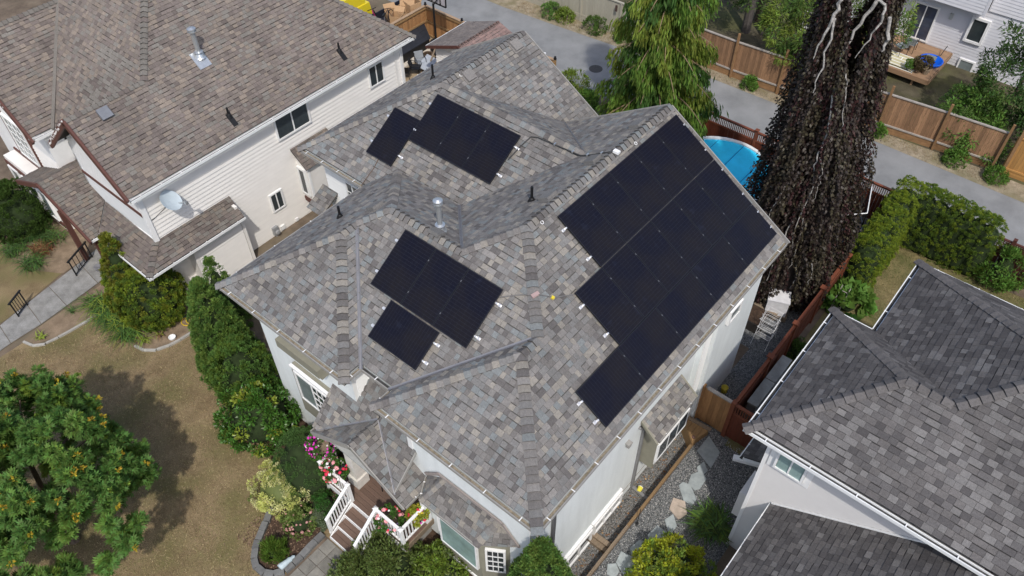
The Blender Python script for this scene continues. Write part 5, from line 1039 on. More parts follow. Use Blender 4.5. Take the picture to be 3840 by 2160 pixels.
for k in range(3): MB().prism([(20.1-k*.9,28.09,.6), (19.7-k*.9,28.09,.6), (19.2-k*.9,28.09,1.28), (19.6-k*.9,28.09,1.28)], (0,-.01,0)).out('stripe', [M_tr2], tk); MB().prism([(20.0-k*.9,28.3,1.302), (19.5-k*.9,28.3,1.302), (19.0-k*.9,29.8,1.302), (19.5-k*.9,29.8,1.302)], (0,0,.006)).out('stripe', [M_tr2], tk)
for q in ((20.0,28.1), (17.6,28.1)): MB().lathe((q[0],q[1]+.05,.36), [(.36,0), (.36,.2), (.2,.22), (0,.2)], 18, ax=(V3(1,0,0), V3(0,0,1), V3(0,-1,0))).out('wheel', [M_black], tk)
MB().box(20.58,20.72,28.1,30.0,.3,.6).out('bumper', [M_black], tk)
MB().box(20.60,20.63,28.25,28.55,.75,.95).out('headlight', [M_glassb], tk)
# ================================================================ FAR HOUSE DECK
dk = thing('garden_deck', 'raised cedar deck against the white house wall', 'deck', (35,3.5,0)); M_dkw = mat('cedar_deck_board', (.30,.19,.115), .8, .15, 3, orand=.1, stretch=(14,2,14))
for i in range(23): MB().box(33.6+i*.143,33.6+i*.143+.137,1.62,7.0,.58,.62).out('deck_board', [M_dkw], dk)
MB().box(33.55,33.6,1.6,7.0,.36,.61).out('fascia', [M_dkw], dk); MB().box(33.6,36.88,1.56,1.6,.36,.61).out('fascia', [M_dkw], dk)
for y in (2.3, 4.5): MB().box(33.7,33.8,y,y+.1,0,.36).out('post', [M_dkw], dk)
rg = thing('outdoor_rug', 'cream outdoor rug with white grid lines on the cedar deck', 'rug', (34.4,3.5,.62)); MB().box(33.68,35.1,2.5,5.2,.622,.634).out('mat', [mat('cream_rug', (.50,.46,.29), .95)], rg); gr = MB()
for k in range(6): x = 33.68+k*.28; gr.box(x,x+.05,2.5,5.2,.634,.637)
for k in range(10):
    y = 2.55+k*.28
    for j in range(3): x = 33.73+(2*j+k % 2)*.28; 
    gr.box(33.7+.28*(k % 5),34.0+.28*(k % 5),y,y+.05,.6372,.639)
go_ = gr.out('rug_pattern', [M_white], rg); go_['kind'] = 'stuff'
kp = thing('paddling_pool', 'bright blue plastic paddling pool with a grey lid', 'paddling pool', (35.2,2.15,.62)); M_bl = mat('bright_blue_plastic', (.005,.11,.65), .35, .08); MB().lathe((35.2,2.15,.62), [(.52,0), (.58,.14), (.6,.2), (.54,.2), (.5,.04), (0,.03)], 26).out('tub', [M_bl], kp, smooth=True); MB().obb((35.3,2.2,.88), (.16,.02,.02), (-.03,.24,.01), (0,0,.015)).out('lid', [mat('grey_lid', (.16,.19,.19), .6)], kp)
cable('cable', 'black hose trailing across the rug to the paddling pool', 'hose', [(35.5,2.1,.85), (36.0,1.95,.75), (36.5,1.9,1.1)], .02, M_black); cable('cable', 'thin black cord along the deck edge', 'cord', [(33.75,4.4,.66), (33.8,3.4,.66), (33.75,2.8,.66), (33.72,2.5,.66)], .02, M_black)
chair('patio_chair', 'pale grey folding chair beside the sliding door on cedar deck', 35.7, 3.45, .62, 1.6, mat('grey_sling2', (.30,.33,.34), .7), M_blackm); chair('patio_chair', 'grey mesh chair standing on the cream rug', 35.1, 3.75, .62, 2.6, mat('grey_sling3', (.23,.26,.27), .7), M_blackm)
# small stuff on the left
hz_ = thing('garden_hose', 'coiled yellow garden hose on the dry bed', 'hose', (.75,17.4,.03)); hp_ = []
for k in range(60):
    t = k/59; a = t*4*math.pi; hp_.append((.60+.34*t+.20*math.cos(a), 17.52-.12*t+.21*math.sin(a), .03+.02*(k % 2)))
MB().tube(hp_, .016, 5).out('coil', [mat('yellow_hose', (.72,.50,.02), .45)], hz_)
cable('hose', 'dark green hose lying behind the coiled yellow one', 'hose', [(-.1,18.1,.03), (.3,17.95,.03), (.7,17.8,.03), (1.2,17.75,.03), (1.6,17.5,.05)], .015, mat('green_hose', (.03,.10,.08), .5))
wb = thing('stone_pot', 'small white broken bowl beside the curved pale kerb', 'bowl', (-.15,17.23,0)); MB().lathe((-.15,17.23,.01), [(.05,0), (.12,.03), (.14,.11), (.11,.11), (.09,.04), (0,.03)], 10).out('shell', [M_white], wb)
st = thing('statue', 'fallen pale blue garden statue on the kerb of bark bed', 'statue', (-3.1,7.03,.14)); MB().lathe((-3.32,7.06,.22), [(.10,0), (.11,.1), (.08,.3), (.09,.38), (.05,.44), (.06,.5), (.02,.56)], 10, ax=(V3(0,.3,.95), V3(.1,-.95,.3), V3(.97,-.1,0))).out('figure', [mat('pale_blue_stone', (.42,.50,.53), .7, .1, 8)], st, smooth=True)
brk = thing('planter_box', 'low grey block planter behind the yellow hose', 'planter', (1.15,17.55,0)); MB().box(.98,1.35,17.35,17.75,0,.16).out('tub', [M_block], brk)
bkk = thing('bicycle', 'small dark bicycle leaning by the ivory wall corner', 'bicycle', (1.5,18.3,0)); o = V3(1.6,18.25,.3)
for k in (-.3, .3): MB().tube([o+V3(k,.1*k,0)+V3(.25*math.cos(t),0,.25*math.sin(t)) for t in np.linspace(0,2*math.pi,15)], .018, 5).out('wheel', [M_black], bkk)
MB().tube([o-V3(.3,0,0), o+V3(0,0,.3), o+V3(.28,.03,.34), o+V3(.3,.03,0)], .016, 5).out('frame', [M_blackm], bkk); MB().bar(o+V3(.25,-.2,.42), o+V3(.25,.25,.42), .025, .025).out('handlebar', [M_blackm], bkk)
def ironrail(label, p, q, h=.85):
    t = thing('stair_railing', label, 'railing', (*p,0), 'black railings beside the front path'); p, q = V3(*p,0), V3(*q,0)
    for a in (p, q): MB().bar(a, a+V3(0,0,h), .05, .05).out('post', [M_blackm], t)
    MB().bar(p+V3(0,0,h), q+V3(0,0,h), .06, .05, ext=.08).out('handrail', [M_blackm], t); MB().bar(p+V3(0,0,.12), q+V3(0,0,.12), .03, .03).out('bottom_rail', [M_blackm], t)
    for k in range(1, 5): c = p+(q-p)*(k/5); MB().bar(c+V3(0,0,.12), c+V3(0,0,h), .025, .025).out('baluster', [M_blackm], t)
ironrail('black metal railing at the porch of the ivory house', (-.72,22.98), (.25,23.45)); ironrail('black metal railing low on the path at the left edge', (-3.3,22.72), (-2.78,23.02), .8)
pk = thing('planter_pot', 'dark round pot hanging at the ivory house porch corner', 'pot', (.35,21.6,.9)); MB().lathe((.45,21.75,1.4), [(.1,0), (.2,.1), (.22,.25), (0,.26)], 14).out('pot', [M_black], pk); MB().tube([(.45,21.75,1.6), (.3,21.5,2.7)], .008, 4).out('chain', [M_black], pk)
sp_ = thing('stone_pot', 'grey pot on the path beside the black railing', 'pot', (.05,22.55,0)); MB().lathe((.05,22.6,.0), [(.12,0), (.17,.2), (.15,.22), (0,.18)], 14).out('pot', [mat('grey_pot', (.18,.18,.19), .7)], sp_)
# ================================================================ PLANTS
TM = {'leaf': ([(0,0,0), (.5,.45,.08), (0,1,0), (-.5,.45,.08)], [(0,1,2,3)]),
      'spray': ([(0,0,0), (.22,.55,0), (0,1,0), (-.22,.55,0), (.1,.2,0), (.62,.62,.1), (.5,.86,.1), (.05,.5,0), (-.1,.2,0), (-.62,.62,-.1), (-.5,.86,-.1), (-.05,.5,0)], [(0,1,2,3), (4,5,6,7), (8,11,10,9)]),
      'palm': ([(0,0,0), (.2,.5,.05), (0,1.0,0), (-.2,.5,.05), (0,.1,0), (.55,.35,.06), (.72,.78,0), (.3,.55,.04), (0,.1,0), (-.3,.55,.04), (-.72,.78,0), (-.55,.35,.06), (0,.05,0), (.45,.02,.03), (.75,.18,0), (.35,.25,.03), (0,.05,0), (-.35,.25,.03), (-.75,.18,0), (-.45,.02,.03)], [(0,1,2,3), (4,5,6,7), (8,9,10,11), (12,13,14,15), (16,17,18,19)])}
def nrm(a): return a/np.maximum(np.linalg.norm(a, axis=1, keepdims=True), 1e-9)
def leaves(P, D, Nn, Ln, Wd, tmpl, mats, mi=None):
    T, F = TM[tmpl]; T = np.array(T, float); F = np.array(F); n = len(P)
    D = nrm(D); X = nrm(np.cross(D, Nn)); Z = np.cross(X, D); Ln = np.broadcast_to(Ln, (n,)); Wd = np.broadcast_to(Wd, (n,))
    V = P[:,None,:] + X[:,None,:]*(T[None,:,0:1]*Wd[:,None,None]) + D[:,None,:]*(T[None,:,1:2]*Ln[:,None,None]) + Z[:,None,:]*(T[None,:,2:3]*Ln[:,None,None])
    FF = (F[None] + (np.arange(n)*len(T))[:,None,None]).reshape(-1, 4)
    return V.reshape(-1, 3), FF, (None if mi is None else np.repeat(mi, len(F)))
def putleaves(name, sets, mats, parent, org, kind=None):
    """sets: list of (V,F,mi)"""
    Vs, Fs, Ms, o = [], [], [], 0
    for i, (V, F, mi) in enumerate(sets): Vs.append(V); Fs.append(F+o); Ms.append(mi if mi is not None else np.zeros(len(F), int)); o += len(V)
    me = npmesh(np.concatenate(Vs)-np.array(org), np.concatenate(Fs), mats, np.concatenate(Ms)); ob = put(name, me, parent, org)
    if kind: ob['kind'] = kind
    return ob
def rsph(n): return nrm(rng.normal(size=(n, 3)))
def lobeleaves(C, R, per, axis_pt, bias=.8, L=(.1,.15), W=.5, up=.2, dr=.6, rmin=.6, tmpl='leaf', mats=None, mi=None, flat=0):
    C = np.asarray(C, float); m = len(C); R = np.broadcast_to(R, (m,)); c = np.repeat(C, per, 0); r = np.repeat(R, per); n = len(c)
    out = nrm(c-np.asarray(axis_pt)); d = nrm(rsph(n) + bias*out); u = rng.uniform(rmin, 1, n)
    P = c + d*(r*u)[:,None]; D = d*dr + rsph(n)*.6 + np.array([0,0,up]); Nn = rsph(n)*.7 + out*.6 + d*.5 + np.array([0,0,flat])
    Ls = rng.uniform(L[0], L[1], n)
    return leaves(P, D, Nn, Ls, Ls*W, tmpl, mats, mi)
def surf(prof, h, n, lump=.12, seed=0):
    """points on a lathe profile prof(t) t in 0..1"""
    rr = np.random.default_rng(seed); T = []
    tt = np.linspace(0, 1, 160); pr0 = np.array([prof(t) for t in tt]); w = (pr0+.03)*np.sqrt(np.gradient(pr0)**2+(h/159)**2); w /= w.sum()
    t = rr.choice(tt, n, p=w) + rr.uniform(-.004, .004, n); a = rr.uniform(0, 2*math.pi, n); r = np.array([prof(min(max(x,0),1)) for x in t])*(1+rr.uniform(-lump, lump, n))
    return np.stack([r*np.cos(a), r*np.sin(a), np.clip(t,0,1)*h], 1)
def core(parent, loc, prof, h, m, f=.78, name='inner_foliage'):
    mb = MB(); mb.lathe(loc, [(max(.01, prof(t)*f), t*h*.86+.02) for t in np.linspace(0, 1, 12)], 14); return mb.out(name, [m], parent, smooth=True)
M_trunk = mat('grey_brown_bark', (.10,.075,.055), .95, .25, 8, bump=.6, bsc=20)
def shrub(name, label, cat, loc, h, prof, nl, rl, per, L, W, mats, tmpl='spray', up=.4, group=None, mix=None, lump=.12, corem=None, seed=1, dr=.6, bias=.8, cf=.78, part='foliage', flat=.5):
    if tmpl == 'spray':
        L = (L[0]*.75, L[1]*.85); W *= .62; up += .5
        if not group and rl > .12: rl *= .55; nl = int(nl*2.6); per = int(per*.56)
    t = thing(name, label, cat, loc, group); C = surf(prof, h, nl, lump, seed); k_ = int(nl*.14)
    tt_ = np.linspace(.90, 1, k_); an_ = np.arange(k_)*2.4; rr_ = np.array([prof(min(x, .9985)) for x in tt_])*np.sqrt((np.arange(k_)*.618) % 1)*.9
    C = np.concatenate([C, np.stack([rr_*np.cos(an_), rr_*np.sin(an_), h*(.93+.06*rng.random(k_))], 1)]) + np.array(loc); nl += k_
    sets = []
    m0 = None
    if mix: m0 = np.repeat(rng.choice(len(mats), nl, p=mix), per)
    ax = np.repeat(C, per, 0)*0 + np.array([loc[0], loc[1], 0]); ax[:,2] = np.repeat(C[:,2], per)*.6 + loc[2]*.4
    sets.append(lobeleaves(C, rl*rng.uniform(.7,1.3,nl), per, ax, bias, L, W, up, dr, .55, tmpl, mats, m0, flat))
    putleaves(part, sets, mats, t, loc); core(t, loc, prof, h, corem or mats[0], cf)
    return t
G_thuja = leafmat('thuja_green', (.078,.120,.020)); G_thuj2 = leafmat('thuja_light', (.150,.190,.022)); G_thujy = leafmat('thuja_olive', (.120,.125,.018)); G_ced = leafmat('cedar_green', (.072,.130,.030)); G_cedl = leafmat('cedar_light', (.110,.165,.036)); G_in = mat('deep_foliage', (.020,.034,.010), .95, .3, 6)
cone = lambda r, p=.8, b=.75: (lambda t: r*((1-t)**p)*min(1, b+(1-b)*t*6))
globe = lambda r, k=.55: (lambda t: r*max(.04, math.sin(math.pi*min(1, max(.0, (t*.86+.14))))**k))
tear = lambda r: (lambda t: r*max(.03, math.sin(math.pi*min(1, t*.75+.25)*.98)**.7))
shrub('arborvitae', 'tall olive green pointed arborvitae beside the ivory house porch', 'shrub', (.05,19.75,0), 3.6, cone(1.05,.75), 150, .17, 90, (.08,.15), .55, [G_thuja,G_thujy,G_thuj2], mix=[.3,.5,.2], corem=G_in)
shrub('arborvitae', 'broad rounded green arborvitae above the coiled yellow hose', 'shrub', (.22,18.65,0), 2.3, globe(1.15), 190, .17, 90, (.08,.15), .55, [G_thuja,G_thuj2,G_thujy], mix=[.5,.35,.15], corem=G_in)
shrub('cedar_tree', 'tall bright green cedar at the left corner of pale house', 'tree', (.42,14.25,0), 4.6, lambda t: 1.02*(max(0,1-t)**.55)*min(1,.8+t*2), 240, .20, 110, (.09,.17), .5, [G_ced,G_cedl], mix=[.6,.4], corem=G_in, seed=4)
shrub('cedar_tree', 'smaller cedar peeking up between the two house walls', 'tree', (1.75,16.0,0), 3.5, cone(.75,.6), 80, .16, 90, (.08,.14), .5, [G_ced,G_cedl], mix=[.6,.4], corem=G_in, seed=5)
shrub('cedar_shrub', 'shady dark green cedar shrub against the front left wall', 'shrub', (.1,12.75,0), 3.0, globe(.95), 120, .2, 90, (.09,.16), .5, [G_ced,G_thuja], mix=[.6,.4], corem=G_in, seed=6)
G_lau = leafmat('laurel_green', (.045,.100,.016), isl=.5, rough=.35, spec=.5); G_lauy = leafmat('laurel_yellow', (.16,.19,.025), isl=.4, rough=.35, spec=.5)
shrub('laurel_bush', 'glossy green laurel bush below the front left window', 'bush', (-.45,11.45,0), 1.9, globe(1.15,.5), 130, .2, 60, (.10,.15), .45, [G_lau,G_lauy], 'leaf', .3, mix=[.86,.14], corem=G_in, seed=7)
G_tear = leafmat('dense_conifer_green', (.064,.118,.034), isl=.25)
shrub('dwarf_conifer', 'smooth dense green teardrop conifer beside yellow bush', 'shrub', (-.62,8.72,0), 2.45, tear(.98), 220, .10, 110, (.04,.08), .5, [G_tear], 'spray', .5, corem=G_in, lump=.04, seed=8, cf=.92)
G_yv = leafmat('variegated_yellow', (.36,.37,.12), isl=.3); G_yv2 = leafmat('variegated_cream', (.44,.43,.22), isl=.25); G_yg = leafmat('reverted_green', (.09,.14,.03))
shrub('variegated_bush', 'creamy yellow variegated bush at the edge of lawn', 'bush', (-1.62,8.95,0), 1.15, globe(.88,.5), 130, .13, 90, (.035,.06), .6, [G_yv,G_yv2,G_yg], 'leaf', .3, mix=[.55,.40,.05], corem=leafmat('variegated_inner', (.10,.12,.04)), seed=9)
G_hyd = leafmat('hydrangea_leaf', (.10,.135,.035)); M_hf = mat('faded_pink_bloom', (.36,.19,.17), .9, .25, 6, isl=.3)
hy = shrub('hydrangea', 'small hydrangea with faded pink flower heads in bark bed', 'flowering shrub', (-1.95,7.75,0), .62, globe(.45), 50, .10, 40, (.06,.10), .6, [G_hyd], 'leaf', .3, corem=G_in, seed=10)
def blooms(parent, C, r, m, name='bloom'):
    me = bpy.data.meshes.new('bloom'); import bmesh
    b = bmesh.new(); bmesh.ops.create_icosphere(b, subdivisions=1, radius=1); [setattr(v, 'co', v.co*random.uniform(.75,1.15)) for v in b.verts]; b.to_mesh(me); b.free(); me.materials.append(m)
    for c in C:
        o = put(name, me, parent, tuple(c)); s = r*random.uniform(.75,1.25); o.scale = (s, s, s*.7); o.rotation_euler = (random.random(), random.random(), random.random()*6)
blooms(hy, surf(globe(.47), .68, 44, .05, 3)[lambda: None] if False else surf(globe(.47), .70, 44, .05, 3)+np.array((-1.95,7.75,0)), .05, M_hf)
shrub('boxwood', 'small round green boxwood beside the porch steps', 'bush', (-1.15,7.6,0), .62, globe(.42), 50, .09, 70, (.03,.05), .6, [leafmat('boxwood_green', (.035,.095,.018))], 'leaf', .3, corem=G_in, seed=11)
shrub('sage_bush', 'low grey green sage bush next to the boxwood', 'bush', (-1.5,7.38,0), .42, globe(.36), 40, .08, 70, (.03,.06), .4, [leafmat('sage_green', (.12,.15,.09))], 'leaf', .4, corem=G_in, seed=12)
shrub('ornamental_grass', 'little bright green tuft alone in the bark bed', 'plant', (-3.05,7.58,0), .5, globe(.30), 40, .12, 60, (.14,.22), .12, [leafmat('tuft_green', (.08,.13,.02))], 'leaf', 1.2, corem=G_in, seed=13, dr=.5)
G_rho = leafmat('rhododendron_green', (.085,.115,.030), isl=.45, rough=.45, spec=.4); G_rhob = leafmat('rhododendron_bright', (.115,.165,.025), isl=.4, rough=.4, spec=.4)
shrub('rhododendron', 'olive green rhododendron at the bottom below the porch rail', 'bush', (-1.35,4.55,0), 1.05, globe(1.0,.45), 130, .17, 55, (.10,.15), .32, [G_rho], 'leaf', .3, corem=G_in, seed=14)
shrub('rhododendron', 'olive rhododendron at the bottom edge next to the pavers', 'bush', (-2.2,5.0,0), .8, globe(.7,.45), 70, .16, 55, (.10,.15), .32, [G_rho], 'leaf', .3, corem=G_in, seed=15)
shrub('rhododendron', 'bright yellow green rhododendron below the bay window', 'bush', (-.45,3.15,0), 1.05, globe(.72,.45), 90, .16, 50, (.11,.16), .42, [G_rhob,G_rho], 'leaf', .3, mix=[.75,.25], corem=G_in, seed=16)
shrub('cedar_tree', 'bright green cedar in front of the lowest roof corner', 'tree', (.32,.08,0), 5.1, lambda t: 1.25*(max(0,1-t)**.62)*min(1,.85+t*2), 260, .2, 120, (.09,.16), .5, [G_ced,G_cedl], mix=[.5,.5], corem=G_in, seed=17)
G_yel = leafmat('golden_green', (.26,.28,.025), isl=.4, rough=.4, spec=.4); G_gol = leafmat('mid_green', (.12,.17,.03), isl=.4, rough=.4, spec=.4)
shrub('golden_shrub', 'yellow green broadleaf shrub at the bottom of stone path', 'bush', (3.75,-2.15,0), 1.15, globe(1.08,.5), 140, .17, 60, (.09,.14), .45, [G_yel,G_gol], 'leaf', .35, mix=[.62,.38], corem=G_in, seed=18)
G_dk = leafmat('dark_needle', (.035,.050,.014)); G_dkl = leafmat('needle_tip', (.075,.11,.018))
if 0: shrub('spiky_shrub', 'dark spiky green shrub beside the flagstones and grey wall', 'shrub', (5.95,-2.05,0), 1.3, globe(.80,.5), 110, .22, 70, (.16,.30), .10, [G_dk,G_dkl], 'leaf', .9, mix=[.72,.28], corem=G_in, seed=19, dr=.8)
hg = 'clipped cedar hedge columns around the back lawn'
for i, u in enumerate((18.75, 19.55, 20.4, 21.2, 22.0)):
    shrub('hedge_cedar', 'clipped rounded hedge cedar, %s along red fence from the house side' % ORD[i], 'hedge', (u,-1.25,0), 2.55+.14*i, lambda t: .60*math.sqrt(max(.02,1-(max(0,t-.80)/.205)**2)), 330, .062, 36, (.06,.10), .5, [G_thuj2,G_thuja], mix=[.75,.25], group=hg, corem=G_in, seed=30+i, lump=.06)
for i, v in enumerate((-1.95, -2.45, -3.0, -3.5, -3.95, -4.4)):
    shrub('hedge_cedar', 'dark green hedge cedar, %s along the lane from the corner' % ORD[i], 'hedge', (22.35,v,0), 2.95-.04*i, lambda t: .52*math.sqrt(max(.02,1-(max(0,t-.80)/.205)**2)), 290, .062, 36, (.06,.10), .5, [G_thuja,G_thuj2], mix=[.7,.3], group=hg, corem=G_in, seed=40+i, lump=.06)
G_bri = leafmat('fresh_green', (.075,.14,.025)); G_mid = leafmat('tree_green', (.055,.095,.020)); G_midy = leafmat('tree_yellow_green', (.11,.15,.025)); G_drk = leafmat('tree_dark_green', (.030,.058,.014))
shrub('garden_shrub', 'loose bright green shrub in front of the lattice fence', 'shrub', (22.45,-5.5,0), 1.5, globe(.72), 70, .22, 45, (.12,.2), .3, [G_bri], 'leaf', .5, corem=G_in, seed=50, cf=.5)
shrub('rhubarb_plant', 'big leaved green rhubarb beside the grey trellis', 'plant', (17.35,-1.5,0), .7, globe(.7,.4), 50, .2, 10, (.25,.4), .8, [G_bri], 'leaf', .1, corem=G_in, seed=51, cf=.5)
shrub('garden_plant', 'low dark green plant in the narrow strip behind red fence', 'plant', (14.1,-1.15,0), .45, globe(.4), 30, .12, 40, (.08,.13), .4, [G_mid], 'leaf', .3, corem=G_in, seed=52)
shrub('hedge_cedar', 'large dark rounded hedge at the left picture edge', 'hedge', (-.6,27.4,0), 2.0, globe(1.35,.45), 170, .2, 70, (.09,.16), .5, [leafmat('yew_green', (.035,.062,.012))], corem=G_in, seed=53)
shrub('fence_shrub', 'sprawling yellow green shrub beside the golden cedar fence end', 'shrub', (21.6,15.0,0), 1.3, globe(.85), 60, .28, 45, (.1,.18), .28, [G_midy], 'leaf', .6, corem=G_in, seed=54, cf=.4)
shrub('fence_shrub', 'leafy green plant under the sprawling shrub by the lane', 'shrub', (21.5,14.0,0), .9, globe(.5), 40, .18, 45, (.1,.16), .5, [G_bri], 'leaf', .3, corem=G_in, seed=55, cf=.5)
# ---------------------------------------------------------------- lawn maple
def tree(name, label, cat, loc, C, R, per, L, W, mats, tmpl, trunk, limbs, mix=None, up=.1, dr=.8, bias=.6, extra=None, flat=.9, trunkm=None, axis_dz=0):
    t = thing(name, label, cat, loc); m0 = np.repeat(rng.choice(len(mats), len(C), p=mix), per) if mix is not None else None
    ax = np.array([loc[0], loc[1], np.mean(C[:,2])-.8])
    sets = [lobeleaves(C, R, per, ax, bias, L, W, up, dr, .3, tmpl, mats, m0, flat)] + (extra or [])
    putleaves('crown', sets, mats, t, loc)
    mb = MB(); mb.tube(trunk[0], trunk[1], 9)
    for p, r in limbs: mb.tube(p, r, 6)
    mb.out('trunk', [trunkm or M_trunk], t); return t
mc = np.array([-6.95, 12.95, 3.2]); n = 380
d = rsph(n*2); d = d[d[:,2] > -.35][:n]; u = np.where(np.arange(len(d)) % 4 == 0, rng.uniform(.35,.8,len(d)), rng.uniform(.86,1.05,len(d)))
CM = mc + d*u[:,None]*np.array([2.9,3.45,2.1])*(1+.10*np.sin(d[:,0:1]*5+d[:,1:2]*7))
G_map = leafmat('maple_green', (.062,.118,.026), isl=.4); G_map2 = leafmat('maple_mid_green', (.085,.145,.028), isl=.4); G_mapo = leafmat('maple_gold_tip', (.30,.215,.025), isl=.35); G_mapy = leafmat('maple_lime', (.13,.19,.03), isl=.3)
tips = CM[(d[:,2] > .0) & (rng.random(len(d)) < .50)]; per_t = 16
ct_ = np.repeat(tips, per_t, 0); dd = nrm(rsph(len(ct_)) + np.array([0,0,.5])); out_ = nrm(ct_-mc)
Pt = ct_ + out_*.34 + dd*rng.uniform(.0,.06,len(ct_))[:,None]
ti = np.repeat(rng.random(len(tips)) < .70, per_t); tv = leaves(Pt, dd+out_*.6, rsph(len(ct_)), rng.uniform(.06,.11,len(ct_)), .055, 'leaf', None, np.where(ti, 2, 3))
limbs = [([(-6.75,12.75,1.2), tuple(mc+np.array([math.cos(a)*1.1, math.sin(a)*1.2, .2])), tuple(mc+np.array([math.cos(a)*2.3, math.sin(a)*2.6, .9]))], [.09,.06,.02]) for a in np.linspace(0, 6, 8)]
def rosettes(C, per, ctr, L, W, mi):
    c = np.repeat(C, per, 0); n = len(c); o = nrm(c-ctr+np.array([0,0,.9])); ref = rsph(n); ta = nrm(np.cross(o, ref)); th = np.radians(rng.uniform(35,125,n)); s = rng.uniform(0,1,n)
    D = o*np.cos(th)[:,None]+ta*np.sin(th)[:,None]-np.array([0,0,.18]); Nn = o*np.sin(th)[:,None]-ta*np.cos(th)[:,None]+rsph(n)*.22
    P = c + o*(rng.uniform(-.30,.12,n))[:,None] + D*(.05+.10*s)[:,None]
    Ls = rng.uniform(L[0], L[1], n); return leaves(P, D, Nn, Ls, Ls*W, 'palm', None, np.repeat(mi, per))
rs_ = rosettes(CM, 56, mc-np.array([0,0,1.2]), (.14,.23), .58, rng.choice(4, len(CM), p=[.55,.38,0,.07]))
tree('maple_tree', 'leafy green maple with golden tips on the dry lawn', 'tree', (-6.75,12.75,0), CM, rng.uniform(.22,.36,len(CM)), 26, (.12,.19), .7, [G_map,G_map2,G_mapo,G_mapy], 'palm', ([(-6.75,12.75,-.05), (-6.7,12.75,1.5), (-6.75,12.8,3.6)], [.18,.14,.05]), limbs, mix=[.8,.2,0,0], extra=[tv, rs_], up=.15, dr=1.0, bias=1.0, flat=1.3)
# ---------------------------------------------------------------- weeping conifer behind the house
G_no = leafmat('weeping_green', (.092,.150,.026), isl=.35); G_no2 = leafmat('weeping_olive', (.130,.165,.028), isl=.35); G_no3 = leafmat('weeping_deep', (.045,.088,.020), isl=.3)
nl_ = (19.9,9.4,0); NP, ND = [], []; NM = []; bm_ = MB()
for k in range(125):
    z = .9 + 13*(k/125)**1.0 + random.uniform(-.2,.2); a = k*2.4+random.uniform(-.3,.3); Lb = (3.15*(1-z/15.5)**.9+.1)*random.uniform(.78,1.12); dx, dy = math.cos(a), math.sin(a)
    pts = []
    for j in range(9):
        t = j/8; pts.append((nl_[0]+dx*Lb*t, nl_[1]+dy*Lb*t, z + .45*math.sin(t*2.2)*Lb*.35 - .32*Lb*t*t))
    bm_.tube(pts, [.035*(1-j/9)+.008 for j in range(9)], 4)
    nb = int(250*Lb/3*2.6); 
    t = rng.uniform(.12,1.0,nb); i0 = np.minimum((t*8).astype(int), 7); fr = t*8-i0; A = np.array(pts); B = A[i0]*(1-fr)[:,None]+A[i0+1]*fr[:,None]
    hang = rng.uniform(0,1,nb)**1.2*(.45+.75*np.sin(t*math.pi)) ; B = B + np.stack([rng.normal(0,.09,nb), rng.normal(0,.09,nb), -hang+.05], 1)
    side = rng.choice([-1,1], nb)*rng.uniform(0,.22,nb)*(1-t*.5); B[:,0] += -dy*side; B[:,1] += dx*side
    NP.append(B); ND.append(np.stack([dx*.25+rng.normal(0,.16,nb), dy*.25+rng.normal(0,.16,nb), -np.ones(nb)], 1)); NM.append(np.full(nb, random.choices(range(3), (5,3,2))[0]))
NP = np.concatenate(NP); ND = np.concatenate(ND); NM = np.concatenate(NM)
noo = thing('weeping_cypress', 'tall weeping green conifer standing behind the panel roof', 'tree', nl_)
sets = [leaves(NP, ND, rsph(len(NP)), rng.uniform(.20,.44,len(NP)), rng.uniform(.045,.085,len(NP)), 'leaf', None, NM)]
putleaves('crown', sets, [G_no,G_no2,G_no3], noo, nl_); bm_.tube([(nl_[0],nl_[1],-.1), (nl_[0],nl_[1],7), (nl_[0],nl_[1],14)], [.24,.15,.03], 8); bm_.out('trunk', [mat('pale_brown_bark', (.22,.16,.10), .9, .2, 8)], noo)
# ---------------------------------------------------------------- weeping purple beech
G_be = leafmat('beech_purple', (.036,.025,.020), isl=.5, rough=.5, spec=.35, trans=.2, k=1); G_be2 = leafmat('beech_bronze', (.050,.040,.024), isl=.5, rough=.5, spec=.35, trans=.2, k=1); G_be3 = leafmat('beech_wine', (.050,.020,.020), isl=.4, trans=.25, k=1)
bl = np.array([16.95,1.1]); be = thing('weeping_beech', 'tall weeping purple beech with white bare limbs beside the house', 'tree', (16.95,1.1,0))
def BR(z, a):
    base = np.interp(z, [0,1,2.5,5,7,9,11,13,16], [1.75,1.95,2.0,1.8,1.55,1.3,1.0,.8,.45])
    fold = 1+.13*np.cos(a*6+z*.25)+.08*np.cos(a*13-z*.5+1.3)
    return base*fold*.90
def BCx(z): return .0*z
nS = 2700; P_, D_, M_ = [], [], []
zs = 15.5*rng.random(nS)**1.12; as_ = rng.uniform(0, 2*math.pi, nS)
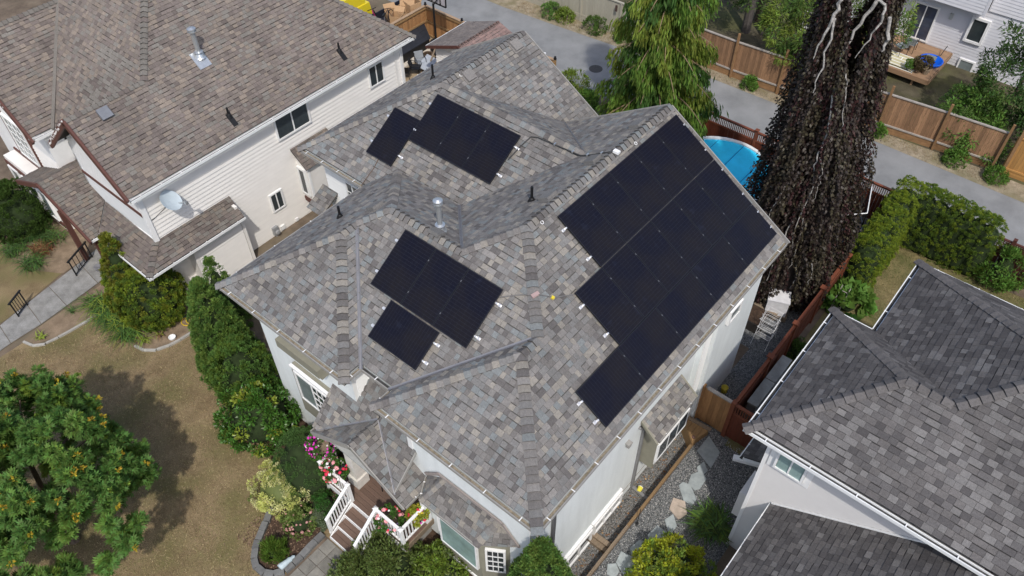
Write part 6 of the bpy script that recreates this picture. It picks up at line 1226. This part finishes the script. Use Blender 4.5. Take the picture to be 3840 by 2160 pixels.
for z0, a0 in zip(zs, as_):
    ln = rng.uniform(.8,2.6); k = int(ln*26); zz_ = z0 - np.linspace(0, ln, k); 
    ok = zz_ > .15; zz_ = zz_[ok]; k = len(zz_)
    if k < 4: continue
    lay = rng.choice([.70,.86,1.0,1.06]); aa = a0 + np.cumsum(rng.normal(0,.012,k)); r = BR(zz_, aa)*lay - .22*np.exp(-np.linspace(0,ln,k)*3) + rng.normal(0,.05,k)
    spl = np.clip((zz_-9)/4, 0, 1)*.6; sg_ = np.where(np.cos(aa-math.radians(130)) > 0, 1, -1)
    cx = bl[0] + spl*sg_*math.cos(math.radians(130)) - .026*zz_; cy = bl[1] + spl*sg_*math.sin(math.radians(130)) + .033*zz_
    rr_ = r*(1-.35*np.clip((zz_-9)/4,0,1))
    P_.append(np.stack([cx+rr_*np.cos(aa), cy+rr_*np.sin(aa), zz_], 1)); D_.append(np.stack([np.cos(aa)*.45, np.sin(aa)*.45, np.full(k,-.8)], 1)+rng.normal(0,.4,(k,3))); M_.append(np.full(k, rng.choice(3, p=[.5,.38,.12])))
P_ = np.concatenate(P_); D_ = np.concatenate(D_); M_ = np.concatenate(M_)
put_ = [leaves(P_, D_, rsph(len(P_))*.8 + nrm(P_-np.array([16.95,1.1,0])*np.array([1,1,0])-np.stack([0*P_[:,0],0*P_[:,0],P_[:,2]],1)), rng.uniform(.09,.15,len(P_)), rng.uniform(.065,.10,len(P_)), 'leaf', None, M_)]
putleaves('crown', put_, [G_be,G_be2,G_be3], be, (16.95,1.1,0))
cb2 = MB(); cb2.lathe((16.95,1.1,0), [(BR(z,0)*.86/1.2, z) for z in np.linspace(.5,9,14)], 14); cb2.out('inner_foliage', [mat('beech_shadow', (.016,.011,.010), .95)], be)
M_wb = mat('pale_beech_bark', (.27,.255,.235), .8, .35, 14, bump=.3, bsc=30, c2=(.46,.44,.41))
class _WT(MB):
    def tube(s, pts, r, n=6, mi=0, cap=True):
        P = [Vector(p) for p in pts]; r = list(r); Q, R = [], []
        for i in range(len(P)-1):
            for j in range(4):
                t = j/4; a = P[max(i-1,0)]; d = P[min(i+2,len(P)-1)]
                q = .5*((2*P[i])+(P[i+1]-a)*t+(2*a-5*P[i]+4*P[i+1]-d)*t*t+(3*P[i]-a-3*P[i+1]+d)*t*t*t)
                Q.append(q+Vector((random.gauss(0,.028), random.gauss(0,.028), 0))); R.append(r[i]*(1-t)+r[i+1]*t)
        return MB.tube(s, Q+[P[-1]], R+[r[-1]], n, mi, cap)
tb = _WT()
def onb(z, deg, f=1.04):
    a = math.radians(deg); s_ = max(0, min(1, (z-9)/4)); sg_ = 1 if math.cos(a-math.radians(130)) > 0 else -1; r = float(BR(z, a))*f*(1-.35*s_)
    return (bl[0]-.026*z+s_*.6*sg_*math.cos(math.radians(130))+r*math.cos(a), bl[1]+.033*z+s_*.6*sg_*math.sin(math.radians(130))+r*math.sin(a), z)
for pts, r0 in (([(9.4,200),(8.5,203),(7.6,201),(6.9,199),(6.2,203),(5.2,200),(4.2,197),(3.4,201)], .05), ([(7.3,201),(6.9,208),(6.2,211),(5.6,209)], .028), ([(6.2,176),(5.4,172),(4.7,170),(4.0,171)], .035), ([(4.6,192),(3.9,188),(3.0,187),(2.0,184),(1.5,180)], .04), ([(4.8,204),(4.0,206),(3.0,206),(2.2,203)], .03), ([(2.6,212),(2.0,214),(1.4,212)], .03), ([(10.2,214),(9.6,218),(9.0,215),(8.3,219)], .03), ([(3.2,222),(2.6,226),(2.0,224)], .03)):
    q = [onb(z, dg, 1.035) for z, dg in pts]; r0 *= .66; tb.tube(q, [r0*(1-.75*i/len(q)) for i in range(len(q))], 6)
lt_ = bl + .5*np.array([math.cos(math.radians(130)), math.sin(math.radians(130))]); rt_ = bl - .5*np.array([math.cos(math.radians(130)), math.sin(math.radians(130))]); toc = np.array([-.97,-.24])
def tp_(c, z, f, s): p = c + toc*f + np.array([-.24,.97])*s; return (p[0]-.026*z, p[1]+.033*z, z)
tb.tube([tp_(lt_,16,.3,-.1), tp_(lt_,13.4,.85,-.15), tp_(lt_,12.6,.95,.02), tp_(lt_,12,1.0,.05), tp_(lt_,11.2,1.1,.22), tp_(lt_,10.6,1.15,.30)], [.06,.058,.055,.05,.03,.012], 7)
tb.tube([tp_(lt_,11.9,1.0,.02), tp_(lt_,11.3,1.1,-.03), tp_(lt_,10.4,1.15,.02), tp_(lt_,9.6,1.3,.05)], [.035,.03,.025,.012], 6)
tb.tube([tp_(rt_,16,.3,-.35), tp_(rt_,13.2,.8,-.22), tp_(rt_,12.3,.9,.02), tp_(rt_,11.4,1.0,.30), tp_(rt_,10.5,1.1,.5)], [.065,.06,.055,.04,.012], 7)
tb.tube([tp_(rt_,12.4,.95,.0), tp_(rt_,12.35,1.0,-.22), tp_(rt_,12.0,1.05,-.30), tp_(rt_,11.3,1.1,-.1), tp_(rt_,10.7,1.2,.1)], [.04,.04,.035,.02,.01], 6)
tb.tube([tp_(rt_,12.0,.95,-.5), tp_(rt_,11.4,1.0,-.58), tp_(rt_,11,1.05,-.55)], [.05,.05,.02], 6)
tb.tube([(16.95,1.1,-.1), (16.95,1.1,5), tp_(lt_,10,.1,0), tp_(lt_,16,.3,-.1)], [.32,.26,.18,.13], 8); tb.out('trunk', [M_wb], be)
# ---------------------------------------------------------------- trees and shrubs beyond the lane
def blob(c, rad, n, seed, top=-.6, inner=.35):
    rr = np.random.default_rng(seed); d = nrm(rr.normal(size=(n*2,3))); d = d[d[:,2] > top][:n]; u = np.where(rr.random(len(d)) < inner, rr.uniform(.3,.8,len(d)), rr.uniform(.85,1.1,len(d)))
    return np.array(c) + d*u[:,None]*np.array(rad)
M_dbark = mat('dark_bark', (.09,.08,.075), .95, .25, 8)
tree('willow_leaf_tree', 'light green narrow leaved tree behind the brown lane fence', 'tree', (30.6,7.0,0), np.concatenate([blob((30.3,7.2,3.2), (1.7,2.3,1.9), 120, 1), blob((29.6,6.6,2.1), (1.2,1.6,.9), 40, 2), blob((31.0,4.2,3.9), (1.0,1.3,1.4), 45, 3)]), .38, 75, (.16,.28), .22, [G_midy,G_mid], 'leaf', ([(30.8,7,-.1), (30.7,7,2), (30.5,6.9,4.5)], [.14,.11,.04]), [([(30.7,7,2), (30.9,5.6,3.2), (31.0,4.4,4.2)], [.08,.05,.02])], mix=[.55,.45], up=-.35)
tree('broadleaf_tree', 'dark green tree in front of the far white house window', 'tree', (31.9,-2.3,0), np.concatenate([blob((31.9,-2.2,3.4), (1.6,1.6,2.2), 110, 4), blob((32.2,-3.4,1.6), (1.6,1.5,1.5), 60, 5)]), .4, 70, (.14,.24), .32, [G_drk,G_mid], 'leaf', ([(31.9,-2.3,-.1), (31.9,-2.3,4)], [.16,.05]), [], mix=[.7,.3], up=-.15)
tree('broadleaf_tree', 'brighter bushy green tree beside the blue paddling pool deck', 'tree', (30.6,-1.0,0), np.concatenate([blob((30.6,-1.1,1.3), (1.15,1.25,1.3), 110, 6), blob((30.1,-2.0,.7), (.9,1.0,.8), 40, 16)]), .34, 70, (.12,.2), .34, [G_bri,G_mid], 'leaf', ([(30.6,-1.0,-.1), (30.6,-1.0,1.6)], [.1,.04]), [], mix=[.55,.45], up=-.15)
tree('broadleaf_tree', 'dark leafy tree rising behind the weeping conifer top', 'tree', (31.2,13.5,0), blob((31.2,13.2,3.4), (1.7,2.2,2.6), 130, 7), .4, 60, (.14,.22), .34, [G_drk,G_mid], 'leaf', ([(31.2,13.5,-.1), (31.2,13.5,3)], [.16,.06]), [], mix=[.6,.4], up=-.1)
tree('cedar_column', 'narrow pale green column shrub at the end of tan fence', 'tree', (29.3,12.9,0), blob((29.3,12.9,1.7), (.5,.5,1.8), 60, 8), .25, 70, (.09,.15), .4, [G_mid,G_midy], 'leaf', ([(29.3,12.9,-.1), (29.3,12.9,2)], [.07,.03]), [], mix=[.6,.4])
for i, q in enumerate(((33.0,11.4), (33.4,10.5))):
    MBt = MB().tube([(q[0],q[1],-.1), (q[0]+.1,q[1]+.1,3), (q[0]+.2,q[1]+.3,7)], [.26,.22,.15], 9); t_ = thing('tree_trunk', ['left bare grey trunk standing in the dark yard behind fence', 'right bare grey trunk standing in the dark yard behind fence'][i], 'tree', (*q,0)); MBt.out('trunk', [M_dbark], t_)
tree('broadleaf_tree', 'dark canopy over the bare grey trunks at the top edge', 'tree', (34.5,11.5,0), blob((34.5,11.2,5.6), (2.6,3.0,1.6), 110, 9), .5, 60, (.16,.24), .34, [G_drk], 'leaf', ([(34.5,11.5,-.1), (34.5,11.5,5)], [.2,.08]), [], up=-.1)
bs = thing('balcony_railing', 'white metal railing half hidden behind the light green tree', 'railing', (34.6,7.5,.3)); 
for z in (.5, 1.4): MB().bar((34.6,6.2,z), (34.6,9.0,z), .05, .05).out('rail', [M_white], bs)
for k in range(12): MB().bar((34.6,6.2+k*.25,.3), (34.6,6.2+k*.25,1.4), .03, .03).out('baluster', [M_white], bs)
# ---------------------------------------------------------------- flower baskets on the porch
M_mag = mat('magenta_petals', (.55,.04,.38), .7, .2, 5, isl=.25); M_pk = mat('rose_pink_petals', (.66,.28,.30), .7, .2, 5, isl=.2); M_rd = mat('red_petals', (.55,.02,.06), .7, .2, 5, isl=.25); M_wp = mat('white_petals', (.75,.73,.70), .7, .1, 5); M_lil = mat('lilac_petals', (.42,.30,.48), .7, .2, 5); M_pty = mat('yellow_petals', (.62,.5,.06), .7, .2, 5)
G_bas = leafmat('basket_leaf', (.05,.11,.02)); G_basy = leafmat('basket_yellow_leaf', (.22,.24,.03))
def basket(label, loc, rad, h, mats_, flowers, lm, per=35):
    t = thing('flower_basket', label, 'flower basket', loc, 'flower baskets on the porch'); x, y, z = loc
    MB().lathe((x,y,z-.08), [(rad*.4,0), (rad*.6,.18), (rad*.55,.18), (0,.15)], 14).out('pot', [M_wood], t)
    C = surf(globe(rad), h, 50, .1, int(rad*100)) + np.array([x,y,z]); putleaves('foliage', [lobeleaves(C, .07, per, np.array([x,y,z]), .8, (.05,.09), .55, .2, .7, .4, 'leaf')], [lm], t, loc)
    for m, n_, r in flowers:
        C2 = surf(globe(rad*1.08), h*1.08, n_, .06, n_+int(r*1000)) + np.array([x,y,z]); kk = len(C2)*0
        blooms(t, C2, r, m)
    return t
basket('hanging basket of magenta petunias under the porch roof edge', (-.30,8.12,2.0), .42, .55, None, [(M_mag,80,.05), (M_wp,14,.035)], G_bas)
basket('basket of pink roses and white blooms on the left railing', (-.55,7.35,1.65), .36, .5, None, [(M_pk,14,.085), (M_rd,14,.055), (M_wp,26,.045)], G_bas)
basket('big mixed basket of pink red and white flowers right of steps', (-.48,5.1,1.25), .36, .55, None, [(M_pk,14,.07), (M_rd,12,.042), (M_wp,10,.04), (M_lil,10,.038)], G_bas)
basket('yellow leaved basket with red flowers beside the bay window', (.12,4.5,1.4), .26, .45, None, [(M_rd,14,.05), (M_pty,12,.05), (M_mag,8,.05)], G_basy)
# ---------------------------------------------------------------- strap leaved clumps
def straps(name, label, loc, rad, n, L, mats, lean=(0,0), wdt=.028, cat='plant', sprd=1.0):
    t = thing(name, label, cat, (*loc,0)); Vs, Fs, Ms, o = [], [], [], 0
    for i in range(n):
        a = rng.uniform(0, 2*math.pi); r = rad*math.sqrt(rng.random()); x, y = loc[0]+r*math.cos(a), loc[1]+r*math.sin(a); b = rng.uniform(0, 2*math.pi); d = np.array([math.cos(b)*sprd+lean[0], math.sin(b)*sprd+lean[1]]); dn = np.linalg.norm(d)+1e-6; d = d/dn*min(1.1, dn); l = L*rng.uniform(.6,1.15); nx = np.array([-d[1], d[0], 0]); nx /= np.linalg.norm(nx)+1e-9
        pts = []
        for s in np.linspace(0, 1, 6): pts.append(np.array([x+d[0]*l*(.15*s+.65*s*s), y+d[1]*l*(.15*s+.65*s*s), l*(1.05*s-.72*s*s)+.02]))
        w_ = wdt*np.array([.8,1,1,.85,.6,.08])*rng.uniform(.7,1.2)
        v = [];
        for p, ww in zip(pts, w_): v += [p-nx*ww/2, p+nx*ww/2]
        Vs.append(np.array(v)); Fs.append(np.array([(2*k,2*k+1,2*k+3,2*k+2) for k in range(5)])+o); Ms.append(np.full(5, rng.integers(len(mats)))); o += 12
    me = npmesh(np.concatenate(Vs)-np.array([*loc,0]), np.concatenate(Fs), mats, np.concatenate(Ms)); put('leaves', me, t, (*loc,0)); return t
G_st = leafmat('strap_green', (.075,.135,.030), isl=.35); G_sty = leafmat('strap_yellow_green', (.17,.21,.035), isl=.3); G_std = leafmat('strap_dark', (.045,.085,.025), isl=.3); G_dry = leafmat('dry_strap', (.17,.10,.05), isl=.3)
for q, lb, k in (((-1.0,20.9), 'daylily clump nearest the front path', 130), ((-1.05,20.1), 'daylily clump left of the pointed arborvitae', 150), ((-1.0,19.3), 'daylily clump below the pointed arborvitae', 160), ((-1.05,18.6), 'long leaved daylily clump spilling over the pale kerb', 150)): straps('daylily', lb, q, .38, k, 1.0, [G_st,G_sty,G_st,G_std], (-.45,-.25), .03)
straps('daylily', 'small yellow tipped plant on the kerb beside the lawn', (-.9,17.95), .15, 26, .6, [G_sty], (-.3,-.2), .03); straps('daylily', 'small dry yellowing plant in the bed by the hose', (-.35,17.75), .12, 18, .5, [G_sty,G_dry], (-.2,-.3), .03)
straps('small_grass', 'sparse green tuft in the bare bed beside path', (-1.85,21.35), .12, 30, .5, [G_st,G_std], (0,0), .02); straps('small_grass', 'tiny yellow green seedling near the lawn kerb corner', (-3.3,21.1), .15, 22, .3, [G_sty], (0,0), .04)
for q, lb, k in (((-1.6,26.2), 'dark green iris clump at the left picture edge', 130), ((-.5,26.2), 'upright bright green iris by the porch bay', 90), ((-1.55,24.9), 'iris clump spreading toward the path', 130), ((-.1,25.6), 'iris clump against the brown trimmed bay', 70)): straps('iris', lb, q, .40, k, .9, [G_st,G_std,G_std], (-.2,-.2), .028)
straps('dry_fern', 'rusty brown dried fern between the iris clumps', (-.85,25.4), .40, 150, .55, [G_dry, leafmat('rust_leaf', (.12,.05,.025))], (0,0), .04)
sk = straps('spiky_shrub', 'dark spiky green shrub beside the flagstones and grey wall', (6.1,-2.2), .42, 380, 1.0, [G_std, leafmat('needle_dark', (.035,.055,.015)), leafmat('needle_bright', (.075,.125,.022))], (-.05,.1), .045, 'shrub', .8)
# weeds along the lane verge and fence feet
vg = [((27.5,20.8), .5, G_st, 'weedy green patch at the foot of tan fence, leftmost'), ((27.6,19.9), .4, G_midy, 'dry weed tuft second along the tan fence'), ((27.85,17.9), .6, G_mid, 'tall weed clump at the middle of tan fence'), ((28.0,16.2), .4, G_bri, 'low green weeds beside the weeping conifer'), ((28.2,8.6), .3, G_bri, 'small weed at the foot of the brown fence post'), ((28.35,5.9), .3, G_bri, 'low weed patch by the shaded brown fence'), ((28.8,-1.6), .45, G_bri, 'bright green creeping weeds under the brown fence'), ((28.75,-3.4), .35, G_bri, 'green weed tuft at the orange fence corner'), ((28.6,2.0), .22, G_bri, 'tiny weed at the foot of a tall brown post')]
for (q, r, m, lb) in vg: shrub('weed_patch', lb, 'weed', (*q,0), .35+r*.5, globe(r,.4), 34, .15, 34, (.08,.15), .4, [m], 'leaf', .5, 'weeds along the lane', corem=m, cf=.25, seed=int(q[1]*10)+70)
shrub('yard_bush', 'leafy green bush behind fence beside purple tree', 'bush', (29.9,3.1,0), .8, globe(.8), 50, .25, 45, (.1,.16), .4, [G_bri,G_midy], 'leaf', .3, corem=G_in, mix=[.5,.5], seed=90, cf=.5)
wfl = shrub('white_flower_bush', 'low bush with white flowers behind the brown fence', 'flowering shrub', (30.3,.7,0), .5, globe(.5), 40, .16, 40, (.08,.12), .4, [G_bri], 'leaf', .3, corem=G_in, seed=91, cf=.5); blooms(wfl, surf(globe(.5), .55, 14, .1, 5)+np.array((30.3,.7,0)), .06, M_wp)
dp_ = thing('potted_plant', 'dark leaved potted plants at the cedar deck corner', 'potted plant', (34.15,2.25,.62)); 
for q, r in (((34.15,2.45,.62), .24), ((34.1,2.0,.62), .26)): MB().lathe(q, [(r*.6,0), (r*.8,.28), (0,.27)], 12).out('pot', [M_wood], dp_)
putleaves('foliage', [lobeleaves(surf(globe(.38), .5, 50, .1, 5)+np.array((34.15,2.25,.85)), .12, 30, np.array((34.15,2.25,.9)), .8, (.07,.12), .5)], [leafmat('bronze_leaf', (.07,.055,.025))], dp_, (34.15,2.25,.62))
gp_ = thing('potted_plant', 'small green potted plant on the cream rug edge', 'potted plant', (33.95,2.8,.62)); MB().lathe((33.95,2.8,.62), [(.12,0), (.18,.2), (0,.19)], 12).out('pot', [M_white], gp_); putleaves('foliage', [lobeleaves(surf(globe(.22), .3, 30, .1, 6)+np.array((33.95,2.8,.8)), .08, 30, np.array((33.95,2.8,.85)), .8, (.06,.1), .5)], [G_bri], gp_, (33.95,2.8,.62))
# ---------------------------------------------------------------- grass blades
def grass(name, label, poly, n, mats, z=.004, h=(.02,.05), seed=3):
    rr = np.random.default_rng(seed); P = np.array(poly); mn, mx = P.min(0), P.max(0); pts = rr.uniform(mn, mx, (n*2, 2)); ins = np.zeros(len(pts), bool); j = len(P)-1
    for i in range(len(P)):
        c = ((P[i,1] > pts[:,1]) != (P[j,1] > pts[:,1])) & (pts[:,0] < (P[j,0]-P[i,0])*(pts[:,1]-P[i,1])/(P[j,1]-P[i,1]+1e-12)+P[i,0]); ins ^= c; j = i
    pts = pts[ins][:n]; k = len(pts); a = rr.uniform(0, 2*math.pi, k); w_ = rr.uniform(.006,.014,k); hh = rr.uniform(h[0], h[1], k); ln = rr.normal(0, .035, (k,2))
    ux = np.stack([np.cos(a), np.sin(a)], 1)*w_[:,None]; b = np.concatenate([pts, np.full((k,1), z)], 1); V = np.stack([b-np.pad(ux,((0,0),(0,1))), b+np.pad(ux,((0,0),(0,1))), b+np.concatenate([ln, hh[:,None]],1)], 1).reshape(-1,3); F = np.arange(3*k).reshape(-1,3)
    f = np.sin(pts[:,0]*1.7+2*np.sin(pts[:,1]*.9))+np.sin(pts[:,1]*2.3+pts[:,0]*.6)+rr.normal(0,.9,k); mi = np.where(f > .9, 1, np.where(f < -1.0, 2, 0))
    tag(put(name, npmesh(V, F, mats, mi), None, (0,0,0)), label, 'grass', kind='stuff')
GB = [leafmat('straw_blade', (.34,.26,.148), isl=.3, trans=.2, k=1), leafmat('dull_green_blade', (.21,.185,.08), isl=.3, trans=.2, k=1), leafmat('brown_blade', (.27,.195,.11), isl=.3, trans=.2, k=1)]
grass('lawn_grass', 'short dry summer grass covering the front lawn', [(-7.5,6.9), (-3.9,7.0), (-3.8,7.8), (-2.4,8.9), (-1.6,10.2), (-.6,12.7), (.3,15.9), (.5,16.7), (-.5,16.95), (-1.3,17.6), (-1.5,18.4), (-1.6,20.3), (-2.8,20.45), (-3.7,20.8), (-4.2,21.3), (-9,20.8), (-10,14)], 70000, GB)
grass('back_grass', 'dull green summer grass on the back lawn', [(14,-1.5), (22.0,-1.6), (22.1,-5), (22.2,-8), (14,-7)], 22000, [leafmat('back_blade', (.24,.205,.09), isl=.3, k=1), leafmat('back_green_blade', (.13,.155,.05), isl=.3, k=1), GB[2]], .009, (.02,.05), 4)
grass('verge_grass', 'dry tufts along the far edge of lane', [(26.7,23), (27.1,19), (27.9,10.6), (28.0,6.6), (28.3,2.6), (28.2,-4), (29.2,-4), (28.9,2), (28.5,8), (28.2,16), (27.8,23)], 7000, [GB[0], GB[1], GB[2]], .006, (.03,.1), 5)
# fallen leaves and small stones
def scatter_stones(name, label, box, n, z, mats, r, kind='stuff', seed=1):
    rr = np.random.default_rng(seed); P = np.stack([rr.uniform(box[0],box[1],n), rr.uniform(box[2],box[3],n), np.full(n,z)], 1); D = rsph(n); D[:,2] *= .3; Nn = rsph(n)+np.array([0,0,1.2]); s = rr.uniform(r[0],r[1],n)
    V, F, _ = leaves(P, D, Nn, s, s*.8, 'leaf', None); tag(put(name, npmesh(V, F, mats, rr.integers(0,len(mats),len(F))), None, (0,0,0)), label, 'debris', kind='stuff')
scatter_stones('fallen_leaves', 'dry brown leaves scattered on the sunken gravel strip', (1.8,8.8,.0,.62), 190, -.385, [mat('dry_leaf', (.22,.11,.05), .9, isl=.3), mat('tan_leaf', (.33,.22,.12), .9, isl=.3)], (.04,.09), seed=11)
scatter_stones('gravel_chips', 'pale gravel chips on the side path', (1.2,9.2,-2.7,-.24), 9000, .012, [mat('pale_chip', (.40,.39,.37), .9, isl=.3), mat('grey_chip', (.22,.22,.22), .9, isl=.3)], (.025,.05), seed=12)
scatter_stones('bark_chips', 'brown bark chips in the front garden bed', (-3.5,-.2,7.1,9.0), 2600, .024, [mat('bark_chip', (.10,.06,.04), .9, isl=.4), mat('pale_chip_wood', (.22,.15,.10), .9, isl=.3)], (.03,.07), seed=13)
